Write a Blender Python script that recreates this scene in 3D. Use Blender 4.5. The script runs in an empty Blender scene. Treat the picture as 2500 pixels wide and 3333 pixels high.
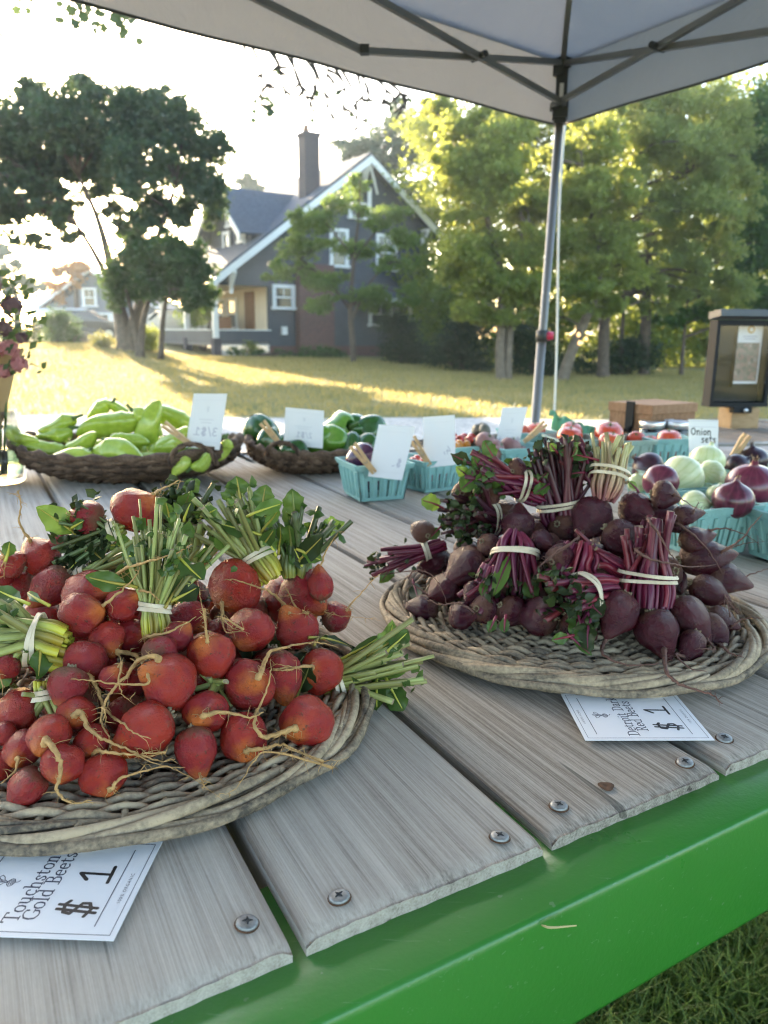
import bpy, math, random
import numpy as np
from mathutils import Vector, Matrix, Quaternion
random.seed(7); rng = np.random.default_rng(11)
S = bpy.context.scene
R = math.radians
# ------------------------------------------------------------------ camera
EYE = Vector((0, 0, 1.19)); PITCH = R(13.0); ROLL = R(0.5)
fw = Vector((0, math.cos(PITCH), -math.sin(PITCH))); up0 = Vector((0, math.sin(PITCH), math.cos(PITCH))); rt0 = Vector((1, 0, 0))
rt = rt0*math.cos(ROLL)+up0*math.sin(ROLL); up = -rt0*math.sin(ROLL)+up0*math.cos(ROLL)
cd = bpy.data.cameras.new('camera'); co = bpy.data.objects.new('camera', cd); S.collection.objects.link(co)
m = Matrix.Identity(4)
for i in range(3): m[i][0] = rt[i]; m[i][1] = up[i]; m[i][2] = -fw[i]; m[i][3] = EYE[i]
co.matrix_world = m
cd.sensor_fit = 'VERTICAL'; cd.sensor_height = 36; cd.lens = 27.05
cd.clip_start = 0.02; cd.clip_end = 2000
cd.dof.use_dof = True; cd.dof.focus_distance = 0.62; cd.dof.aperture_fstop = 9.5
S.camera = co
# ------------------------------------------------------------------ light
SUN_AZ = R(-26.0); SUN_EL = R(12.0)
w = bpy.data.worlds.new('World'); S.world = w; w.use_nodes = True
nt = w.node_tree; bg = nt.nodes['Background']
sky = nt.nodes.new('ShaderNodeTexSky'); sky.sky_type = 'NISHITA'; sky.sun_disc = False
sky.sun_elevation = SUN_EL; sky.sun_rotation = SUN_AZ; sky.air_density = 1.0; sky.dust_density = 1.6; sky.ozone_density = 1.0
nt.links.new(sky.outputs[0], bg.inputs[0]); bg.inputs[1].default_value = 0.15
sl = bpy.data.lights.new('sun', 'SUN'); so = bpy.data.objects.new('sun', sl); S.collection.objects.link(so)
sl.energy = 5.0; sl.angle = R(0.53); sl.color = (1.0, 0.82, 0.58)
sd = Vector((math.sin(SUN_AZ)*math.cos(SUN_EL), math.cos(SUN_AZ)*math.cos(SUN_EL), math.sin(SUN_EL)))
so.rotation_euler = sd.to_track_quat('Z', 'Y').to_euler(); so.location = (-10, 20, 12)
vs = S.view_settings; vs.view_transform = 'Standard'; vs.look = 'None'; vs.exposure = 2.9; vs.gamma = 1.0; vs.use_curve_mapping = False
S.cycles.use_denoising = True; S.cycles.filter_width = 1.1
S.cycles.max_bounces = 8; S.cycles.diffuse_bounces = 3; S.cycles.glossy_bounces = 3; S.cycles.transmission_bounces = 6; S.cycles.transparent_max_bounces = 8
S.cycles.caustics_reflective = False; S.cycles.caustics_refractive = False
S.cycles.sample_clamp_indirect = 6.0
# ------------------------------------------------------------------ helpers
COL = S.collection
def tag(o, label=None, cat=None, group=None, kind=None):
    if label: o['label'] = label
    if cat: o['category'] = cat
    if group: o['group'] = group
    if kind: o['kind'] = kind
    return o
def thing(name, label, cat, loc=(0, 0, 0), group=None):
    o = bpy.data.objects.new(name, None); COL.objects.link(o); o.location = loc; o.empty_display_size = .05
    return tag(o, label, cat, group)
def wloc(p):
    v = Vector((0, 0, 0))
    while p is not None: v = v+p.location; p = p.parent
    return v
def link(name, me, parent=None, loc=None, rot=None, scale=None):
    o = bpy.data.objects.new(name, me); COL.objects.link(o)
    if parent is not None: o.parent = parent
    if loc is not None: o.location = Vector(loc)-(wloc(parent) if parent is not None else Vector((0, 0, 0)))
    if rot is not None:
        o.rotation_mode = 'QUATERNION'; o.rotation_quaternion = rot
    if scale is not None: o.scale = scale if hasattr(scale, '__len__') else (scale,)*3
    return o
class MB:
    def __init__(s): s.v = []; s.f = []; s.m = []; s.n = 0
    def add(s, vs, fs, mi=0):
        n = len(s.v); s.v.extend([tuple(a) for a in vs]); s.f.extend([tuple(i+n for i in q) for q in fs]); s.m.extend([mi]*len(fs)); return s
    def box(s, c, d, rot=None, mi=0, taper=1.0):
        x, y, z = d[0]/2, d[1]/2, d[2]/2; vs = []
        for sz in (-1, 1):
            k = 1.0 if sz < 0 else taper
            for sx, sy in ((-1, -1), (1, -1), (1, 1), (-1, 1)): vs.append(Vector((sx*x*k, sy*y*k, sz*z)))
        if rot is not None: vs = [rot @ q for q in vs]
        vs = [q+Vector(c) for q in vs]
        return s.add(vs, [(3, 2, 1, 0), (4, 5, 6, 7), (0, 1, 5, 4), (1, 2, 6, 5), (2, 3, 7, 6), (3, 0, 4, 7)], mi)
    def tube(s, pts, rad, k=6, cap=True, mi=0, flat=1.0, upv=None, phase=0.0):
        pts = [Vector(p) for p in pts]; n = len(pts)
        if not hasattr(rad, '__len__'): rad = [rad]*n
        t = [(pts[min(i+1, n-1)]-pts[max(i-1, 0)]).normalized() for i in range(n)]
        u = Vector(upv) if upv is not None else (Vector((0, 0, 1)) if abs(t[0].z) < .9 else Vector((1, 0, 0)))
        vs = []; 
        for i in range(n):
            if upv is not None: u = Vector(upv)
            u = (u-t[i]*u.dot(t[i]))
            if u.length < 1e-6: u = t[i].orthogonal()
            u.normalize(); b = t[i].cross(u)
            for j in range(k):
                a = 2*math.pi*j/k+phase; vs.append(pts[i]+(u*math.cos(a)*flat+b*math.sin(a))*rad[i])
        fs = [(i*k+j, i*k+(j+1) % k, (i+1)*k+(j+1) % k, (i+1)*k+j) for i in range(n-1) for j in range(k)]
        if cap: fs += [tuple(range(k-1, -1, -1)), tuple((n-1)*k+j for j in range(k))]
        return s.add(vs, fs, mi)
    def ring(s, pts, rad, k=6, mi=0, upv=(0, 0, 1)):
        pts = [Vector(p) for p in pts]; n = len(pts)
        if not hasattr(rad, '__len__'): rad = [rad]*n
        vs = []
        for i in range(n):
            t = (pts[(i+1) % n]-pts[i-1]).normalized(); u = Vector(upv); u = (u-t*u.dot(t)).normalized(); b = t.cross(u)
            for j in range(k):
                a = 2*math.pi*j/k; vs.append(pts[i]+(u*math.cos(a)+b*math.sin(a))*rad[i])
        return s.add(vs, [(i*k+j, i*k+(j+1) % k, ((i+1) % n)*k+(j+1) % k, ((i+1) % n)*k+j) for i in range(n) for j in range(k)], mi)
    def lathe(s, prof, k=16, c=(0, 0, 0), mod=None, mi=0):
        vs = []
        for i, (r, z) in enumerate(prof):
            for j in range(k):
                a = 2*math.pi*j/k; q = r*(mod(a, i/(len(prof)-1)) if mod else 1)
                vs.append((c[0]+q*math.cos(a), c[1]+q*math.sin(a), c[2]+z))
        n = len(prof)
        fs = [(i*k+j, i*k+(j+1) % k, (i+1)*k+(j+1) % k, (i+1)*k+j) for i in range(n-1) for j in range(k)]
        return s.add(vs, fs, mi)
    def mesh(s, name, mats, smooth=True, off=(0, 0, 0)):
        me = bpy.data.meshes.new(name); o = Vector(off)
        me.from_pydata([(a[0]-o.x, a[1]-o.y, a[2]-o.z) for a in s.v], [], s.f)
        for mt in (mats if isinstance(mats, (list, tuple)) else [mats]): me.materials.append(mt)
        me.polygons.foreach_set('material_index', s.m)
        if smooth: me.polygons.foreach_set('use_smooth', [True]*len(s.f))
        me.update(); return me
    def build(s, name, mats, parent=None, smooth=False):
        return link(name, s.mesh(name, mats, smooth, wloc(parent) if parent is not None else (0, 0, 0)), parent)
def np_mesh(name, V, Fq, mat, smooth=False):
    me = bpy.data.meshes.new(name); V = np.asarray(V, np.float32); Fq = np.asarray(Fq, np.int32)
    k = Fq.shape[1]; nf = len(Fq)
    me.vertices.add(len(V)); me.vertices.foreach_set('co', V.ravel())
    me.loops.add(nf*k); me.loops.foreach_set('vertex_index', Fq.ravel())
    me.polygons.add(nf); me.polygons.foreach_set('loop_start', np.arange(0, nf*k, k, dtype=np.int32)); me.polygons.foreach_set('loop_total', np.full(nf, k, np.int32))
    if smooth: me.polygons.foreach_set('use_smooth', np.ones(nf, bool))
    me.materials.append(mat); me.update(calc_edges=True); return me
def spline(P, n=6):
    P = [Vector(p) for p in P]
    if len(P) < 3: return [P[0].lerp(P[-1], i/n) for i in range(n+1)]
    Q = [P[0]*2-P[1]]+P+[P[-1]*2-P[-2]]; out = []
    for i in range(1, len(Q)-2):
        a, b, c, d = Q[i-1:i+3]
        for j in range(n):
            t = j/n; out.append(.5*((2*b)+(c-a)*t+(2*a-5*b+4*c-d)*t*t+(3*b-a-3*c+d)*t**3))
    out.append(P[-1]); return out
def align(d, spin=0.0):     # local -Z goes along d
    return Vector(d).normalized().to_track_quat('-Z', 'Y') @ Quaternion((0, 0, 1), spin)
# ------------------------------------------------------------------ materials
def new_mat(name):
    m = bpy.data.materials.new(name); m.use_nodes = True; n = m.node_tree
    return m, n, n.nodes['Principled BSDF']
def nd(n, t, **kw):
    x = n.nodes.new(t)
    for k, v in kw.items(): setattr(x, k, v)
    return x
def ramp(n, fac, stops):
    r = nd(n, 'ShaderNodeValToRGB'); e = r.color_ramp.elements
    while len(e) < len(stops): e.new(.5)
    for el, (p, c) in zip(e, stops): el.position = p; el.color = (c[0], c[1], c[2], 1)
    n.links.new(fac, r.inputs[0]); return r.outputs[0]
def coords(n, scale=(1, 1, 1), kind='Object'):
    tc = nd(n, 'ShaderNodeTexCoord'); mp = nd(n, 'ShaderNodeMapping'); mp.inputs['Scale'].default_value = scale
    n.links.new(tc.outputs[kind], mp.inputs[0]); return mp.outputs[0]
def noise(n, vec, scale=5, detail=4, rough=.55, dist=0.0):
    x = nd(n, 'ShaderNodeTexNoise'); x.inputs['Scale'].default_value = scale; x.inputs['Detail'].default_value = detail; x.inputs['Roughness'].default_value = rough; x.inputs['Distortion'].default_value = dist
    if vec is not None: n.links.new(vec, x.inputs['Vector'])
    return x.outputs['Fac']
def mixc(n, fac, a, b, mode='MIX'):
    x = nd(n, 'ShaderNodeMix', data_type='RGBA', blend_type=mode)
    if isinstance(fac, (int, float)): x.inputs[0].default_value = fac
    else: n.links.new(fac, x.inputs[0])
    for s, q in ((6, a), (7, b)):
        if isinstance(q, tuple): x.inputs[s].default_value = (q[0], q[1], q[2], 1)
        else: n.links.new(q, x.inputs[s])
    return x.outputs[2]
def mathn(n, op, a, b=0.0, c=None):
    x = nd(n, 'ShaderNodeMath', operation=op)
    for i, q in enumerate((a, b) if c is None else (a, b, c)):
        if isinstance(q, (int, float)): x.inputs[i].default_value = q
        else: n.links.new(q, x.inputs[i])
    return x.outputs[0]
def bump(n, p, h, st=.3, dist=.01):
    x = nd(n, 'ShaderNodeBump'); x.inputs['Strength'].default_value = st; x.inputs['Distance'].default_value = dist
    n.links.new(h, x.inputs['Height']); n.links.new(x.outputs[0], p.inputs['Normal'])
def setp(p, **kw):
    for k, v in kw.items():
        q = p.inputs[k.replace('_', ' ')]
        q.default_value = (v[0], v[1], v[2], 1) if isinstance(v, tuple) and len(v) == 3 and q.type == 'RGBA' else v
def simple(name, col, rough=.6, metal=0.0, var=.25, scale=20, bst=0.0, spec=.5, coat=0.0, kind='Object', bscale=None):
    m, n, p = new_mat(name); setp(p, Roughness=rough, Metallic=metal); p.inputs['Specular IOR Level'].default_value = spec; p.inputs['Coat Weight'].default_value = coat
    f = noise(n, coords(n, kind=kind), scale)
    c = ramp(n, f, [(.25, tuple(x*(1-var) for x in col)), (.75, tuple(min(1, x*(1+var)) for x in col))])
    n.links.new(c, p.inputs['Base Color'])
    if bst: bump(n, p, noise(n, coords(n, kind=kind), bscale or scale*3), bst)
    return m
def leaf_mat(name, dark, light, trans, tw=.45, rough=.45, scale=.6, kind='Object', vein=False):
    m, n, p = new_mat(name); setp(p, Roughness=rough); p.inputs['Specular IOR Level'].default_value = .35
    f = noise(n, coords(n, kind=kind), scale, 3)
    oi = nd(n, 'ShaderNodeNewGeometry')
    f2 = mathn(n, 'ADD', mathn(n, 'MULTIPLY', f, .6), mathn(n, 'MULTIPLY', oi.outputs['Random Per Island'], .4))
    c = ramp(n, f2, [(.3, dark), (.72, light)]); n.links.new(c, p.inputs['Base Color'])
    tr = nd(n, 'ShaderNodeBsdfTranslucent'); tc = mixc(n, .6, c, trans); n.links.new(tc, tr.inputs[0])
    mx = nd(n, 'ShaderNodeMixShader'); mx.inputs[0].default_value = tw
    n.links.new(p.outputs[0], mx.inputs[1]); n.links.new(tr.outputs[0], mx.inputs[2])
    n.links.new(mx.outputs[0], n.nodes['Material Output'].inputs[0]); return m
def wood(name, dark, mid, light, grain=(2, 40, 40), crack=.5, rough=.85, bst=.5):
    m, n, p = new_mat(name); setp(p, Roughness=rough); p.inputs['Specular IOR Level'].default_value = .25
    oi = nd(n, 'ShaderNodeObjectInfo'); tc = nd(n, 'ShaderNodeTexCoord')
    ad = nd(n, 'ShaderNodeVectorMath', operation='ADD'); n.links.new(tc.outputs['Object'], ad.inputs[0])
    cb = nd(n, 'ShaderNodeCombineXYZ'); rr = mathn(n, 'MULTIPLY', oi.outputs['Random'], 37.0); n.links.new(rr, cb.inputs[0]); n.links.new(rr, cb.inputs[1]); n.links.new(cb.outputs[0], ad.inputs[1])
    def mapped(sc):
        mp = nd(n, 'ShaderNodeMapping'); mp.inputs['Scale'].default_value = sc; n.links.new(ad.outputs[0], mp.inputs[0]); return mp.outputs[0]
    wv = nd(n, 'ShaderNodeTexWave', wave_type='BANDS', bands_direction='Y', wave_profile='SIN'); wv.inputs['Scale'].default_value = 22; wv.inputs['Distortion'].default_value = 14; wv.inputs['Detail'].default_value = 3; wv.inputs['Detail Scale'].default_value = .35
    n.links.new(mapped((.10, 1, 1)), wv.inputs['Vector'])
    g1 = noise(n, mapped(grain), 3.0, 6, .65, .3); g2 = noise(n, mapped((grain[0]*.5, grain[1]*4, grain[2]*4)), 4.0, 3, .6); sp = noise(n, mapped((30, 90, 90)), 6.0, 3, .7)
    big = noise(n, mapped((1.2, 5, 5)), 1.6, 4)
    f = mathn(n, 'ADD', mathn(n, 'MULTIPLY', wv.outputs['Fac'], .055), mathn(n, 'ADD', mathn(n, 'MULTIPLY', g1, .30), mathn(n, 'ADD', mathn(n, 'MULTIPLY', g2, .46), mathn(n, 'MULTIPLY', sp, .13))))
    f = mathn(n, 'ADD', f, mathn(n, 'MULTIPLY', mathn(n, 'SUBTRACT', big, .5), .36)); f = mathn(n, 'ADD', f, mathn(n, 'MULTIPLY', mathn(n, 'SUBTRACT', oi.outputs['Random'], .5), .13))
    c = ramp(n, f, [(.31, dark), (.47, mid), (.68, light)])
    ck = noise(n, mapped((.55, 26, 26)), 2.2, 2, .4, .2)
    cm = ramp(n, ck, [(.296, (0, 0, 0)), (.306, (1, 1, 1))])
    c = mixc(n, crack, c, mixc(n, 1.0, c, cm, 'MULTIPLY')); st = noise(n, mapped((2.2, 5, 5)), 2.3, 4)
    c = mixc(n, ramp(n, st, [(.58, (0, 0, 0)), (.78, (.4, .4, .4))]), c, tuple(x*.6 for x in dark))
    vo = nd(n, 'ShaderNodeTexVoronoi'); vo.inputs['Scale'].default_value = 1.0; n.links.new(mapped((4.2, 7.5, .01)), vo.inputs['Vector']); sx_ = nd(n, 'ShaderNodeSeparateXYZ'); n.links.new(vo.outputs['Color'], sx_.inputs[0])
    kd = mathn(n, 'ADD', vo.outputs['Distance'], mathn(n, 'MULTIPLY', mathn(n, 'GREATER_THAN', .72, sx_.outputs['X']), 1.0)); kd = mathn(n, 'ADD', kd, mathn(n, 'MULTIPLY', mathn(n, 'SUBTRACT', g1, .5), .05))
    c = mixc(n, ramp(n, kd, [(.035, (.9,)*3), (.06, (.55,)*3), (.1, (0, 0, 0))]), c, tuple(x*.55 for x in dark))
    n.links.new(c, p.inputs['Base Color'])
    h = mathn(n, 'ADD', mathn(n, 'MULTIPLY', f, .6), mathn(n, 'MULTIPLY', cm, .5)); bump(n, p, h, bst, .003)
    return m
HAZE = 0.0007
M = {}
M['plank'] = wood('weathered plank', (.18, .155, .132), (.365, .328, .292), (.52, .48, .435), crack=.55, bst=.5)
M['boxwood'] = wood('cedar box wood', (.16, .085, .045), (.27, .15, .085), (.36, .22, .13), grain=(2, 20, 20), crack=.1, bst=.15)
M['postwood'] = wood('pine post wood', (.24, .15, .075), (.36, .24, .13), (.45, .31, .18), grain=(2, 14, 14), crack=.2, bst=.2)
M['pinwood'] = simple('clothespin wood', (.50, .33, .17), .6, var=.2, scale=60)
M['screw'] = simple('zinc screw', (.27, .28, .29), .5, .75, var=.3, scale=300)
M['rust'] = simple('rust stain', (.09, .045, .025), .9, var=.5, scale=200)
M['slot'] = simple('screw recess', (.05, .05, .055), .6, .5)
def green_paint():
    m, n, p = new_mat('green enamel paint'); setp(p, Roughness=.34); p.inputs['Coat Weight'].default_value = .25; p.inputs['Coat Roughness'].default_value = .2
    v = coords(n); f = noise(n, v, 3, 3); c = ramp(n, f, [(.3, (.022, .16, .018)), (.7, (.029, .19, .022))])
    sp = noise(n, v, 160, 2, .5); c = mixc(n, ramp(n, sp, [(.72, (0, 0, 0)), (.76, (.6, .6, .6))]), c, (.12, .22, .12))
    s2 = noise(n, coords(n, (6, 60, 60)), 5, 3, .6, .6); c = mixc(n, ramp(n, s2, [(.66, (0, 0, 0)), (.74, (.28, .28, .28))]), c, (.25, .36, .25))
    n.links.new(c, p.inputs['Base Color']); rg = ramp(n, noise(n, v, 9, 5), [(.3, (.26,)*3), (.7, (.46,)*3)]); n.links.new(rg, p.inputs['Roughness'])
    bump(n, p, noise(n, v, 240, 2), .04); return m
M['green'] = green_paint()
def wicker(name, cols, bs=.5):
    m, n, p = new_mat(name); setp(p, Roughness=.75); p.inputs['Specular IOR Level'].default_value = .3
    v = coords(n); f = noise(n, v, 26, 5, .65); f2 = noise(n, v, 240, 3, .6); oi = nd(n, 'ShaderNodeObjectInfo')
    q = mathn(n, 'ADD', mathn(n, 'MULTIPLY', f, .6), mathn(n, 'MULTIPLY', f2, .4)); q = mathn(n, 'ADD', q, mathn(n, 'MULTIPLY', mathn(n, 'SUBTRACT', oi.outputs['Random'], .5), .22))
    c = ramp(n, q, [(.30, cols[0]), (.45, cols[1]), (.62, cols[2])]); n.links.new(c, p.inputs['Base Color']); bump(n, p, f2, bs, .002); return m
M['willow'] = wicker('weathered willow', ((.075, .064, .054), (.26, .205, .145), (.47, .37, .255)))
M['seagrass'] = wicker('dark rattan', ((.02, .012, .009), (.075, .045, .03), (.17, .11, .075)))
def beet_mat(name, body, body2, tip, scurf, soil):
    m, n, p = new_mat(name); setp(p, Roughness=.42); p.inputs['Specular IOR Level'].default_value = .45
    p.inputs['Coat Weight'].default_value = .08; p.inputs['Coat Roughness'].default_value = .25
    tc = nd(n, 'ShaderNodeTexCoord'); sx = nd(n, 'ShaderNodeSeparateXYZ'); n.links.new(tc.outputs['Object'], sx.inputs[0]); oi = nd(n, 'ShaderNodeObjectInfo')
    at = nd(n, 'ShaderNodeAttribute', attribute_type='OBJECT', attribute_name='tone')
    ad = nd(n, 'ShaderNodeVectorMath', operation='ADD'); n.links.new(tc.outputs['Object'], ad.inputs[0]); cb = nd(n, 'ShaderNodeCombineXYZ'); n.links.new(mathn(n, 'MULTIPLY', oi.outputs['Random'], 50.0), cb.inputs[0]); n.links.new(cb.outputs[0], ad.inputs[1])
    v = ad.outputs[0]; f = noise(n, v, 1.6, 4); ff = mathn(n, 'MULTIPLY_ADD', noise(n, v, 2.6, 7, .75), 1.7, -.35); fs = mathn(n, 'MULTIPLY_ADD', noise(n, v, 7.5, 6, .75), 1.7, -.35)
    base = mixc(n, ramp(n, mathn(n, 'ADD', f, mathn(n, 'MULTIPLY', at.outputs['Fac'], .5)), [(.35, (0, 0, 0)), (.75, (1, 1, 1))]), body, body2)
    zt = mathn(n, 'ADD', sx.outputs['Z'], mathn(n, 'MULTIPLY', mathn(n, 'SUBTRACT', f, .5), .7))
    base = mixc(n, ramp(n, zt, [(.0, (0, 0, 0)), (.01, (0, 0, 0))]), base, base)
    low = ramp(n, mathn(n, 'MULTIPLY_ADD', zt, -1.0, -.3), [(.42, (0, 0, 0)), (.95, (.9, .9, .9))]); base = mixc(n, low, base, tip)
    # russet scurf round the crown and in patches
    cr = mathn(n, 'ADD', mathn(n, 'MULTIPLY', zt, .55), mathn(n, 'MULTIPLY', mathn(n, 'SUBTRACT', ff, .5), .75)); cr = mathn(n, 'ADD', cr, mathn(n, 'MULTIPLY', at.outputs['Fac'], .36))
    crm = ramp(n, cr, [(.27, (0, 0, 0)), (.55, (.85, .85, .85))]); base = mixc(n, crm, base, scurf)
    sm = ramp(n, mathn(n, 'MULTIPLY', fs, ff), [(.36, (0, 0, 0)), (.46, (.85, .85, .85))]); base = mixc(n, sm, base, soil)
    wv = nd(n, 'ShaderNodeTexWave', wave_type='BANDS', bands_direction='Z'); wv.inputs['Scale'].default_value = 3.5; wv.inputs['Distortion'].default_value = 6; wv.inputs['Detail'].default_value = 4; n.links.new(v, wv.inputs['Vector'])
    lm = ramp(n, mathn(n, 'MULTIPLY', wv.outputs['Fac'], ff), [(.50, (0, 0, 0)), (.70, (.5, .5, .5))]); base = mixc(n, lm, base, scurf)
    n.links.new(base, p.inputs['Base Color'])
    rg = mathn(n, 'ADD', .22, mathn(n, 'MULTIPLY', crm, .42)); n.links.new(rg, p.inputs['Roughness'])
    bump(n, p, mathn(n, 'ADD', mathn(n, 'MULTIPLY', ff, .6), mathn(n, 'MULTIPLY', fs, .4)), .5, .02); return m
M['goldbeet'] = beet_mat('gold beet skin', (.40, .028, .013), (.27, .016, .026), (.56, .15, .026), (.17, .078, .04), (.075, .024, .013))
M['redbeet'] = beet_mat('dark red beet skin', (.078, .0045, .014), (.048, .004, .015), (.085, .014, .02), (.125, .052, .032), (.026, .008, .008))
M['goldroot'] = simple('pale tan root', (.50, .30, .12), .7, var=.35, scale=150, bst=.4)
M['redroot'] = simple('brown root', (.155, .078, .062), .75, var=.4, scale=150, bst=.4)
def stalk_mat(name, cut, mid, crown):
    m, n, p = new_mat(name); setp(p, Roughness=.42)
    tc = nd(n, 'ShaderNodeTexCoord'); sx = nd(n, 'ShaderNodeSeparateXYZ'); n.links.new(tc.outputs['UV'], sx.inputs[0]); oi = nd(n, 'ShaderNodeObjectInfo')
    f = noise(n, coords(n), 220, 3); q = mathn(n, 'ADD', sx.outputs['Y'], mathn(n, 'MULTIPLY', mathn(n, 'SUBTRACT', f, .5), .3))
    c = ramp(n, q, [(.08, crown), (.45, mid), (.93, cut)])
    sr = mathn(n, 'FRACT', mathn(n, 'MULTIPLY', sx.outputs['X'], 5.0)); c = mixc(n, ramp(n, sr, [(.0, (.28,)*3), (.35, (0, 0, 0)), (1, (.1,)*3)]), c, tuple(min(1, x*1.9+.03) for x in mid))
    hv = nd(n, 'ShaderNodeHueSaturation'); n.links.new(mathn(n, 'MULTIPLY_ADD', oi.outputs['Random'], .7, .65), hv.inputs['Value']); n.links.new(mathn(n, 'MULTIPLY_ADD', oi.outputs['Random'], .05, .475), hv.inputs['Hue']); n.links.new(c, hv.inputs['Color'])
    n.links.new(hv.outputs[0], p.inputs['Base Color']); return m
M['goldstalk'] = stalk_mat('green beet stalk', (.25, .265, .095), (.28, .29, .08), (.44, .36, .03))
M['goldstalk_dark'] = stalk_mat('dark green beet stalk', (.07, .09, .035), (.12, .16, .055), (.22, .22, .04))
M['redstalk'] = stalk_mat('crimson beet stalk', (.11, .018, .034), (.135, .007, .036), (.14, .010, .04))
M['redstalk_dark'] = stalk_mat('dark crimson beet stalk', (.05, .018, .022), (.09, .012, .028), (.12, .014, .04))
M['redstalk_pale'] = stalk_mat('pale striped beet stalk', (.36, .34, .16), (.38, .26, .17), (.24, .06, .07))
M['cutend'] = simple('dry cut stalk end', (.24, .19, .12), .8, var=.6, scale=400)
M['cutend_dark'] = simple('dark cut stalk end', (.05, .045, .03), .85, var=.7, scale=400)
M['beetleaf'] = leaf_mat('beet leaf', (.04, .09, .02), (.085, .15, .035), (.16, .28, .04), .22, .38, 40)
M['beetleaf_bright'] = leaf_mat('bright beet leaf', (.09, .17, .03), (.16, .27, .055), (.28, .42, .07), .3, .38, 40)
M['beetleaf_dark'] = leaf_mat('dark beet leaf', (.014, .024, .010), (.04, .065, .02), (.07, .11, .025), .2, .5, 40)  # dark leaves; also darkened to stand for shade inside the heaps
M['band'] = simple('rubber band', (.66, .57, .44), .5, var=.08, scale=60)
M['paper'] = simple('card paper', (.74, .75, .80), .55, var=.02, scale=8)
M['ink'] = simple('printed ink', (.03, .035, .075), .5, var=.1)
M['marker'] = simple('black marker', (.008, .008, .012), .45, var=.1)
M['faint'] = simple('ink showing through', (.46, .46, .56), .6, var=.03)
M['faintline'] = simple('faint printed line', (.60, .61, .68), .6, var=.02)
M['teal'] = simple('teal pulp box', (.23, .44, .43), .75, var=.14, scale=25, bst=.25, bscale=160)
M['greypulp'] = simple('grey green pulp box', (.30, .41, .36), .8, var=.14, scale=25, bst=.25, bscale=160)
def fruit(name, a, b, rough, sc=3, coat=0.0, sss=0.0, stripe=None):
    m, n, p = new_mat(name); setp(p, Roughness=rough); p.inputs['Coat Weight'].default_value = coat; p.inputs['Coat Roughness'].default_value = .12
    oi = nd(n, 'ShaderNodeObjectInfo'); f = mathn(n, 'ADD', mathn(n, 'MULTIPLY', noise(n, coords(n), sc, 4), .75), mathn(n, 'MULTIPLY', oi.outputs['Random'], .25)); c = ramp(n, f, [(.3, a), (.7, b)])
    if stripe:
        g = nd(n, 'ShaderNodeTexGradient', gradient_type='RADIAL'); n.links.new(coords(n), g.inputs[0]); s = noise(n, None, 1, 2); 
        wv = mathn(n, 'SINE', mathn(n, 'MULTIPLY_ADD', g.outputs['Fac'], stripe[0], mathn(n, 'MULTIPLY', noise(n, coords(n), 2, 2), 4.0))); c = mixc(n, ramp(n, wv, [(.3, (0, 0, 0)), (1, (stripe[2],)*3)]), c, stripe[1])
    n.links.new(c, p.inputs['Base Color']); p.inputs['Subsurface Weight'].default_value = 0; return m
M['palepepper'] = fruit('pale green pepper', (.27, .38, .035), (.45, .55, .09), .24, 9, .35)
M['bellpepper'] = fruit('dark green bell pepper', (.02, .075, .012), (.04, .13, .025), .22, 9, .4)
M['bellpepper_light'] = fruit('green bell pepper', (.08, .2, .02), (.15, .3, .04), .22, 9, .4)
M['purplepepper'] = fruit('purple pepper', (.035, .01, .035), (.09, .03, .075), .2, 12, .4)
M['tomato'] = fruit('red tomato', (.50, .045, .02), (.60, .12, .045), .25, 8, .3)
M['cherry'] = fruit('red cherry tomato', (.42, .03, .02), (.5, .06, .03), .2, 8, .4)
M['orangecherry'] = fruit('orange cherry tomato', (.6, .2, .02), (.65, .27, .03), .2, 8, .4)
M['potato'] = fruit('mauve potato', (.22, .10, .10), (.32, .17, .15), .5, 10)
M['greyfruit'] = fruit('dusky grey plum', (.09, .09, .075), (.16, .15, .12), .5, 10)
M['redonion'] = fruit('red onion skin', (.05, .008, .02), (.15, .02, .05), .3, 3, .25, stripe=(90.0, (.22, .05, .09), .35))
M['darkonion'] = fruit('dark purple onion skin', (.014, .006, .012), (.05, .012, .03), .35, 3, .2, stripe=(90.0, (.07, .02, .04), .35))
M['whiteonion'] = fruit('white onion skin', (.52, .58, .30), (.66, .70, .45), .3, 3, .2, stripe=(110.0, (.44, .52, .22), .5))
M['stem'] = simple('green stem', (.07, .13, .03), .6, var=.3, scale=80)
M['onionneck'] = simple('dry onion neck', (.30, .2, .12), .8, var=.4, scale=120)
M['black'] = simple('black metal', (.016, .017, .018), .7, var=.2, spec=.2)
M['charcoal'] = simple('charcoal roof metal', (.06, .065, .07), .55, var=.15, scale=6)
M['steel'] = simple('grey tent steel', (.20, .205, .20), .38, .55, var=.1, scale=6)
M['polesteel'] = simple('silver pole steel', (.20, .19, .175), .42, .6, var=.12, scale=10)
M['darksteel'] = simple('dark tent steel', (.055, .06, .058), .45, .3, var=.12, scale=6)
M['plasticgrey'] = simple('dark grey bracket plastic', (.032, .036, .036), .5, var=.12)
M['redplastic'] = simple('red button plastic', (.55, .03, .08), .35, var=.1)
M['whitecord'] = simple('white cord', (.7, .68, .62), .7, var=.08)
M['whitetape'] = simple('white sticker', (.7, .7, .68), .6, var=.05)
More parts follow.
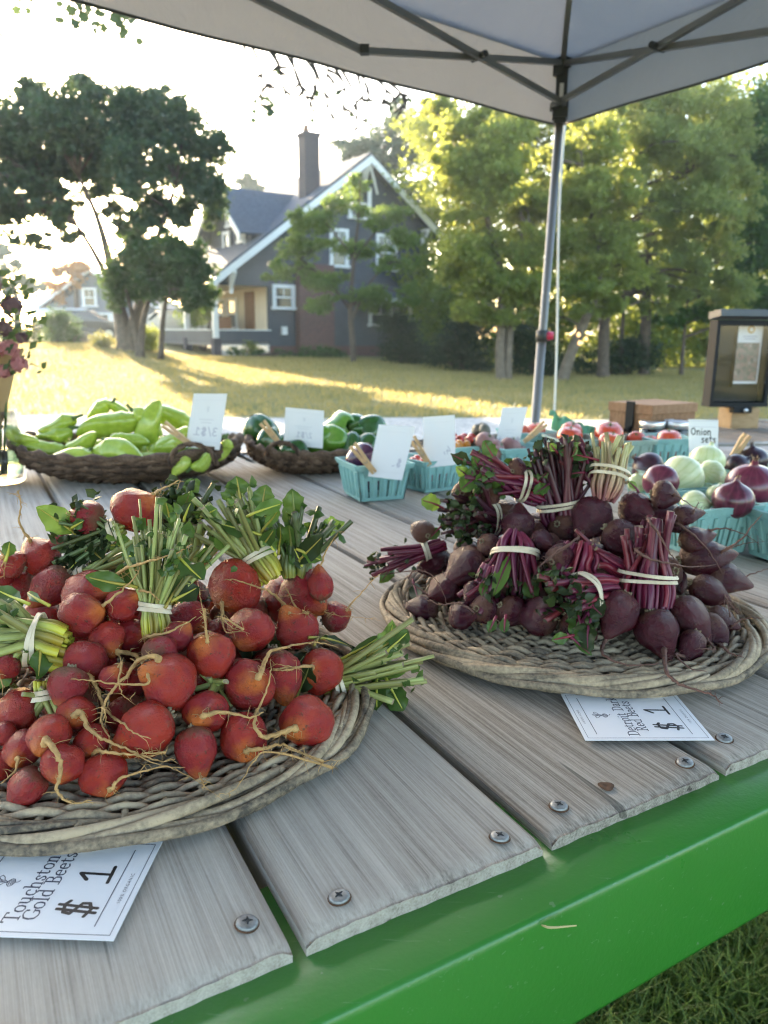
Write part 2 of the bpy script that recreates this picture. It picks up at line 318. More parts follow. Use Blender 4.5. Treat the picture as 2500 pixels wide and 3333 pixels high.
def canopy_mat():
    m, n, p = new_mat('grey canopy fabric'); setp(p, Roughness=.8); f = noise(n, coords(n), 4, 4); c = ramp(n, f, [(.3, (.19, .195, .20)), (.7, (.225, .23, .235))]); n.links.new(c, p.inputs['Base Color'])
    v = nd(n, 'ShaderNodeTexChecker'); v.inputs['Scale'].default_value = 900; n.links.new(coords(n), v.inputs[0])
    bump(n, p, noise(n, coords(n), 3.2, 5, .6, .6), .6, .05)
    tr = nd(n, 'ShaderNodeBsdfTranslucent'); tr.inputs[0].default_value = (.42, .43, .45, 1); mx = nd(n, 'ShaderNodeMixShader'); mx.inputs[0].default_value = .2
    n.links.new(p.outputs[0], mx.inputs[1]); n.links.new(tr.outputs[0], mx.inputs[2]); n.links.new(mx.outputs[0], n.nodes['Material Output'].inputs[0]); return m
M['canopy'] = canopy_mat()
def glass(name, tint=(.9, .95, .93), rough=.02):
    m, n, p = new_mat(name); setp(p, Roughness=rough, Base_Color=tint); p.inputs['Transmission Weight'].default_value = 1.0; p.inputs['IOR'].default_value = 1.45; return m
M['glass'] = glass('clear jar glass'); M['water'] = glass('greenish vase water', (.75, .85, .5))
def pane_mat(name='dark window pane', col=(.03, .036, .042)):
    m, n, p = new_mat(name); setp(p, Base_Color=col, Roughness=.08); p.inputs['Specular IOR Level'].default_value = .8; return m
M['pane'] = pane_mat()
def clear_pane():
    m, n, p = new_mat('clear pane'); setp(p, Roughness=.03, Base_Color=(.8, .82, .82)); tr = nd(n, 'ShaderNodeBsdfTransparent'); mx = nd(n, 'ShaderNodeMixShader'); fr = nd(n, 'ShaderNodeFresnel'); fr.inputs[0].default_value = 1.6
    gl = nd(n, 'ShaderNodeBsdfGlossy'); gl.inputs['Roughness'].default_value = .03
    n.links.new(mathn(n, 'MULTIPLY_ADD', fr.outputs[0], .5, .01), mx.inputs[0]); n.links.new(tr.outputs[0], mx.inputs[1]); n.links.new(gl.outputs[0], mx.inputs[2]); n.links.new(mx.outputs[0], n.nodes['Material Output'].inputs[0]); return m
M['clearpane'] = clear_pane()
M['jam'] = simple('dark jam', (.012, .004, .008), .25, var=.2)
M['lid'] = simple('silver jar lid', (.6, .6, .6), .3, .9, var=.08, scale=40)
M['kraft'] = simple('kraft paper', (.38, .25, .13), .8, var=.12, scale=12)
M['pinkpetal'] = leaf_mat('pink petal', (.42, .16, .18), (.55, .25, .26), (.7, .35, .35), .3, .6, 40)
M['darkbloom'] = leaf_mat('dusky bloom', (.12, .07, .085), (.2, .12, .13), (.15, .08, .1), .25, .6, 40)
M['bouquetleaf'] = leaf_mat('bouquet leaf', (.05, .075, .035), (.09, .13, .055), (.1, .16, .04), .3, .5, 30)
M['greentissue'] = leaf_mat('green tissue paper', (.12, .38, .22), (.17, .46, .28), (.25, .55, .35), .3, .7, 30)
M['straw'] = simple('dry grass', (.50, .43, .22), .7, var=.2)
# building and landscape surfaces
def siding(name, col, pitch=.13):
    m, n, p = new_mat(name); setp(p, Roughness=.7); tc = nd(n, 'ShaderNodeTexCoord'); sx = nd(n, 'ShaderNodeSeparateXYZ'); n.links.new(tc.outputs['Object'], sx.inputs[0])
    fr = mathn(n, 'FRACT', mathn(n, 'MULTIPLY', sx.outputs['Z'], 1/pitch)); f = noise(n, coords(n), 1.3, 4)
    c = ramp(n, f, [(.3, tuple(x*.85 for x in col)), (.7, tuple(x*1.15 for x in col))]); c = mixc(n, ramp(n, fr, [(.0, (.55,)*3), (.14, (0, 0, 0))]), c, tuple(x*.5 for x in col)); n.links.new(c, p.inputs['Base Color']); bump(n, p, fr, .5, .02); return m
M['siding'] = siding('grey clapboard', (.075, .081, .094)); M['shingle_wall'] = siding('grey shingle gable', (.076, .082, .094), .2)
M['bluesiding'] = siding('blue grey clapboard', (.13, .15, .19), .15); M['whitesiding'] = siding('white clapboard', (.5, .5, .49), .15)
M['trim'] = simple('white trim paint', (.72, .72, .71), .5, var=.05, scale=2)
M['porchwall'] = simple('sunlit porch cream', (.72, .6, .44), .7, var=.06, scale=2)  # sunlight inside the porch put into a cream wall and ceiling colour
M['porchfloor'] = simple('porch floor paint', (.16, .15, .15), .7, var=.1)
M['roof'] = simple('asphalt roof shingles', (.075, .085, .105), .85, var=.35, scale=9, bst=.6, bscale=14)
def brick_mat(name, c1, c2, mo, sc=5):
    m, n, p = new_mat(name); setp(p, Roughness=.85); b = nd(n, 'ShaderNodeTexBrick'); b.inputs['Scale'].default_value = sc; b.inputs['Color1'].default_value = c1+(1,); b.inputs['Color2'].default_value = c2+(1,); b.inputs['Mortar'].default_value = mo+(1,); b.inputs['Mortar Size'].default_value = .018
    tc = nd(n, 'ShaderNodeTexCoord'); sx = nd(n, 'ShaderNodeSeparateXYZ'); n.links.new(tc.outputs['Object'], sx.inputs[0]); cb = nd(n, 'ShaderNodeCombineXYZ'); n.links.new(mathn(n, 'ADD', sx.outputs['X'], sx.outputs['Y']), cb.inputs[0]); n.links.new(sx.outputs['Z'], cb.inputs[1]); n.links.new(cb.outputs[0], b.inputs['Vector'])
    n.links.new(b.outputs['Color'], p.inputs['Base Color']); bump(n, p, b.outputs['Fac'], -.4, .01); return m
M['brick'] = brick_mat('chimney brick', (.16, .07, .055), (.10, .05, .045), (.14, .12, .11)); M['darkbrick'] = brick_mat('dark bluish brick', (.05, .042, .055), (.04, .034, .045), (.05, .046, .052)); M['terracotta'] = simple('terracotta pot', (.16, .08, .05), .8)  # second brick is a darker, bluish tone for stack and piers
M['concrete'] = simple('pale stone', (.42, .40, .37), .85, var=.15, scale=2)
M['bark'] = simple('tree bark', (.085, .062, .045), .9, var=.45, scale=7, bst=.8, bscale=10)
M['palebark'] = simple('pale tree bark', (.13, .10, .07), .9, var=.4, scale=7, bst=.7, bscale=10)
M['twig'] = simple('twig bark', (.05, .04, .032), .9, var=.3)
M['rock'] = simple('garden rock', (.28, .22, .17), .9, var=.3, scale=4, bst=.5)
M['carpaint_white'] = simple('white car paint', (.75, .75, .74), .25, var=.03, coat=.6); M['carpaint_dark'] = simple('dark car paint', (.03, .033, .04), .25, var=.1, coat=.6); M['tyre'] = simple('tyre rubber', (.015, .015, .015), .8); M['rim'] = simple('alloy rim', (.4, .4, .4), .3, .8)
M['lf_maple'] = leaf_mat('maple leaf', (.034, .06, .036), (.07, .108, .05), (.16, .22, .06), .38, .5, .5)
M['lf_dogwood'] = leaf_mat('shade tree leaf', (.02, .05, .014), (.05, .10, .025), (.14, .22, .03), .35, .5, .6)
M['lf_orange'] = leaf_mat('orange leaf', (.3, .12, .03), (.42, .2, .06), (.6, .3, .08), .4, .5, .5)
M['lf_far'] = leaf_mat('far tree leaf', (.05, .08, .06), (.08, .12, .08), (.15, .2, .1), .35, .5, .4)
M['lf_yard'] = leaf_mat('yard tree leaf', (.06, .11, .025), (.13, .2, .045), (.3, .4, .07), .45, .5, .7)
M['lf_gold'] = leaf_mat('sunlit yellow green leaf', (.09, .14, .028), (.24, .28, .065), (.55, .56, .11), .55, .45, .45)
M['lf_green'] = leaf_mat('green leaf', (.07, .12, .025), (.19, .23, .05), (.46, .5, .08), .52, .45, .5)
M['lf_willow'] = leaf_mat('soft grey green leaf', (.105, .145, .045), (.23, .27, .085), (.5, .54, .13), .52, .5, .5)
M['lf_deep'] = leaf_mat('deep green leaf', (.03, .075, .02), (.07, .14, .035), (.2, .32, .05), .45, .5, .5)
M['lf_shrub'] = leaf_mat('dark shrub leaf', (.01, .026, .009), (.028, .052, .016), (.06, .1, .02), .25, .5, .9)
M['lf_hydrangea'] = leaf_mat('yellow shrub leaf', (.16, .17, .04), (.28, .26, .07), (.45, .4, .1), .4, .5, .9)
def lawn_mat():
    m, n, p = new_mat('lawn'); setp(p, Roughness=.9); p.inputs['Specular IOR Level'].default_value = .1
    v = coords(n); f = noise(n, v, .35, 4, .6); g = noise(n, v, 2.2, 5, .7); h = noise(n, v, 28, 4, .7)
    q = mathn(n, 'ADD', mathn(n, 'MULTIPLY', f, .5), mathn(n, 'ADD', mathn(n, 'MULTIPLY', g, .35), mathn(n, 'MULTIPLY', h, .25)))
    c = ramp(n, q, [(.38, (.07, .10, .03)), (.50, (.165, .165, .06)), (.64, (.32, .26, .125))]); n.links.new(c, p.inputs['Base Color']); bump(n, p, h, .8, .05); return m
M['lawn'] = lawn_mat()
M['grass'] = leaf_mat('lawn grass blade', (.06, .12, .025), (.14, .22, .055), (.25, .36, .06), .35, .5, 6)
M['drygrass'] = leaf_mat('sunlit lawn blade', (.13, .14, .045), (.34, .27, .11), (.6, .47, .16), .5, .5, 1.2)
def gravel_mat():
    m, n, p = new_mat('gravel'); setp(p, Roughness=.95); v = coords(n); vo = nd(n, 'ShaderNodeTexVoronoi'); vo.inputs['Scale'].default_value = 30; n.links.new(v, vo.inputs['Vector'])
    c = ramp(n, vo.outputs['Color'], [(.1, (.26, .24, .22)), (.5, (.42, .38, .33)), (.9, (.56, .51, .46))]); n.links.new(c, p.inputs['Base Color']); bump(n, p, vo.outputs['Distance'], .7, .02); return m
M['gravel'] = gravel_mat()
def glow(name, col, st):
    m, n, p = new_mat(name); setp(p, Base_Color=(.8, .6, .3)); p.inputs['Emission Color'].default_value = col+(1,); p.inputs['Emission Strength'].default_value = st; return m
M['bulb'] = glow('lit warm bulb', (1.0, .5, .16), .35)
# ------------------------------------------------------------------ measured layout (metres)
GOLD_BEETS = [
 ('g6',(-0.2442,0.7321,1.0213),0.022,1.0,(0.847,-0.098,0.522),0.1,[(0.0036,[(-0.2282,0.7303,1.0312),(-0.2234,0.7315,1.0376),(-0.2242,0.7624,1.0361),(-0.2198,0.7819,1.0367),(-0.2127,0.7882,1.0399),(-0.2152,0.7817,1.0311)])]),
 ('g6',(-0.2843,0.7206,1.016),0.0166,1.0,(-0.989,-0.084,0.123),0.5,[(0.00144,[(-0.2984,0.7194,1.0177),(-0.291,0.7012,1.0217),(-0.2977,0.699,1.0244)])]),
 ('g4',(-0.3334,0.7163,0.9764),0.0195,1.0,(-0.512,0.094,0.854),0.0,[(0.0036,[(-0.342,0.7179,0.9907),(-0.337,0.7068,0.9968),(-0.3427,0.7066,1.0061),(-0.3456,0.7077,1.0162),(-0.3439,0.7114,1.0281),(-0.3453,0.7129,1.0381),(-0.3467,0.7132,1.0426)]),(0.00162,[(-0.3467,0.7132,1.0426),(-0.3458,0.7124,1.037),(-0.3504,0.711,1.0407),(-0.3558,0.7086,1.0423)])]),
 ('g8',(-0.3473,0.6911,0.9768),0.0128,1.0,(-0.899,-0.106,0.425),0.0,[(0.0036,[(-0.3572,0.6899,0.9814),(-0.349,0.6785,0.9885),(-0.3518,0.6787,0.9941),(-0.3553,0.6782,0.9987)])]),
 ('g8',(-0.3584,0.7205,0.9471),0.0175,1.15,(-0.987,-0.134,-0.091),0.2,[]),
 ('g8',(-0.307,0.6813,0.9594),0.0182,1.2,(-0.736,-0.351,-0.578),0.3,[]),
 ('g8',(-0.3625,0.6989,0.9637),0.0107,1.0,(-0.604,-0.633,-0.485),0.1,[(0.00144,[(-0.3681,0.6931,0.9592),(-0.3462,0.6741,0.9842),(-0.3466,0.6731,0.9754),(-0.3534,0.6847,0.9654)])]),
 ('g1',(-0.2631,0.6491,0.9639),0.0195,1.25,(0.952,-0.157,0.262),0.05,[(0.00432,[(-0.2431,0.6459,0.9694),(-0.2408,0.6466,0.976),(-0.2252,0.64,0.9891),(-0.2024,0.6187,1.0011),(-0.1823,0.6192,1.0073),(-0.1708,0.6289,1.0099),(-0.1652,0.6414,1.0127)])]),
 ('g4',(-0.2561,0.6172,0.9559),0.0188,1.03,(0.89,-0.297,0.346),0.15,[(0.0036,[(-0.2413,0.6122,0.9617),(-0.235,0.6138,0.9659),(-0.2258,0.6174,0.9731),(-0.2153,0.6209,0.9826),(-0.2079,0.6213,0.9909),(-0.2043,0.6192,0.9978)])]),
 ('g1',(-0.2266,0.6321,0.9593),0.0144,1.1,(0.839,0.018,0.544),0.1,[(0.0036,[(-0.2152,0.6323,0.9667),(-0.2139,0.6331,0.971),(-0.1974,0.6137,0.9778),(-0.1915,0.6134,0.9738),(-0.188,0.6142,0.9693)])]),
 ('g6',(-0.3122,0.7144,0.9938),0.0091,1.0,(-0.657,0.526,0.541),0.5,[]),
 ('g6',(-0.3074,0.7269,0.9601),0.0094,1.0,(0.006,-0.848,-0.53),0.2,[]),
 ('g4',(-0.2328,0.607,0.9363),0.0155,1.0,(0.614,-0.707,-0.352),0.05,[(0.00432,[(-0.2246,0.5976,0.9316),(-0.2181,0.5951,0.9314),(-0.2079,0.5992,0.9276),(-0.1964,0.5816,0.9292),(-0.1786,0.543,0.9359),(-0.1788,0.5393,0.9298),(-0.1963,0.5404,0.9291),(-0.21,0.541,0.9297),(-0.2218,0.5415,0.9313),(-0.234,0.5346,0.9354)])]),
 ('g1',(-0.2209,0.6308,0.9304),0.0158,1.0,(0.979,-0.199,0.055),0.25,[(0.00432,[(-0.2076,0.6281,0.9312),(-0.1967,0.6042,0.9415),(-0.1789,0.5953,0.9484),(-0.168,0.5993,0.9532),(-0.1555,0.6051,0.9595)])]),
 ('g4',(-0.2417,0.5801,0.9284),0.018,1.0,(0.16,-0.89,-0.427),0.3,[(0.00432,[(-0.2392,0.5664,0.9218),(-0.23,0.5599,0.9255),(-0.2231,0.5567,0.915),(-0.217,0.5482,0.9062),(-0.2037,0.5334,0.9052),(-0.1884,0.5103,0.9119),(-0.1788,0.5039,0.9089),(-0.1671,0.5041,0.9042)]),(0.00194,[(-0.2,0.5053,0.9285),(-0.198,0.5032,0.9231),(-0.2054,0.5193,0.9049)])]),
 ('g4',(-0.2442,0.5507,0.9237),0.0158,1.0,(-0.128,-0.48,-0.868),0.45,[]),
 ('g1',(-0.1825,0.5878,0.9339),0.015,1.0,(0.453,0.847,0.278),0.6,[]),
 ('g3',(-0.1684,0.5618,0.9206),0.0214,1.1,(-0.614,-0.481,0.627),-0.1,[(0.00432,[(-0.1808,0.5521,0.9333),(-0.1736,0.5553,0.9441),(-0.1844,0.5606,0.9426),(-0.1925,0.5587,0.9384),(-0.1967,0.5506,0.9321),(-0.2031,0.5417,0.9275),(-0.208,0.536,0.9204),(-0.2099,0.53,0.9137),(-0.2091,0.5217,0.9084),(-0.2017,0.5121,0.9032),(-0.1987,0.512,0.8966),(-0.199,0.5104,0.8907)])]),
 ('g3',(-0.2097,0.5579,0.9256),0.0116,1.0,(0.292,-0.413,0.863),0.3,[(0.00288,[(-0.2068,0.5538,0.9343),(-0.2026,0.556,0.9395),(-0.2015,0.5431,0.9317),(-0.1983,0.5395,0.9217),(-0.1913,0.5391,0.9161)])]),
 ('g7',(-0.285,0.5524,0.8994),0.0169,1.0,(-0.914,-0.398,0.084),0.0,[]),
 ('g7',(-0.2324,0.5358,0.9066),0.0135,1.0,(0.156,-0.962,0.224),0.0,[(0.00432,[(-0.2306,0.5246,0.9092),(-0.2231,0.5206,0.9156),(-0.2166,0.5139,0.9097),(-0.2079,0.5061,0.9064),(-0.1997,0.5061,0.9009),(-0.1872,0.506,0.8954),(-0.1742,0.5047,0.8905),(-0.1618,0.5057,0.8853),(-0.1519,0.5103,0.8841)])]),
 ('g7',(-0.2436,0.5114,0.9018),0.0163,1.0,(0.003,-0.99,-0.143),0.0,[(0.00504,[(-0.2436,0.4975,0.8997),(-0.2356,0.4913,0.9091),(-0.2234,0.4786,0.905),(-0.2198,0.4738,0.8956),(-0.2211,0.4676,0.8871),(-0.2167,0.465,0.8809),(-0.2078,0.4657,0.877),(-0.199,0.4696,0.8771)])]),
 ('g7',(-0.2155,0.5178,0.8921),0.0139,1.0,(0.41,-0.854,-0.319),0.05,[(0.0036,[(-0.2106,0.5076,0.8883),(-0.2045,0.5016,0.8958),(-0.1932,0.4985,0.8959),(-0.1822,0.5033,0.8922),(-0.1705,0.5064,0.8886),(-0.1587,0.5107,0.8891)]),(0.00162,[(-0.1587,0.5107,0.8891),(-0.1764,0.5043,0.8912),(-0.1587,0.4998,0.8857),(-0.1363,0.4901,0.8827),(-0.1096,0.4711,0.877)])]),
 ('g3',(-0.1772,0.5293,0.8978),0.0213,1.1,(-0.764,-0.491,-0.419),-0.15,[]),
 ('g7',(-0.2668,0.5164,0.8881),0.0145,1.0,(0.004,-0.982,-0.19),0.15,[(0.0036,[(-0.2667,0.5042,0.8857),(-0.2604,0.4972,0.8918),(-0.2619,0.4917,0.8841),(-0.269,0.4848,0.8792)])]),
 ('g8',(-0.3003,0.5714,0.9297),0.0106,1.0,(-0.421,-0.768,-0.483),0.4,[(0.00216,[(-0.3042,0.5644,0.9253),(-0.299,0.5565,0.9274),(-0.2953,0.5515,0.9219),(-0.2922,0.5449,0.9162)])]),
 ('g7',(-0.227,0.4929,0.8901),0.0148,1.0,(0.115,-0.966,-0.232),0.1,[]),
 ('g8',(-0.2853,0.5285,0.8933),0.0099,1.0,(-0.683,-0.603,0.412),0.2,[]),
 ('g1',(-0.1739,0.6114,0.9388),0.0141,1.0,(0.674,-0.111,0.73),0.55,[]),
 ('g7',(-0.2514,0.4891,0.8745),0.0135,1.15,(-0.605,-0.372,-0.704),0.2,[]),
 ('g7',(-0.2013,0.4992,0.8782),0.0159,1.0,(0.432,-0.766,-0.476),0.0,[(0.0036,[(-0.1953,0.4887,0.8717),(-0.1889,0.482,0.8782),(-0.1851,0.4861,0.8828),(-0.1729,0.4919,0.8849),(-0.1579,0.4972,0.8854),(-0.1439,0.5064,0.8803)])]),
 ('g3',(-0.1406,0.5274,0.8834),0.0171,1.12,(0.208,-0.456,-0.866),0.25,[(0.00216,[(-0.1372,0.5199,0.8692),(-0.1301,0.4963,0.877),(-0.1265,0.489,0.877),(-0.1271,0.4861,0.877)])]),
 ('g8',(-0.2872,0.5175,0.8737),0.0121,1.0,(-0.572,-0.694,-0.438),0.1,[]),
 ('g3',(-0.143,0.5995,0.9272),0.0198,1.0,(-0.155,-0.583,0.798),-0.1,[(0.00432,[(-0.1456,0.5896,0.9408),(-0.142,0.5838,0.9473),(-0.1439,0.5876,0.958),(-0.1458,0.5923,0.9715)]),(0.00194,[(-0.1458,0.5923,0.9715),(-0.143,0.5857,0.9482),(-0.1467,0.5932,0.9698),(-0.1736,0.6884,0.9581),(-0.1952,0.7611,0.9579)])]),
 ('g2',(-0.1186,0.652,0.9296),0.0201,1.0,(-0.328,-0.8,-0.502),0.1,[]),
 ('g2',(-0.0839,0.7014,0.9096),0.019,1.12,(-0.413,-0.103,0.905),0.15,[(0.00432,[(-0.0915,0.6995,0.9262),(-0.0892,0.6949,0.9305),(-0.1035,0.7253,0.9327),(-0.116,0.7318,0.9391),(-0.1255,0.7188,0.9483),(-0.1432,0.7098,0.9572),(-0.1542,0.7101,0.9576)])]),
 ('g5',(-0.1107,0.5896,0.9053),0.0208,1.1,(0.313,-0.8,0.512),0.15,[(0.00504,[(-0.1045,0.5738,0.9154),(-0.0987,0.5729,0.9227),(-0.0984,0.5955,0.9228),(-0.0956,0.6107,0.9258),(-0.0844,0.618,0.9272),(-0.0729,0.6526,0.916),(-0.0586,0.6736,0.9086),(-0.0424,0.6803,0.9011)])]),
 ('g5',(-0.087,0.6183,0.9011),0.0187,1.2,(0.203,-0.749,-0.63),0.2,[]),
 ('g5',(-0.0568,0.6553,0.8875),0.0204,1.05,(-0.505,-0.814,0.287),-0.05,[(0.00432,[(-0.0661,0.6404,0.8928),(-0.0628,0.6341,0.9025),(-0.0729,0.6044,0.9148),(-0.0821,0.5978,0.9151),(-0.0926,0.5986,0.9151)]),(0.00194,[(-0.0926,0.5986,0.9151),(-0.0729,0.6044,0.9148),(-0.0813,0.6004,0.9176),(-0.0874,0.6014,0.9192),(-0.0931,0.6027,0.9186)])]),
 ('g3',(-0.1382,0.5535,0.9),0.0174,1.0,(-0.103,-0.987,0.12),0.2,[(0.00504,[(-0.1397,0.5387,0.9018),(-0.1337,0.5314,0.9083),(-0.1225,0.5377,0.9076),(-0.1106,0.5409,0.904),(-0.1,0.5425,0.9013),(-0.0921,0.5454,0.9039)])]),
 ('g5',(-0.0616,0.5724,0.8825),0.022,1.02,(-0.419,-0.907,0.044),-0.05,[(0.00504,[(-0.0697,0.5549,0.8833),(-0.0686,0.5462,0.8906),(-0.08,0.5412,0.8881),(-0.0902,0.5361,0.8879),(-0.0961,0.5347,0.8956),(-0.0984,0.5441,0.9005),(-0.0969,0.5581,0.9033),(-0.093,0.571,0.9113),(-0.0918,0.5838,0.9198),(-0.0955,0.6088,0.9202)])]),
 ('g3',(-0.1092,0.5495,0.8807),0.0189,1.0,(0.261,-0.913,-0.313),0.05,[(0.00432,[(-0.105,0.5347,0.8756),(-0.1005,0.5264,0.8824),(-0.09,0.5336,0.8803),(-0.0797,0.5381,0.8808),(-0.0703,0.5357,0.8793),(-0.056,0.5291,0.8772),(-0.0437,0.5211,0.877)]),(0.00194,[(-0.0437,0.5211,0.877),(-0.0731,0.5239,0.8874),(-0.0536,0.5187,0.881),(-0.0359,0.513,0.877)]),(0.00194,[(-0.0359,0.513,0.877),(-0.0822,0.5147,0.8888),(-0.0945,0.5058,0.8846),(-0.0993,0.4939,0.8788),(-0.1051,0.4808,0.877),(-0.1142,0.4779,0.877)])]),
 ('g2',(-0.1499,0.7388,0.9408),0.027,1.0,(-0.361,-0.843,-0.399),-0.1,[(0.00432,[(-0.1583,0.7192,0.9315),(-0.1564,0.7079,0.9336),(-0.1542,0.6957,0.9236),(-0.1486,0.6739,0.9249),(-0.137,0.6393,0.9308),(-0.1209,0.6272,0.9391)]),(0.00194,[(-0.1209,0.6272,0.9391),(-0.1387,0.628,0.9506),(-0.134,0.6267,0.9446),(-0.1279,0.6263,0.9399),(-0.1152,0.6262,0.9362)])]),
 ('g2',(-0.1062,0.8198,0.9014),0.0306,1.02,(0.737,-0.484,-0.472),0.1,[(0.00425,[(-0.0865,0.8068,0.8888),(-0.0726,0.6986,0.9281),(-0.0858,0.7243,0.9233),(-0.0951,0.7431,0.9303),(-0.1008,0.7518,0.9375)])]),
 ('g9',(-0.0843,0.7779,0.9236),0.0265,1.05,(0.686,-0.417,-0.596),0.35,[]),
 ('g9',(-0.0645,0.7536,0.9372),0.0128,1.4,(-0.113,0.224,0.968),0.25,[(0.00288,[(-0.0663,0.7571,0.9521),(-0.0647,0.7586,0.9573),(-0.0601,0.7631,0.9713),(-0.0529,0.7666,0.9818),(-0.0457,0.7694,0.9906),(-0.0408,0.7695,0.9899)])]),
 ('g9',(-0.0515,0.7744,0.8959),0.0164,1.0,(0.933,0.081,0.35),0.7,[(0.00288,[(-0.0383,0.7756,0.9008),(-0.0372,0.7679,0.9078),(-0.0249,0.7734,0.9217),(-0.0113,0.7785,0.936),(-0.0027,0.7809,0.9432)]),(0.0013,[(-0.0615,0.7588,0.907),(-0.0464,0.754,0.905),(-0.028,0.7544,0.9037),(-0.0022,0.7536,0.9003)])]),
]
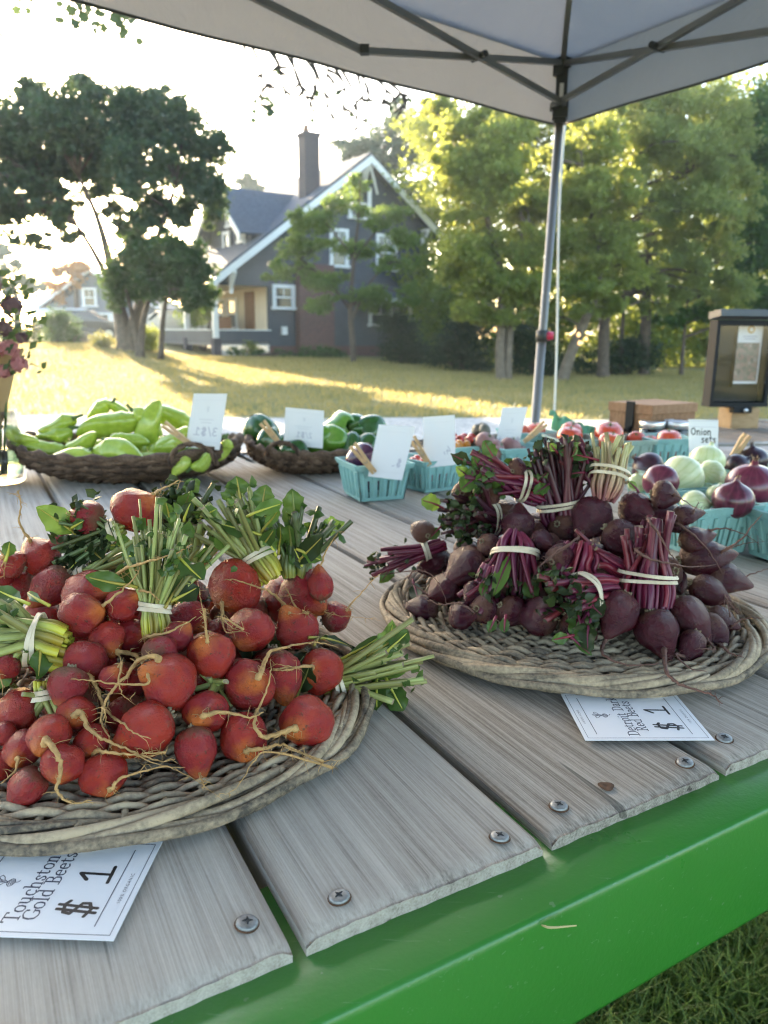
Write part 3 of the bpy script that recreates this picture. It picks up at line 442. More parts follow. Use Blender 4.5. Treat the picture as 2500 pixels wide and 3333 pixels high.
RED_BEETS = [
 ('r7',(0.1023,0.9712,0.9943),0.0156,1.0,(0.234,0.972,0.02),0.6,[]),
 ('r1',(0.1369,0.973,0.9935),0.0183,1.0,(0.363,0.916,0.168),0.4,[]),
 ('r7',(0.0506,0.9771,0.9396),0.0152,1.15,(-0.412,0.887,0.211),0.8,[]),
 ('r5',(0.1647,0.9197,0.961),0.0212,1.0,(0.103,0.633,0.767),0.35,[]),
 ('r7',(0.1273,0.9016,0.9411),0.0147,1.0,(0.711,0.457,-0.535),0.4,[]),
 ('r1',(0.1592,0.9761,0.9663),0.0173,1.0,(0.562,0.786,0.259),0.7,[]),
 ('r1',(0.1682,0.9638,1.0263),0.0123,1.0,(0.648,0.723,0.24),0.5,[]),
 ('r5',(0.1843,0.8665,0.957),0.0131,1.0,(0.431,-0.899,-0.082),0.4,[]),
 ('r6',(0.1967,0.8265,0.9488),0.0156,1.05,(0.743,0.65,0.163),0.3,[]),
 ('r3',(0.2582,0.9263,0.972),0.0249,1.12,(-0.569,-0.522,-0.636),0.3,[(0.0036,[(0.2446,0.9137,0.9567),(0.21,0.8169,0.972),(0.1866,0.8096,0.9583),(0.1722,0.8092,0.9458)]),(0.00162,[(0.1722,0.8092,0.9458),(0.2061,0.816,0.9674),(0.18,0.8157,0.9482),(0.1656,0.8115,0.933),(0.1608,0.8025,0.9168)])]),
 ('r3',(0.3122,0.9332,0.9813),0.023,1.0,(0.614,-0.707,-0.352),0.1,[(0.00432,[(0.3243,0.9193,0.9744),(0.2834,0.8002,0.9984),(0.2908,0.7937,0.9881),(0.2983,0.7908,0.9753),(0.3078,0.7895,0.9622),(0.3168,0.7881,0.9535)])]),
 ('r3',(0.3495,0.94,0.9722),0.0192,1.3,(0.772,-0.424,-0.473),0.3,[(0.00432,[(0.3661,0.9309,0.962),(0.3537,0.9002,0.9714),(0.3666,0.8886,0.9626),(0.384,0.8872,0.9462),(0.3971,0.8868,0.9294),(0.4116,0.8929,0.9104)])]),
 ('r2',(0.3396,0.9194,1.0018),0.0162,1.0,(0.951,-0.266,-0.159),0.5,[(0.00288,[(0.3528,0.9157,0.9996),(0.3462,0.9,1.0068),(0.3556,0.8952,1.0012),(0.3683,0.8882,0.9929),(0.3808,0.8818,0.9878)])]),
 ('r3',(0.2792,0.8741,0.9598),0.0201,1.3,(0.812,-0.32,-0.488),0.2,[(0.00432,[(0.2974,0.8669,0.9488),(0.2715,0.7959,0.9661),(0.2835,0.7863,0.9599),(0.3071,0.7894,0.9538),(0.353,0.846,0.933),(0.3994,0.8872,0.9242)])]),
 ('r6',(0.2063,0.8535,0.9434),0.0182,1.0,(0.867,-0.259,0.425),0.3,[]),
 ('r2',(0.3653,0.9111,0.9791),0.0137,1.2,(0.991,0.03,0.129),0.5,[(0.0036,[(0.3793,0.9115,0.981),(0.3679,0.8938,0.9866),(0.3706,0.8938,0.9916),(0.3733,0.8941,0.9983)])]),
 ('r4',(0.3945,0.916,0.9242),0.0237,1.4,(0.992,-0.025,0.122),0.3,[(0.00432,[(0.4229,0.9153,0.9277),(0.4084,0.8961,0.9371),(0.4264,0.8918,0.9521),(0.4385,0.8908,0.9711),(0.449,0.8893,0.9867)]),(0.00194,[(0.4119,0.9002,0.936),(0.4326,0.8938,0.9483),(0.4564,0.8836,0.9546)])]),
 ('r4',(0.4213,0.9127,0.8989),0.0184,1.4,(0.96,-0.162,-0.227),0.4,[(0.0036,[(0.4425,0.9092,0.8939),(0.443,0.9107,0.8944),(0.4516,0.9095,0.9038),(0.4626,0.9059,0.9103),(0.4707,0.9034,0.9156)]),(0.00162,[(0.443,0.9107,0.8944),(0.4484,0.9062,0.8888),(0.4528,0.9069,0.8975)])]),
 ('r4',(0.381,0.8618,0.8996),0.018,1.3,(0.869,-0.3,-0.393),0.2,[(0.0036,[(0.3985,0.8558,0.8917),(0.3946,0.8472,0.8992),(0.4005,0.8409,0.8888),(0.4075,0.8344,0.8803)]),(0.00162,[(0.4075,0.8344,0.8803),(0.3958,0.8458,0.8965),(0.3824,0.8144,0.8952),(0.3853,0.8059,0.8877)]),(0.00162,[(0.3853,0.8059,0.8877),(0.3825,0.8144,0.9074),(0.3895,0.8091,0.9018),(0.3938,0.8038,0.8931)])]),
 ('r2',(0.3755,0.9041,0.9501),0.0158,1.2,(0.968,0.056,0.245),0.3,[(0.0036,[(0.3913,0.905,0.9541),(0.391,0.9078,0.9596),(0.412,0.8999,0.9652),(0.4297,0.8905,0.961),(0.4455,0.8803,0.9521)])]),
 ('r4',(0.2503,0.7741,0.9051),0.0221,1.15,(-0.498,-0.478,-0.724),0.1,[(0.00504,[(0.2394,0.7637,0.8893),(0.2334,0.7581,0.877),(0.2232,0.7308,0.877),(0.2269,0.7117,0.877),(0.2425,0.6997,0.877),(0.2675,0.6927,0.8818)])]),
 ('r4',(0.2897,0.7652,0.8885),0.0233,1.03,(0.258,-0.544,-0.798),0.15,[(0.00576,[(0.2951,0.754,0.872),(0.2869,0.7322,0.877),(0.2727,0.6884,0.877),(0.2733,0.6629,0.877),(0.2852,0.647,0.877),(0.2938,0.6338,0.8785),(0.2983,0.6195,0.877)])]),
 ('r4',(0.3331,0.7909,0.8929),0.0198,1.4,(0.556,-0.421,-0.717),0.1,[(0.0036,[(0.3463,0.7809,0.8759),(0.3434,0.7571,0.877),(0.3417,0.74,0.877),(0.3314,0.7381,0.8784),(0.3193,0.736,0.8792)])]),
 ('r4',(0.3613,0.7969,0.8758),0.0157,1.4,(0.514,-0.242,-0.823),0.6,[(0.00432,[(0.371,0.7923,0.8602),(0.3527,0.747,0.877),(0.3548,0.7304,0.877),(0.3624,0.7209,0.877)])]),
 ('r4',(0.3242,0.7564,0.8756),0.015,1.2,(-0.474,-0.425,-0.771),0.4,[(0.0036,[(0.3169,0.7499,0.8637),(0.2965,0.7259,0.877),(0.2977,0.6949,0.877),(0.3118,0.6863,0.877)])]),
 ('r4',(0.3816,0.8222,0.8799),0.0135,1.3,(0.898,-0.099,-0.428),0.5,[(0.0036,[(0.3951,0.8207,0.8735),(0.388,0.806,0.877),(0.4003,0.8039,0.8871),(0.4166,0.7966,0.89)])]),
 ('r8',(0.0706,0.9861,0.8939),0.0206,1.15,(-0.909,-0.301,-0.29),0.15,[(0.0036,[(0.0521,0.98,0.888),(0.0511,0.9742,0.8883),(0.0199,0.9738,0.8833),(-0.0068,0.9729,0.88)])]),
 ('r8',(0.1017,0.8842,0.9204),0.0241,1.0,(-0.764,-0.491,-0.419),0.5,[]),
 ('r8',(0.0733,0.8747,0.895),0.0184,1.05,(-0.787,-0.585,-0.196),0.1,[(0.00432,[(0.0602,0.865,0.8918),(0.0529,0.8637,0.8919),(0.0389,0.8671,0.8995),(0.0291,0.8704,0.9086)]),(0.00194,[(0.0291,0.8704,0.9086),(0.036,0.8728,0.9167),(0.0532,0.8781,0.9137),(0.0646,0.8548,0.9067),(0.0722,0.8411,0.8913),(0.0708,0.8195,0.8821),(0.0641,0.7892,0.877)])]),
 ('r8',(0.0869,0.8193,0.8809),0.015,1.0,(0.861,-0.45,0.238),0.4,[(0.0036,[(0.098,0.8135,0.8839),(0.0996,0.8046,0.8921),(0.083,0.8122,0.8989),(0.0648,0.8153,0.8962),(0.0495,0.8507,0.8892)])]),
 ('r8',(0.0491,0.8641,0.8748),0.0141,1.4,(-0.99,-0.08,0.116),0.4,[(0.0036,[(0.0323,0.8627,0.8767),(0.0293,0.8635,0.88),(0.0251,0.8655,0.8852)])]),
 ('r5',(0.1029,0.8386,0.9039),0.0115,1.0,(-0.572,-0.694,-0.438),0.3,[]),
]
STALKS = [
 ('g1',(-0.1974,0.6301,0.9576),(0.071,0.339,0.938),0.0708,(0.108,-0.319,-0.942),0.0246,0.0104,0.026,0.0111,36),
 ('g2',(-0.1307,0.7605,0.9644),(-0.534,0.291,0.793),0.0573,(0.604,-0.275,-0.748),0.0256,0.0151,0.0342,0.0121,36),
 ('g9',(-0.0933,0.7737,0.955),(0.07,0.411,0.909),0.0423,(0.009,-0.225,-0.974),0.0149,0.0149,0.0242,0.0134,32),
 ('g4',(-0.283,0.5887,0.9439),(-0.982,-0.122,0.144),0.0417,(0.94,0.035,-0.339),0.0252,0.0165,0.0251,0.0166,32),
 ('g5',(-0.0422,0.6769,0.8699),(0.971,0.164,0.177),0.0659,(-0.969,-0.155,-0.194),0.0156,0.0139,0.0267,0.014,28),
 ('g6',(-0.2626,0.721,1.0019),(-0.924,-0.283,-0.256),0.0413,(0.89,0.102,0.443),0.0126,0.0084,0.0186,0.0072,24),
 ('g10',(-0.221,0.7947,0.9846),(0.041,0.367,0.929),0.0303,(0.009,-0.225,-0.974),0.0177,0.0151,0.0232,0.0136,30),
 ('g8',(-0.286,0.6965,0.9645),(0.949,0.168,0.267),0.0449,(-0.946,-0.073,-0.316),0.0135,0.0057,0.0085,0.0061,9),
 ('g7',(-0.2642,0.5524,0.9132),(0.156,-0.317,-0.935),0.0157,(-0.309,0.497,0.811),0.0111,0.0051,0.0075,0.005,8),
 ('g3',(-0.1362,0.587,0.9063),(0.065,-0.846,-0.528),0.0088,(-0.005,0.914,0.405),0.0078,0.0063,0.0085,0.0053,8),
 ('r1',(0.1762,0.9644,1.0033),(-0.961,-0.038,0.274),0.0711,(0.913,0.009,-0.409),0.0287,0.016,0.0171,0.0136,26),
 ('r2',(0.2266,0.9617,0.9804),(-0.127,0.106,0.986),0.0675,(0.108,-0.126,-0.986),0.028,0.0266,0.0312,0.0221,36),
 ('r9',(0.2662,0.9591,1.0186),(-0.615,0.29,0.733),0.0537,(0.537,-0.19,-0.822),0.0225,0.012,0.0159,0.0109,16),
 ('r3',(0.2779,0.9377,1.024),(0.187,0.315,0.931),0.039,(-0.233,-0.312,-0.921),0.0322,0.0195,0.0174,0.0122,18),
 ('r4',(0.2913,0.8133,0.9306),(0.061,0.205,0.977),0.0553,(-0.109,-0.365,-0.925),0.0333,0.0265,0.0221,0.028,28),
 ('r5',(0.1512,0.8548,0.9449),(-0.109,-0.392,-0.914),0.0547,(0.041,0.32,0.946),0.0233,0.0227,0.0332,0.0074,28),
 ('r6',(0.2142,0.7849,0.9177),(-0.797,-0.602,0.05),0.0292,(0.943,0.332,0.039),0.0362,0.0205,0.0263,0.015,32),
 ('r7',(0.1308,0.9738,0.9563),(-0.781,-0.61,0.134),0.0463,(0.914,0.398,-0.084),0.0339,0.022,0.0308,0.0153,38),
 ('r6b',(0.2149,0.828,0.9373),(-0.271,-0.437,-0.858),0.0308,(0.278,0.308,0.91),0.0261,0.0212,0.0291,0.0166,24),
 ('r4b',(0.2511,0.8325,0.9427),(-0.903,-0.024,0.428),0.0262,(0.866,0.011,-0.5),0.0324,0.0088,0.011,0.0083,10),
 ('r5b',(0.1192,0.8412,0.9118),(-0.317,-0.39,-0.865),0.0313,(0.279,0.216,0.936),0.0204,0.0125,0.0191,0.0098,16),
 ('g1b',(-0.2099,0.7782,0.9463),(0.276,0.352,0.894),0.0413,(-0.09,-0.319,-0.943),0.0413,0.0138,0.0203,0.0124,18),
 ('r8',(0.0556,0.9797,0.9115),(-0.952,-0.18,-0.245),0.0658,(0.926,0.272,0.263),0.0266,0.0086,0.011,0.0078,11),
]
LEAVES = [
 ('g6',(-0.2975,0.7112,1.0041),(-0.3199,0.6958,1.0317),0.0243,0.75),
 ('g6',(-0.2598,0.7265,0.9862),(-0.2896,0.7147,0.9927),0.0151,0.45),
 ('g6',(-0.2634,0.7245,0.9915),(-0.2472,0.7303,0.984),0.015,0.5),
 ('g6',(-0.2825,0.7183,0.9835),(-0.2598,0.6919,0.9773),0.0149,0.25),
 ('g6',(-0.2884,0.7155,0.9818),(-0.292,0.6886,0.9757),0.0138,0.2),
 ('g6',(-0.2935,0.7053,1.0103),(-0.2798,0.7001,1.0175),0.0101,0.5),
 ('g1',(-0.1837,0.6309,0.9667),(-0.1789,0.6623,0.9781),0.0205,0.35),
 ('g1',(-0.1785,0.6342,0.9655),(-0.1657,0.6494,0.9681),0.0185,0.25),
 ('g1',(-0.1967,0.6991,0.9874),(-0.1836,0.7019,0.996),0.0123,0.5),
 ('g2',(-0.1282,0.7473,1.0157),(-0.0998,0.7437,1.0264),0.0177,0.9),
 ('g2',(-0.1186,0.7516,1.0013),(-0.0997,0.7464,1.0198),0.0155,0.7),
 ('g2',(-0.1311,0.7538,0.9932),(-0.1677,0.7472,1.0044),0.0204,0.55),
 ('g2',(-0.1449,0.7548,0.9829),(-0.1585,0.7518,0.9898),0.0108,0.4),
 ('g2',(-0.1278,0.759,0.9718),(-0.109,0.7511,1.0015),0.0134,0.5),
 ('g2',(-0.1808,0.744,1.0123),(-0.1654,0.745,1.0195),0.0141,0.7),
 ('g9',(-0.0893,0.761,0.9602),(-0.0599,0.7481,0.9929),0.0208,0.3),
 ('g9',(-0.0826,0.7571,0.9728),(-0.0646,0.7576,0.9614),0.0158,0.75),
 ('g9',(-0.1118,0.7575,0.9724),(-0.1194,0.7544,0.9882),0.017,0.7),
 ('g9',(-0.1068,0.7575,0.9775),(-0.0982,0.7508,1.0029),0.0133,0.6),
 ('g9',(-0.0834,0.7618,0.9536),(-0.0908,0.7556,0.9781),0.0147,0.3),
 ('g5',(0.0035,0.71,0.8794),(0.0094,0.7482,0.8932),0.02,0.95),
 ('g5',(-0.0056,0.6759,0.8697),(-0.0051,0.6377,0.8601),0.0174,0.55),
 ('g5',(-0.0093,0.6806,0.8704),(0.024,0.6917,0.8736),0.012,0.8),
 ('g5',(-0.0037,0.669,0.8691),(0.008,0.6603,0.8695),0.0082,0.5),
 ('g5',(-0.058,0.6944,0.9046),(-0.0246,0.7217,0.8875),0.0111,0.2),
 ('g5',(-0.0623,0.6813,0.9079),(-0.0565,0.7121,0.9054),0.01,0.45),
 ('g5',(-0.0323,0.7008,0.8851),(-0.0024,0.7334,0.8859),0.0103,0.35),
 ('g4',(-0.3008,0.5874,0.9536),(-0.3197,0.6023,0.9621),0.0145,0.6),
 ('g4',(-0.3101,0.5817,0.9486),(-0.2993,0.5888,0.9551),0.0134,0.4),
 ('g4',(-0.3051,0.6127,0.9698),(-0.3324,0.6337,0.9686),0.0139,0.6),
 ('g4',(-0.2861,0.6102,0.9698),(-0.3081,0.6245,0.9742),0.0069,0.4),
 ('g10',(-0.2121,0.7399,1.0121),(-0.2133,0.7351,1.0299),0.0105,0.6),
 ('g10',(-0.1974,0.7418,1.0117),(-0.1911,0.7384,1.027),0.0129,0.3),
 ('g8',(-0.3456,0.6782,0.9886),(-0.3449,0.6863,1.0011),0.012,0.4),
 ('r1',(0.1133,0.9649,1.0103),(0.0899,0.9624,1.0281),0.0151,0.9),
 ('r1',(0.1232,0.9639,1.0228),(0.1102,0.9605,1.0422),0.012,0.4),
 ('r1',(0.1567,0.9633,1.0125),(0.1321,0.9627,1.0231),0.0075,0.7),
 ('r2',(0.1944,0.9608,1.0026),(0.1771,0.9679,0.9808),0.0211,1.0),
 ('r2',(0.2007,0.961,0.9995),(0.1829,0.9602,1.0209),0.0121,0.5),
 ('r2',(0.2522,0.9419,1.0439),(0.2163,0.9498,1.051),0.0161,0.35),
 ('r2',(0.2131,0.9505,1.0508),(0.2039,0.9496,1.0595),0.0102,0.9),
 ('r2',(0.2446,0.9469,1.0241),(0.229,0.9524,1.0212),0.0137,0.3),
 ('r7',(0.0714,0.9698,0.9748),(0.0496,0.9652,0.985),0.023,0.85),
 ('r7',(0.1165,0.9756,0.9517),(0.0954,0.941,0.9298),0.0139,0.6),
 ('r7',(0.0718,0.9748,0.9435),(0.0582,0.9631,0.9313),0.0139,0.6),
 ('r7',(0.121,0.9705,0.9813),(0.1416,0.9671,0.9698),0.0153,0.3),
 ('r7',(0.1113,0.9734,0.9617),(0.0963,0.9751,0.9533),0.0154,0.5),
 ('r5',(0.1426,0.8392,0.9444),(0.1214,0.8074,0.9134),0.0155,0.85),
 ('r5',(0.1198,0.7804,0.8918),(0.1129,0.7727,0.8806),0.0102,0.4),
 ('r5',(0.1304,0.7756,0.8951),(0.1281,0.7649,0.8832),0.0114,0.35),
 ('r5',(0.1142,0.8254,0.9198),(0.109,0.8119,0.909),0.0093,0.5),
 ('r6',(0.2046,0.7532,0.9018),(0.2112,0.7334,0.8793),0.0202,0.5),
 ('r6',(0.1959,0.7407,0.8867),(0.2117,0.7266,0.8745),0.008,0.45),
 ('r6',(0.1909,0.7428,0.8887),(0.1743,0.745,0.8841),0.012,0.45),
 ('r8',(0.0124,1.0115,0.88),(-0.002,0.9772,0.8707),0.0179,0.4),
 ('r8',(0.0387,0.9294,0.8817),(0.0448,0.8932,0.8695),0.0165,0.1),
 ('r3',(0.3097,0.9268,1.0078),(0.3,0.9307,1.0172),0.0084,0.8),
]
TREES = {
 'maple':([[(-8.91,27.0,0.716,0.3),(-9.008,27.0,1.61,0.26),(-9.144,27.0,2.369,0.2),(-9.293,27.0,3.564,0.14),(-9.582,27.0,4.877,0.09),(-10.091,27.0,6.16,0.05)],[(-8.846,27.0,0.717,0.26),(-8.534,27.0,1.614,0.2),(-8.01,27.0,2.98,0.13),(-7.536,27.0,4.459,0.09),(-6.922,27.0,5.902,0.05)],[(-9.144,27.0,2.369,0.14),(-9.813,27.0,3.854,0.08),(-10.899,27.0,5.585,0.04)]],
  [(-11.613,27.0,7.681,1.08,0.95),(-11.232,26.133,6.881,0.47,0.36),(-12.36,26.444,6.998,0.58,0.5),(-12.153,26.429,7.688,0.42,0.35),(-13.689,28.0,7.046,1.2,1.2),(-12.252,27.387,7.422,0.63,0.63),(-14.598,28.76,6.195,0.65,0.69),(-12.495,27.356,6.393,0.6,0.55),(-9.864,26.0,7.715,1.1,0.85),(-10.658,26.095,7.642,0.63,0.48),(-10.576,26.696,7.057,0.55,0.5),(-10.505,25.323,7.57,0.53,0.38),(-8.761,27.0,7.841,1.14,0.95),(-9.309,27.253,7.038,0.42,0.35),(-9.343,27.995,7.278,0.55,0.43),(-8.344,26.553,7.047,0.45,0.47),(-7.275,27.0,7.715,1.08,0.89),(-8.219,27.809,7.239,0.48,0.45),(-6.761,27.231,7.444,0.44,0.48),(-6.998,26.086,6.859,0.41,0.4),(-6.261,27.0,7.032,0.89,0.89),(-6.755,27.92,8.087,0.53,0.48),(-5.531,26.821,6.925,0.52,0.48),(-5.338,26.383,7.171,0.48,0.37),(-6.01,27.0,5.91,0.6,0.6),(-6.454,26.663,5.671,0.34,0.44),(-5.438,26.725,5.838,0.3,0.41),(-6.033,26.416,5.329,0.44,0.34),(-7.163,28.0,6.371,0.73,0.62),(-6.42,27.299,6.067,0.36,0.4),(-6.204,27.245,6.075,0.37,0.46),(-8.072,27.956,6.491,0.42,0.47),(-8.093,26.0,6.26,0.99,0.74),(-7.932,25.497,5.591,0.35,0.33),(-7.141,25.509,6.621,0.45,0.26),(-7.868,25.283,5.619,0.39,0.4),(-10.586,28.0,6.781,1.06,0.8),(-9.444,27.806,6.497,0.51,0.47),(-9.727,27.989,7.198,0.57,0.42),(-10.248,28.849,6.641,0.61,0.47),(-11.912,27.0,6.145,0.8,0.7),(-12.783,27.63,5.547,0.57,0.47),(-13.27,27.846,6.436,0.55,0.39),(-11.361,27.337,6.371,0.61,0.53),(-13.676,27.0,5.276,0.81,0.71),(-12.789,27.334,5.079,0.4,0.54),(-13.237,27.493,5.122,0.53,0.45),(-12.48,26.026,5.407,0.35,0.5),(-12.497,27.0,4.853,0.61,0.51),(-12.415,27.756,5.27,0.44,0.36),(-13.098,26.661,5.001,0.31,0.33),(-11.43,26.053,5.107,0.35,0.3),(-11.23,27.0,5.296,0.6,0.5),(-10.619,27.216,5.213,0.37,0.36),(-10.46,26.021,4.781,0.4,0.3),(-10.668,26.762,5.796,0.29,0.31),(-9.892,28.0,5.611,0.68,0.47),(-10.022,28.933,6.211,0.37,0.29),(-9.409,28.025,5.395,0.44,0.34),(-11.045,28.763,5.476,0.48,0.23),(-7.724,27.0,5.181,0.66,0.48),(-7.692,27.597,4.823,0.48,0.29),(-7.307,26.989,4.641,0.33,0.24),(-7.856,26.011,4.597,0.46,0.31),(-10.539,27.0,4.434,0.51,0.3),(-10.776,26.968,4.117,0.31,0.2),(-10.305,27.533,4.37,0.37,0.18),(-9.785,26.627,4.426,0.33,0.19),(-8.681,27.0,4.595,0.46,0.3),(-8.46,27.735,4.864,0.34,0.17),(-8.705,27.542,5.008,0.27,0.15),(-8.826,26.288,4.238,0.22,0.14),(-6.668,27.0,4.901,0.51,0.4),(-6.517,27.152,5.26,0.37,0.23),(-7.276,27.872,4.632,0.25,0.24),(-6.195,26.046,4.362,0.27,0.21),(-11.953,27.0,4.13,0.41,0.31),(-11.647,27.615,4.149,0.29,0.22),(-11.646,27.148,4.229,0.26,0.19),(-11.581,27.303,4.313,0.31,0.15),(-5.736,27.0,5.197,0.4,0.4),(-5.865,26.606,5.564,0.25,0.28),(-5.418,27.407,5.444,0.26,0.3),(-6.111,27.993,4.986,0.23,0.27),(-14.657,27.0,7.242,1.15,1.15),(-13.603,26.568,7.668,0.5,0.61),(-15.562,27.387,6.951,0.46,0.56),(-14.902,26.312,7.637,0.64,0.56),(-15.017,27.0,5.551,0.8,0.8),(-14.132,27.208,5.145,0.61,0.6),(-15.856,27.856,5.044,0.44,0.44),(-13.917,26.598,6.098,0.39,0.42),(-15.971,27.0,6.394,1.03,1.16),(-15.287,27.094,6.671,0.55,0.59),(-14.724,26.194,6.45,0.47,0.44),(-15.744,27.985,6.414,0.41,0.44),(-11.244,27.0,8.434,0.5,0.5),(-11.551,27.31,8.032,0.27,0.27),(-10.873,27.388,8.689,0.27,0.25),(-11.57,27.689,9.04,0.24,0.2),(-11.509,27.0,8.77,0.38,0.31),(-11.553,26.512,8.612,0.15,0.17),(-11.711,26.774,8.53,0.21,0.13),(-12.138,27.92,8.936,0.22,0.12),(-9.737,27.0,8.717,0.44,0.35),(-9.379,26.464,8.383,0.24,0.19),(-10.335,27.651,8.99,0.24,0.14),(-9.221,26.759,8.661,0.25,0.2),(-8.417,27.0,8.525,0.38,0.32),(-8.248,27.238,8.838,0.19,0.12),(-8.215,27.2,8.702,0.19,0.18),(-8.17,27.324,8.552,0.16,0.18),(-7.53,27.0,8.464,0.44,0.35),(-7.907,27.668,8.311,0.23,0.16),(-7.258,27.397,8.795,0.25,0.18),(-7.59,26.163,8.407,0.25,0.15),(-6.504,27.0,8.2,0.35,0.35),(-6.44,26.5,8.342,0.17,0.17),(-6.535,27.393,8.089,0.19,0.2),(-5.994,26.002,7.711,0.19,0.16)]),
 'dogwood':([[(-7.832,25.0,0.841,0.13),(-7.639,25.0,1.585,0.1),(-7.289,25.0,2.571,0.07),(-6.952,25.0,3.402,0.04)],[(-7.17,25.0,0.847,0.1),(-7.025,25.0,1.59,0.08),(-6.782,25.0,2.575,0.05)],[(-7.832,25.0,0.841,0.1),(-7.995,25.0,1.723,0.07),(-8.157,25.0,2.563,0.05)]],
  [(-7.671,25.0,3.396,0.6,0.5),(-7.397,25.466,3.902,0.37,0.22),(-7.273,25.78,3.358,0.29,0.28),(-7.706,25.21,4.016,0.31,0.27),(-6.658,25.0,3.541,0.6,0.55),(-6.238,25.725,3.497,0.44,0.37),(-6.87,24.875,2.935,0.39,0.35),(-6.343,24.552,3.133,0.4,0.38),(-5.96,25.0,3.135,0.5,0.5),(-5.835,24.642,3.589,0.3,0.33),(-6.168,24.527,3.396,0.28,0.22),(-5.939,24.173,2.473,0.23,0.32),(-7.289,25.0,2.571,0.66,0.41),(-6.942,25.866,2.655,0.31,0.2),(-7.581,24.681,2.982,0.37,0.18),(-8.378,25.686,2.451,0.32,0.21),(-8.283,25.0,2.84,0.45,0.45),(-7.949,25.321,2.475,0.24,0.27),(-8.095,25.437,3.075,0.31,0.22),(-7.452,24.07,2.695,0.21,0.21),(-5.854,25.0,2.304,0.41,0.36),(-5.98,24.729,1.995,0.29,0.21),(-5.693,25.903,2.367,0.21,0.26),(-6.154,25.409,2.747,0.18,0.25),(-6.574,25.6,2.611,0.52,0.41),(-6.681,24.876,2.994,0.23,0.19),(-7.278,26.087,2.573,0.31,0.23),(-6.086,25.038,2.986,0.22,0.19),(-8.467,25.0,2.282,0.36,0.28),(-8.353,24.688,1.967,0.17,0.17),(-8.655,24.696,2.022,0.25,0.14),(-8.356,25.651,2.343,0.16,0.14),(-7.636,25.0,3.941,0.4,0.25),(-7.561,24.612,4.204,0.22,0.11),(-7.678,24.927,4.166,0.19,0.13),(-8.085,25.567,3.802,0.19,0.11)]),
 'orangetree':([[(-18.758,48.0,1.641,0.2),(-18.625,48.0,3.266,0.15),(-18.677,48.0,4.334,0.1)]],
  [(-18.954,48.0,4.332,0.78,0.68),(-19.035,48.117,5.002,0.36,0.35),(-18.029,47.362,4.715,0.54,0.39),(-19.182,47.046,4.739,0.46,0.42),(-18.218,48.0,4.868,0.62,0.5),(-18.698,47.366,4.585,0.29,0.22),(-18.146,47.34,4.336,0.32,0.3),(-19.005,48.872,4.456,0.37,0.36),(-19.578,48.0,3.526,0.55,0.47),(-19.533,47.732,3.075,0.32,0.27),(-19.541,48.766,3.879,0.31,0.22),(-20.237,48.194,3.874,0.26,0.3)]),
 'fartree':([[(-24.25,52.0,1.94,0.3),(-24.104,52.0,3.406,0.2)]],
  [(-24.44,52.0,4.561,1.26,0.95),(-23.364,52.883,4.263,0.87,0.44),(-23.624,51.115,5.488,0.72,0.47),(-25.839,51.565,4.341,0.61,0.53),(-22.992,52.0,3.996,0.84,0.67),(-23.251,51.834,4.784,0.57,0.34),(-21.712,51.144,3.946,0.56,0.44),(-23.457,51.567,3.749,0.46,0.46),(-26.181,52.0,5.121,1.26,1.15),(-25.513,52.836,6.419,0.84,0.57),(-24.403,51.583,5.796,0.54,0.49),(-27.631,52.335,5.26,0.58,0.71)]),
 'yardtree':([[(-1.046,26.3,0.002,0.11),(-1.093,26.3,0.914,0.1),(-1.168,26.3,2.109,0.08),(-1.046,26.3,3.569,0.06),(-0.896,26.3,4.851,0.03)],[(-1.123,26.3,1.664,0.05),(-0.514,26.3,2.848,0.035),(0.238,26.3,3.579,0.02)],[(-1.153,26.3,1.961,0.05),(-1.882,26.3,2.837,0.035),(-2.782,26.3,3.554,0.02)],[(-1.046,26.3,3.569,0.04),(-1.72,26.3,4.421,0.025),(-2.312,26.3,4.98,0.015)],[(-1.046,26.3,3.569,0.04),(-0.223,26.3,4.575,0.02)]],
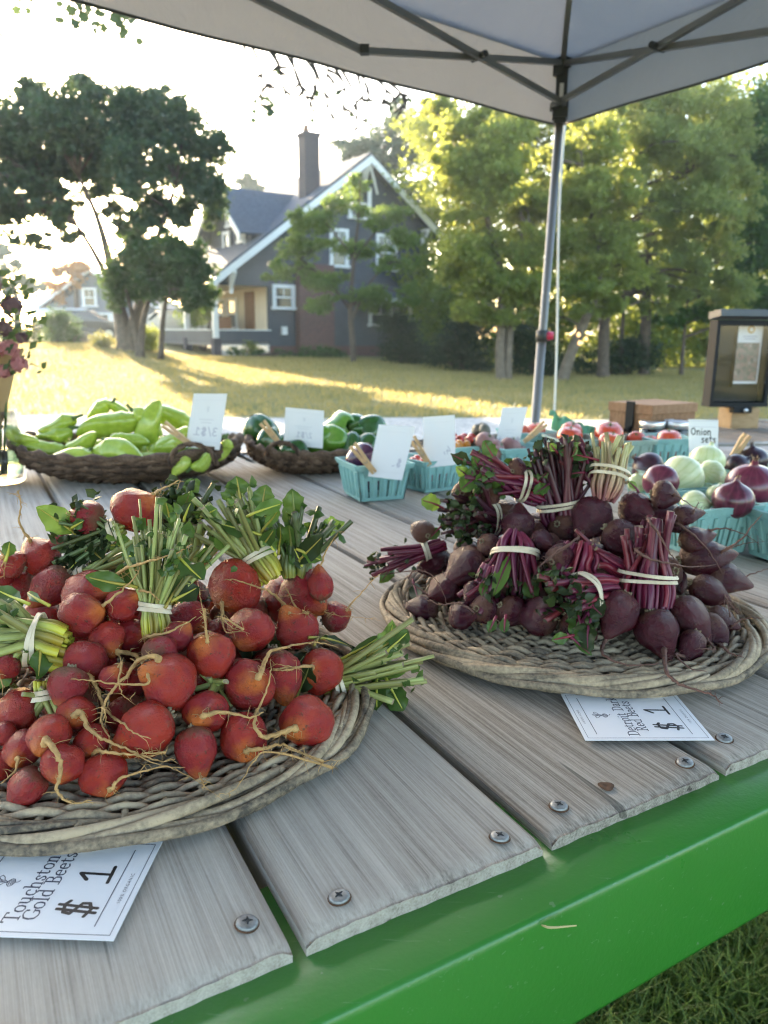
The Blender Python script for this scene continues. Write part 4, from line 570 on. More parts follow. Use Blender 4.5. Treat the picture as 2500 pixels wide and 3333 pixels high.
  [(-2.316,26.3,4.699,0.73,0.33),(-2.757,25.429,4.818,0.41,0.2),(-2.861,25.949,4.542,0.33,0.21),(-2.716,26.582,4.477,0.44,0.16),(-1.417,26.3,5.268,0.52,0.36),(-0.793,26.391,5.091,0.25,0.24),(-1.866,26.349,5.122,0.28,0.24),(-1.884,26.265,5.33,0.32,0.17),(-0.225,26.3,4.857,0.63,0.31),(-0.611,25.688,5.025,0.36,0.18),(0.483,26.203,4.941,0.4,0.22),(-0.514,25.932,4.56,0.32,0.16),(0.529,26.3,4.297,0.47,0.29),(0.67,26.627,4.047,0.25,0.16),(0.301,26.969,4.038,0.32,0.16),(0.683,25.311,3.98,0.32,0.12),(-2.778,26.3,3.842,0.79,0.32),(-2.309,25.746,3.961,0.48,0.18),(-2.741,26.183,3.428,0.43,0.16),(-2.771,25.492,4.035,0.35,0.2),(-1.138,26.7,3.896,0.64,0.37),(-0.673,27.175,3.851,0.47,0.21),(-1.97,27.064,4.097,0.34,0.2),(-0.5,26.68,3.898,0.41,0.22),(0.39,26.3,3.437,0.53,0.32),(0.863,25.473,3.488,0.33,0.17),(0.027,25.552,3.196,0.22,0.16),(-0.221,25.935,3.302,0.34,0.21),(-3.244,26.3,3.117,0.48,0.27),(-3.431,25.506,3.334,0.25,0.18),(-2.745,26.722,3.312,0.34,0.18),(-3.805,26.543,3.008,0.33,0.16),(-2.034,26.3,2.836,0.74,0.3),(-1.447,27.056,3.017,0.4,0.13),(-2.626,26.257,3.07,0.37,0.14),(-1.547,26.989,3.086,0.42,0.17),(-0.512,26.3,2.409,0.75,0.3),(0.176,26.827,2.175,0.33,0.19),(-1.385,26.02,2.323,0.38,0.14),(-0.616,27.252,2.096,0.46,0.19),(0.708,26.3,2.419,0.43,0.27),(0.793,26.783,2.763,0.31,0.19),(0.46,27.1,2.221,0.28,0.18),(0.662,25.674,2.682,0.21,0.16),(-2.193,26.3,2.1,0.48,0.21),(-2.518,27.04,2.273,0.21,0.15),(-2.266,25.61,1.921,0.31,0.14),(-1.878,25.413,2.302,0.28,0.1),(-0.971,26.3,5.896,0.31,0.26),(-0.66,25.75,5.705,0.19,0.15),(-0.862,25.311,5.902,0.18,0.12),(-0.836,26.265,5.61,0.15,0.11)]),
 'cottonwood':([[(3.134,21.0,-0.069,0.15),(3.061,21.0,0.762,0.13),(3.082,21.0,1.721,0.11),(2.901,21.0,3.121,0.1),(2.425,21.0,4.586,0.06)],[(3.296,21.0,-0.067,0.12),(3.297,21.0,1.005,0.1),(3.366,21.0,2.195,0.07),(3.541,21.0,3.583,0.04)]],
  [(1.993,22.0,6.346,0.6,0.51),(1.679,22.831,6.092,0.37,0.34),(1.584,21.192,5.707,0.27,0.25),(2.333,21.769,6.643,0.37,0.34),(2.852,21.0,5.688,0.66,0.57),(2.912,20.14,5.047,0.36,0.3),(3.342,21.451,6.29,0.45,0.39),(3.3,21.836,6.453,0.37,0.39),(1.93,21.0,5.245,0.54,0.49),(2.381,21.729,5.129,0.26,0.29),(1.225,20.494,5.236,0.28,0.28),(1.609,21.127,5.6,0.23,0.27),(2.543,21.0,4.587,0.66,0.54),(2.893,20.315,4.795,0.44,0.34),(2.644,20.781,5.199,0.46,0.33),(1.865,21.769,4.869,0.41,0.27),(2.024,21.0,4.136,0.5,0.42),(1.616,20.922,4.203,0.26,0.19),(2.549,21.538,3.97,0.26,0.29),(2.369,21.822,3.779,0.31,0.22),(3.539,22.0,4.64,0.52,0.52),(4.065,21.983,4.622,0.31,0.25),(4.073,22.951,5.126,0.34,0.26),(3.811,21.064,4.59,0.32,0.26),(2.106,21.0,3.457,0.76,0.46),(2.263,20.256,2.882,0.41,0.26),(2.464,20.899,3.065,0.43,0.31),(1.705,21.611,2.995,0.49,0.31),(3.071,21.0,3.351,0.59,0.42),(2.585,21.497,3.36,0.28,0.27),(3.849,21.93,3.768,0.35,0.25),(3.625,21.222,3.17,0.35,0.26),(2.056,21.5,2.804,0.43,0.35),(2.251,20.858,2.467,0.2,0.18),(1.851,21.438,2.454,0.24,0.17),(1.881,21.891,3.115,0.22,0.19),(2.622,21.0,2.54,0.68,0.38),(3.3,20.382,2.412,0.29,0.25),(2.931,21.552,2.847,0.4,0.2),(2.664,20.838,2.838,0.3,0.24),(3.597,21.0,2.431,0.43,0.38),(3.283,20.776,2.158,0.22,0.23),(4.003,21.437,2.172,0.31,0.25),(3.834,20.206,2.55,0.22,0.24),(2.158,21.0,1.891,0.43,0.26),(2.245,21.544,2.129,0.27,0.15),(2.67,21.367,1.793,0.29,0.11),(2.053,20.814,1.59,0.3,0.11),(3.143,21.0,1.721,0.51,0.26),(2.366,20.273,1.695,0.34,0.11),(2.719,21.843,1.56,0.35,0.16),(3.486,21.469,2.031,0.32,0.13),(3.792,21.0,3.357,0.42,0.42),(3.594,20.682,3.827,0.2,0.18),(3.772,20.855,2.94,0.19,0.25),(3.906,21.721,3.082,0.26,0.2),(1.558,23.0,7.161,0.4,0.4),(1.519,23.557,6.822,0.19,0.22),(1.18,23.702,7.392,0.28,0.2),(1.194,23.265,7.258,0.21,0.21)]),
 'leaningtree':([[(4.858,21.5,-0.11,0.17),(5.096,21.5,0.768,0.15),(5.418,21.5,1.631,0.13),(5.671,21.5,2.477,0.11),(5.694,21.5,3.89,0.08),(5.49,21.5,5.032,0.05)],[(5.744,21.5,3.19,0.07),(5.28,21.5,4.576,0.05),(5.016,21.5,5.812,0.03)]],
  [(5.061,22.5,6.025,0.61,0.44),(4.53,22.897,5.942,0.38,0.3),(4.838,22.272,5.523,0.38,0.3),(4.369,22.742,6.171,0.33,0.23),(5.658,21.5,6.039,0.59,0.5),(5.219,21.72,5.657,0.31,0.25),(4.965,21.397,6.369,0.4,0.27),(5.442,22.22,6.615,0.36,0.28),(4.901,21.5,4.801,0.59,0.47),(5.324,21.012,5.054,0.37,0.31),(5.218,20.816,4.827,0.26,0.26),(4.847,21.233,4.265,0.28,0.25),(5.991,21.5,4.81,0.59,0.51),(6.238,20.824,4.834,0.33,0.28),(5.713,21.613,4.433,0.32,0.3),(5.209,20.751,4.577,0.35,0.28),(4.722,21.5,3.766,0.51,0.43),(4.428,21.592,4.118,0.35,0.2),(4.598,21.643,3.332,0.34,0.27),(5.203,21.767,3.959,0.37,0.24),(5.833,21.5,3.659,0.69,0.47),(6.081,20.98,3.346,0.32,0.27),(6.077,21.886,4.086,0.43,0.33),(6.58,21.521,3.931,0.46,0.21),(5.283,21.5,2.713,0.69,0.39),(4.949,20.908,2.308,0.43,0.24),(5.363,20.684,2.395,0.43,0.25),(5.733,21.652,2.48,0.5,0.18),(6.388,21.5,2.841,0.52,0.39),(6.784,21.783,3.099,0.33,0.21),(6.216,22.464,2.843,0.37,0.23),(5.528,20.509,3.026,0.3,0.17),(4.539,21.5,2.706,0.43,0.35),(4.978,21.222,2.711,0.28,0.23),(4.553,22.36,3.148,0.2,0.21),(4.031,21.512,2.845,0.19,0.19),(4.502,22.5,4.845,0.44,0.44),(3.969,22.537,5.025,0.25,0.26),(4.389,23.228,5.386,0.25,0.23),(4.095,21.932,4.364,0.22,0.31),(5.83,21.5,1.998,0.61,0.26),(5.187,21.025,1.857,0.41,0.16),(5.673,20.733,1.673,0.33,0.12),(5.669,21.461,2.284,0.4,0.12),(4.331,21.5,1.986,0.44,0.26),(4.67,21.622,1.769,0.22,0.13),(4.736,22.01,1.73,0.21,0.14),(4.433,22.12,1.759,0.29,0.16),(6.69,22.5,6.039,0.44,0.44),(7.023,22.409,6.418,0.2,0.24),(6.351,21.641,5.362,0.23,0.29),(6.452,23.299,6.04,0.3,0.26)]),
 'talltree':([[(6.418,23.0,-0.082,0.19),(6.366,23.0,1.011,0.17),(6.333,23.0,2.57,0.15),(6.446,23.0,4.574,0.12),(6.582,23.0,6.144,0.07)]],
  [(6.879,23.0,7.203,0.62,0.44),(6.724,22.972,6.809,0.3,0.21),(7.067,23.965,7.83,0.37,0.25),(5.854,22.047,6.925,0.3,0.29),(7.755,23.0,7.326,0.71,0.53),(8.359,23.245,6.934,0.42,0.31),(7.457,23.428,6.963,0.39,0.32),(7.204,22.125,6.556,0.46,0.37),(8.742,23.0,7.565,0.71,0.53),(8.404,23.556,7.519,0.35,0.31),(9.617,23.513,7.276,0.49,0.38),(9.243,23.582,7.151,0.43,0.28),(7.223,23.0,6.149,0.63,0.54),(6.661,22.27,5.453,0.42,0.28),(7.238,22.474,6.427,0.28,0.36),(7.109,22.632,5.573,0.39,0.26),(7.888,22.0,5.942,0.77,0.56),(8.643,22.199,5.792,0.5,0.34),(8.253,21.719,6.129,0.39,0.33),(8.716,22.354,6.095,0.55,0.36),(9.233,23.0,6.52,0.71,0.58),(10.101,23.471,6.839,0.38,0.33),(9.754,23.555,7.216,0.48,0.37),(9.593,22.259,5.88,0.4,0.29),(7.715,23.0,4.951,0.73,0.54),(6.989,22.418,5.132,0.38,0.31),(7.648,22.489,4.455,0.38,0.36),(7.479,22.375,4.42,0.43,0.34),(8.495,22.0,4.797,0.78,0.56),(8.948,22.574,5.28,0.37,0.26),(9.006,21.199,4.366,0.37,0.28),(8.784,22.126,5.31,0.54,0.35),(9.748,23.0,5.332,0.54,0.54),(8.957,22.44,5.092,0.32,0.37),(10.112,22.938,4.702,0.34,0.33),(10.34,23.209,5.335,0.36,0.28),(8.208,23.0,3.847,0.73,0.46),(7.702,23.426,3.861,0.33,0.21),(8.066,22.32,3.312,0.43,0.29),(7.517,23.28,3.634,0.46,0.26),(9.401,23.0,3.732,0.74,0.51),(9.243,22.259,4.231,0.41,0.22),(8.695,22.435,4.138,0.4,0.31),(8.678,22.55,3.384,0.47,0.35),(7.507,23.0,2.834,0.56,0.37),(7.669,22.115,2.575,0.36,0.26),(7.185,22.856,2.5,0.38,0.22),(8.504,23.966,2.984,0.4,0.26),(8.845,23.0,2.718,0.74,0.42),(8.75,23.875,3.24,0.44,0.27),(9.67,22.835,2.882,0.46,0.24),(8.227,23.333,2.391,0.47,0.28),(9.92,23.0,2.6,0.56,0.42),(10.587,23.376,2.374,0.3,0.3),(9.726,23.413,2.291,0.39,0.25),(9.728,23.352,2.296,0.37,0.21),(6.272,23.0,6.849,0.45,0.36),(6.85,23.988,7.482,0.27,0.22),(6.575,23.654,7.425,0.26,0.17),(6.813,23.283,6.7,0.23,0.24),(7.84,23.0,2.068,0.56,0.26),(7.281,23.113,2.085,0.29,0.19),(8.168,22.639,2.112,0.24,0.12),(8.176,22.609,2.077,0.32,0.17)]),
 'pinetree':([[(8.116,24.5,-0.154,0.2),(8.061,24.5,1.011,0.18),(7.968,24.5,2.941,0.14),(7.861,24.5,5.323,0.09)],[(9.279,24.5,-0.144,0.07),(9.258,24.5,1.58,0.05),(9.267,24.5,2.952,0.03)],[(7.382,24.5,-0.06,0.08),(7.327,24.5,1.563,0.06),(7.291,24.5,2.936,0.04)]],
  [(10.819,24.5,7.747,0.57,0.57),(10.796,24.624,7.32,0.25,0.34),(10.789,23.988,7.06,0.32,0.35),(10.862,24.187,7.009,0.35,0.36),(11.118,24.5,6.374,0.57,0.67),(10.573,24.475,6.672,0.36,0.47),(10.078,23.545,5.971,0.32,0.34),(11.656,25.268,7.161,0.39,0.36),(11.164,24.5,4.83,0.58,0.58),(11.427,24.789,5.35,0.38,0.26),(10.925,23.864,5.361,0.29,0.3),(11.575,24.365,5.184,0.38,0.33),(11.039,24.5,3.506,0.69,0.59),(12.231,25.28,3.861,0.45,0.37),(11.033,25.029,3.052,0.46,0.38),(11.148,25.24,4.145,0.33,0.39),(11.731,24.5,2.428,0.6,0.4),(10.878,23.886,2.462,0.39,0.19),(11.544,25.364,2.662,0.4,0.18),(11.665,24.513,2.024,0.26,0.21),(11.737,24.5,6.883,0.57,0.76),(12.609,25.342,7.3,0.27,0.53),(11.077,24.401,6.842,0.39,0.42),(10.888,23.632,6.42,0.28,0.39),(12.061,24.5,4.312,0.59,0.78),(11.259,24.228,4.065,0.39,0.36),(12.846,25.18,5.137,0.31,0.38),(11.774,24.091,3.443,0.4,0.39),(10.087,24.5,1.864,0.6,0.3),(9.57,24.364,1.958,0.34,0.18),(9.718,23.786,2.171,0.34,0.19),(10.657,25.201,1.63,0.3,0.21),(8.959,24.5,1.716,0.5,0.26),(9.547,25.037,1.891,0.34,0.18),(9.082,24.017,1.949,0.21,0.13),(8.738,25.453,1.785,0.36,0.14),(10.958,24.5,1.733,0.6,0.28),(11.526,24.735,1.465,0.32,0.17),(11.222,23.687,1.632,0.36,0.14),(10.559,24.643,1.888,0.29,0.14)]),
 'backtree':([[(-0.843,44.0,0.231,0.3),(-0.861,44.0,4.208,0.25),(-0.882,44.0,8.954,0.1)]],
  [(-0.892,44.0,11.012,1.2,0.94),(-2.084,44.228,10.881,0.56,0.47),(-1.743,43.69,10.482,0.79,0.55),(0.391,43.53,11.088,0.56,0.53),(0.588,44.0,10.115,1.2,1.03),(1.416,44.347,11.17,0.54,0.48),(-0.573,43.937,10.11,0.68,0.48),(-0.848,43.077,10.421,0.71,0.6),(1.052,44.0,11.927,0.85,0.85),(0.111,44.886,12.16,0.54,0.45),(0.767,43.259,12.633,0.59,0.58),(1.75,43.134,12.221,0.5,0.36),(-1.625,44.0,10.325,0.86,0.69),(-1.386,44.081,10.952,0.61,0.48),(-2.498,44.972,10.909,0.51,0.46),(-2.039,43.317,9.624,0.46,0.31),(1.604,44.0,8.278,1.04,1.04),(2.202,44.953,7.33,0.51,0.64),(0.42,43.286,7.438,0.52,0.55),(2.199,43.446,7.381,0.67,0.64),(0.107,44.0,8.962,0.87,0.87),(0.752,43.002,8.53,0.44,0.5),(0.927,44.621,8.49,0.44,0.39),(1.046,43.945,8.514,0.38,0.58),(2.283,44.0,11.263,1.03,1.03),(1.816,44.115,10.548,0.68,0.57),(1.928,44.482,10.599,0.54,0.52),(2.873,44.888,12.529,0.53,0.55)]),
 'hazetree':([[(-9.93,60.0,1.868,0.3),(-9.735,60.0,8.512,0.2)]],
  [(-9.969,60.0,12.021,0.71,0.59),(-10.722,59.886,11.847,0.31,0.38),(-9.787,59.722,11.403,0.34,0.31),(-10.625,60.061,11.815,0.34,0.39),(-9.139,60.0,11.555,0.66,0.52),(-9.649,59.713,11.114,0.3,0.27),(-10.017,60.204,11.513,0.37,0.28),(-8.887,59.037,11.847,0.4,0.27)]),
 'backwood':([[(6.398,34.0,-0.28,0.2),(6.102,34.0,5.435,0.1)],[(9.416,34.0,-0.254,0.2),(9.197,34.0,5.461,0.1)],[(12.433,34.0,-0.228,0.2),(11.905,34.0,5.483,0.1)],[(15.047,34.0,-0.205,0.25),(14.612,34.0,5.506,0.1)]],
  [(2.007,35.0,9.366,1.46,1.2),(1.927,33.0,7.432,1.39,1.15),(2.154,36.0,5.785,1.54,1.27),(2.071,34.0,3.939,1.47,1.21),(1.986,32.0,2.247,1.4,1.15),(2.015,32.0,0.975,1.41,1.16),(2.037,32.0,0.052,1.42,1.17),(4.27,32.0,9.836,1.32,1.09),(4.735,35.0,9.119,1.46,1.21),(4.527,33.0,7.194,1.39,1.15),(5.008,36.0,6.099,1.53,1.27),(4.797,34.0,4.242,1.46,1.21),(4.58,32.0,2.538,1.39,1.15),(4.633,32.0,1.272,1.41,1.16),(4.672,32.0,0.353,1.42,1.17),(6.015,32.0,10.091,1.32,1.09),(6.664,35.0,9.403,1.46,1.2),(6.365,33.0,7.468,1.39,1.15),(7.068,36.0,5.826,1.54,1.27),(6.764,34.0,3.978,1.47,1.21),(6.452,32.0,2.284,1.4,1.15),(6.523,32.0,1.013,1.41,1.16),(6.574,32.0,0.091,1.42,1.17),(7.786,32.0,9.864,1.32,1.09),(8.622,35.0,9.15,1.46,1.21),(8.232,33.0,7.224,1.39,1.15),(9.094,36.0,6.132,1.53,1.27),(8.699,34.0,4.274,1.46,1.21),(8.293,32.0,2.569,1.39,1.15),(8.381,32.0,1.303,1.41,1.16),(8.445,32.0,0.385,1.42,1.17),(9.524,32.0,10.118,1.32,1.09),(10.543,35.0,9.434,1.46,1.2),(10.062,33.0,7.498,1.39,1.15),(11.161,36.0,5.86,1.54,1.27),(10.673,34.0,4.011,1.47,1.21),(10.172,32.0,2.316,1.4,1.15),(10.277,32.0,1.045,1.41,1.16),(10.354,32.0,0.123,1.42,1.17),(11.301,32.0,9.892,1.32,1.09),(12.508,35.0,9.181,1.46,1.21),(11.935,33.0,7.254,1.39,1.15),(13.179,36.0,6.166,1.53,1.27),(12.599,34.0,4.307,1.46,1.21),(12.005,32.0,2.601,1.39,1.15),(12.127,32.0,1.335,1.41,1.16),(12.216,32.0,0.417,1.41,1.17),(13.031,32.0,10.146,1.32,1.09),(14.421,35.0,9.466,1.45,1.2),(13.758,33.0,7.528,1.39,1.15),(15.252,36.0,5.893,1.54,1.27),(14.579,34.0,4.044,1.47,1.21),(13.89,32.0,2.347,1.4,1.15),(14.03,32.0,1.077,1.41,1.16),(14.131,32.0,0.156,1.42,1.17),(14.814,32.0,9.92,1.32,1.09),(16.392,35.0,9.213,1.46,1.2),(15.637,33.0,7.284,1.39,1.15),(17.261,36.0,6.2,1.53,1.27),(16.498,34.0,4.339,1.46,1.21),(15.715,32.0,2.632,1.39,1.15),(15.872,32.0,1.367,1.41,1.16),(15.985,32.0,0.45,1.41,1.17)]),
}
SHRUBS = {
 'round_shrub':((-12.475,30.0,0.296),[(-12.403,30.0,1.124,0.67,0.79),(-12.499,30.0,1.636,0.44,0.35),(-12.228,30.0,0.696,0.71,0.44)]),
 'hydrangea':((-9.741,27.0,0.226),[(-9.721,27.0,0.492,0.38,0.29)]),
 'border_shrub':((-8.49,28.0,0.56),[(-8.464,28.0,0.995,0.43,0.49),(-8.775,28.0,0.751,0.36,0.25)]),
 'dark_shrub':((0.616,27.5,-0.038),[(0.603,27.5,0.917,0.84,0.97),(0.273,27.5,1.542,0.56,0.4),(1.016,27.5,0.365,0.65,0.45)]),
 'tall_dark_shrub':((2.49,25.0,-0.085),[(2.457,25.0,0.958,0.81,1.03),(1.881,25.0,0.521,0.59,0.59),(2.945,25.0,1.674,0.66,0.58),(2.771,25.0,0.384,0.74,0.44)]),
 'shade_shrub':((4.575,23.5,-0.072),[(4.401,23.5,0.583,0.76,0.62),(4.967,23.5,0.384,0.56,0.42),(3.953,23.5,1.255,0.55,0.55)]),
 'hedge_shrub':((7.527,24.5,-0.059),[(7.332,24.5,0.581,0.72,0.58),(8.048,24.5,0.658,0.58,0.65),(6.341,24.5,0.289,0.58,0.32)]),
 'low_shrub':((-5.176,29.0,0.351),[(-5.172,29.0,0.485,0.72,0.17),(-3.978,29.0,0.361,0.77,0.17),(-2.439,29.0,0.24,1.03,0.24)]),
 'fern_shrub':((-5.171,30.5,0.398),[(-5.164,30.5,0.627,0.22,0.32)]),
 'left_shrub':((-15.019,33.0,0.5),[(-14.988,33.0,0.823,0.58,0.43),(-15.745,33.0,1.005,0.58,0.58)]),
 'yellow_shrub':((-7.806,34.0,1.749),[(-8.294,34.0,1.937,0.79,0.52),(-7.583,34.0,2.326,0.59,0.59)]),
}
PALE_PEPPERS = [(-0.84,1.77,0.958,0.0748,-25),(-0.799,1.85,0.953,0.0893,18),(-0.79,1.77,0.927,0.0805,-8),(-0.705,1.77,0.946,0.091,25),(-0.717,1.93,0.994,0.0811,35),(-0.667,1.93,1.006,0.0636,-35),(-0.615,1.93,0.992,0.0579,20),(-0.662,1.85,0.969,0.1337,12),(-0.537,1.93,0.99,0.1216,-12),(-0.573,1.85,0.959,0.1395,58),(-0.491,1.77,0.948,0.0856,30),(-0.692,1.7,0.926,0.0774,-4),(-0.594,1.7,0.927,0.1239,-4),(-0.508,1.77,0.926,0.0912,20),(-0.457,1.7,0.906,0.0492,70),(-0.409,1.7,0.914,0.062,35),(-0.374,1.77,0.93,0.0536,75),(-0.789,1.85,0.974,0.0835,22),(-0.59,1.77,0.947,0.0749,-5),(-0.418,1.77,0.949,0.0749,15),(-0.833,1.77,0.926,0.0698,-15),(-0.569,1.85,0.984,0.0779,-40)]
BELL_PEPPERS = [(-0.327,2.02,0.94,0.0518,'g'),(-0.29,1.93,0.928,0.0408,'g'),(-0.117,2.02,0.942,0.0609,'l'),(-0.129,1.93,0.933,0.0437,'l'),(-0.077,2.02,0.955,0.0426,'g'),(-0.038,2.02,0.952,0.0456,'g'),(-0.045,1.93,0.922,0.035,'g'),(-0.164,1.93,0.932,0.0467,'l'),(-0.083,1.93,0.916,0.0409,'g'),(-0.252,1.93,0.92,0.0409,'g'),(-0.205,1.93,0.929,0.0467,'g')]
# ================================================================== the setting
def sstep(a, b, x):
    t = min(1, max(0, (x-a)/(b-a))); return t*t*(3-2*t)
def ground_z(x, y):
    return sstep(12, 28, y)*(.33+.42*sstep(-6.5, -10.5, x))*sstep(5, -3, x)
def sheet(name, xs, ys, mat, dz=0.0, edge=None):
    V = []; nx = len(xs)
    for j, y in enumerate(ys):
        for x in xs:
            yy = y+(edge(x, j) if edge else 0.0); V.append((x, yy, ground_z(x, yy)+dz))
    F_ = [(j*nx+i, j*nx+i+1, (j+1)*nx+i+1, (j+1)*nx+i) for j in range(len(ys)-1) for i in range(nx-1)]
    o = link(name, np_mesh(name, V, F_, mat, True)); o['kind'] = 'structure'; return o
xs = [-140, -100, -75]+[x for x in np.arange(-50, 51, 1.25)]+[75, 100, 140]
ys = [-40, -20, -8]+[y for y in np.arange(-4, 60, 1.25)]+[75, 100, 150, 200, 240]
sheet('lawn', xs, ys, M['lawn'])
gx = [x for x in np.arange(-45, 46, .4)]
sheet('gravel_drive', gx, [4.2, 6, 8, 10, 11.2], M['gravel'], .006, lambda x, j: .12*math.sin(x*1.3)+.07*math.sin(x*3.7+1)+(.03*x if j else 0.0))
# grass blades: a real sward where it is close, looser blades over the far lawn
def blades(name, n, xr, yr, hgt, wid, mat, keep=None, lean=.5):
    x = rng.uniform(*xr, n); y = yr[0]+(yr[1]-yr[0])*rng.random(n)
    if keep is not None: k = keep(x, y); x = x[k]; y = y[k]
    n = len(x); z = np.array([ground_z(a, b) for a, b in zip(x, y)])
    h = hgt*rng.uniform(.55, 1.25, n); a = rng.uniform(0, 2*np.pi, n); la = rng.uniform(0, 2*np.pi, n); ll = h*lean*rng.uniform(.1, 1.3, n)
    cx, sy = np.cos(a)*wid/2, np.sin(a)*wid/2; B = np.stack([x, y, z], 1); side = np.stack([cx, sy, np.zeros(n)], 1)
    mid = B+np.stack([np.cos(la)*ll*.35, np.sin(la)*ll*.35, h*.6], 1); tip = B+np.stack([np.cos(la)*ll, np.sin(la)*ll, h], 1)
    V = np.empty((n, 5, 3)); V[:, 0] = B-side; V[:, 1] = B+side; V[:, 2] = mid+side*.8; V[:, 3] = mid-side*.8; V[:, 4] = tip
    i = np.arange(n)[:, None]*5; Fq = np.concatenate([i+np.array([[0, 1, 2, 3]]), i+np.array([[3, 2, 4, 4]])])
    F3 = np.concatenate([i+np.array([[0, 1, 2]]), i+np.array([[0, 2, 3]]), i+np.array([[3, 2, 4]])])
    return tag(link(name, np_mesh(name, V.reshape(-1, 3), F3, mat)), kind='stuff')
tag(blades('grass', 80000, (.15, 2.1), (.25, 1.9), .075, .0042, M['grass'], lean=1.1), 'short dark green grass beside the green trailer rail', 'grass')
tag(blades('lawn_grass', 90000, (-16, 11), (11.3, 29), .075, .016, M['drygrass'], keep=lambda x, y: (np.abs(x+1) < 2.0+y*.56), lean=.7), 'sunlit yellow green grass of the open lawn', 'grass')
# ------------------------------------------------------------------ foliage
def leaf_cloud(clumps, n, size, droop=.35, cl=70, sig=.30, asp=.62):
    vol = np.array([c[3]*c[3]*c[4] for c in clumps])**.75; vol /= vol.sum()
    ncl = max(len(clumps)*3, n//cl); pick = rng.choice(len(clumps), ncl, p=vol)
    C_ = np.array(clumps)[pick]; d = rng.normal(size=(ncl, 3)); d /= np.linalg.norm(d, axis=1)[:, None]
    r = rng.random(ncl)**.42
    cen = C_[:, :3]+d*r[:, None]*np.stack([C_[:, 3], C_[:, 3]*.9, C_[:, 4]], 1)
    per = n//ncl+1; ps = cen[:, None, :]+rng.normal(size=(ncl, per, 3))*np.minimum(sig, C_[:, 4]*.34)[:, None, None]*np.array([1, 1, .7])
    ps = ps.reshape(-1, 3); k = len(ps)
    a = rng.normal(size=(k, 3)); a[:, 2] -= droop; a /= np.linalg.norm(a, axis=1)[:, None]
    b = np.cross(a, rng.normal(size=(k, 3))); b /= np.linalg.norm(b, axis=1)[:, None]
    s = size*rng.uniform(.6, 1.35, k)[:, None]; a = a*s/2; b = b*s*asp/2
    V = np.empty((k, 4, 3)); V[:, 0] = ps-a; V[:, 1] = ps+b-a*.15; V[:, 2] = ps+a; V[:, 3] = ps-b-a*.15
    return V.reshape(-1, 3), np.arange(k*4).reshape(-1, 4), cen
def tree(name, label, key, leafmat, n, size, bark='bark', group=None, limbs=26, sig=.30, cl=70):
    trunks, clumps = TREES[key]; base = Vector(trunks[0][0][:3]); base.z = ground_z(base.x, base.y)-.05
    t = thing(name, label, 'tree', base, group)
    V, Fq, cen = leaf_cloud(clumps, n, size, sig=sig, cl=cl)
    o = link('crown', np_mesh('crown', V-np.array(base), Fq, M[leafmat]), t)
    tb = MB(); ends = []
    for tr in trunks:
        P = [Vector(q[:3]) for q in tr]; P[0].z = min(P[0].z, ground_z(P[0].x, P[0].y)-.05) if tr is trunks[0] or P[0].z < 1.2 else P[0].z
        sp = spline(P, 4); rad = np.interp(np.linspace(0, 1, len(sp)), np.linspace(0, 1, len(tr)), [q[3] for q in tr]); rad[0] *= 1.35
        tb.tube(sp, list(rad), 8); ends += sp[len(sp)//3:]
    tb.build('trunk', M[bark], t, True)
    lb = MB(); idx = rng.choice(len(cen), min(limbs, len(cen)), replace=False)
    for i in idx:
        c = Vector(cen[i]); e = min(ends, key=lambda q: (q-c).length+max(0, q.z-c.z)*2); mid = e.lerp(c, .5)+Vector((random.uniform(-.2, .2), random.uniform(-.2, .2), .25*(c-e).length*.5))
        L = (c-e).length; lb.tube(spline([e, mid, c], 4), [max(.012, .022*L*(1-k/8)**.8+.008) for k in range(9)][:len(spline([e, mid, c], 4))], 5)
    lb.build('limbs', M[bark], t, True)['kind'] = 'stuff'; return t
tree('maple_tree', 'big dark maple with spreading crown against the white sky beside the house', 'maple', 'lf_maple', 90000, .165, cl=110, sig=.30, limbs=40)
tree('shade_tree', 'smaller round dark tree with several stems in front of the maple', 'dogwood', 'lf_dogwood', 26000, .13)
tree('orange_tree', 'orange tinted tree behind the blue grey neighbour house', 'orangetree', 'lf_orange', 3500, .2, sig=.4)
tree('far_tree', 'pale distant tree at the far left behind the flowers', 'fartree', 'lf_far', 5000, .25, sig=.5)
tree('yard_tree', 'slender young tree with airy light green leaves in front of the grey house', 'yardtree', 'lf_yard', 26000, .095, sig=.26, cl=45)
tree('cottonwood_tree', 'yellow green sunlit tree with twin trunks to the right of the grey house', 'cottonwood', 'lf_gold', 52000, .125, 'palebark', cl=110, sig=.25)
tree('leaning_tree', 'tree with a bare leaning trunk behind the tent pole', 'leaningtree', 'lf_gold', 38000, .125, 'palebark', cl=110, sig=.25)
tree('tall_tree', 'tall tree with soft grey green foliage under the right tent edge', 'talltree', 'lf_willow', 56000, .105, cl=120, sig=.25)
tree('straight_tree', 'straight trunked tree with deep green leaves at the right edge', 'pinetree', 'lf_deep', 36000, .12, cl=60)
tree('tree_behind_roof', 'grey green tree rising behind the grey house roof', 'backtree', 'lf_far', 16000, .22, sig=.5)
tree('hazy_tree', 'faint pale tree just left of the chimney far behind the dormer', 'hazetree', 'lf_far', 1500, .3, sig=.5)
bw = tree('woodland', 'mass of green trees filling the space behind the front trees', 'backwood', 'lf_green', 100000, .2, sig=.5, limbs=40); bw['kind'] = 'stuff'
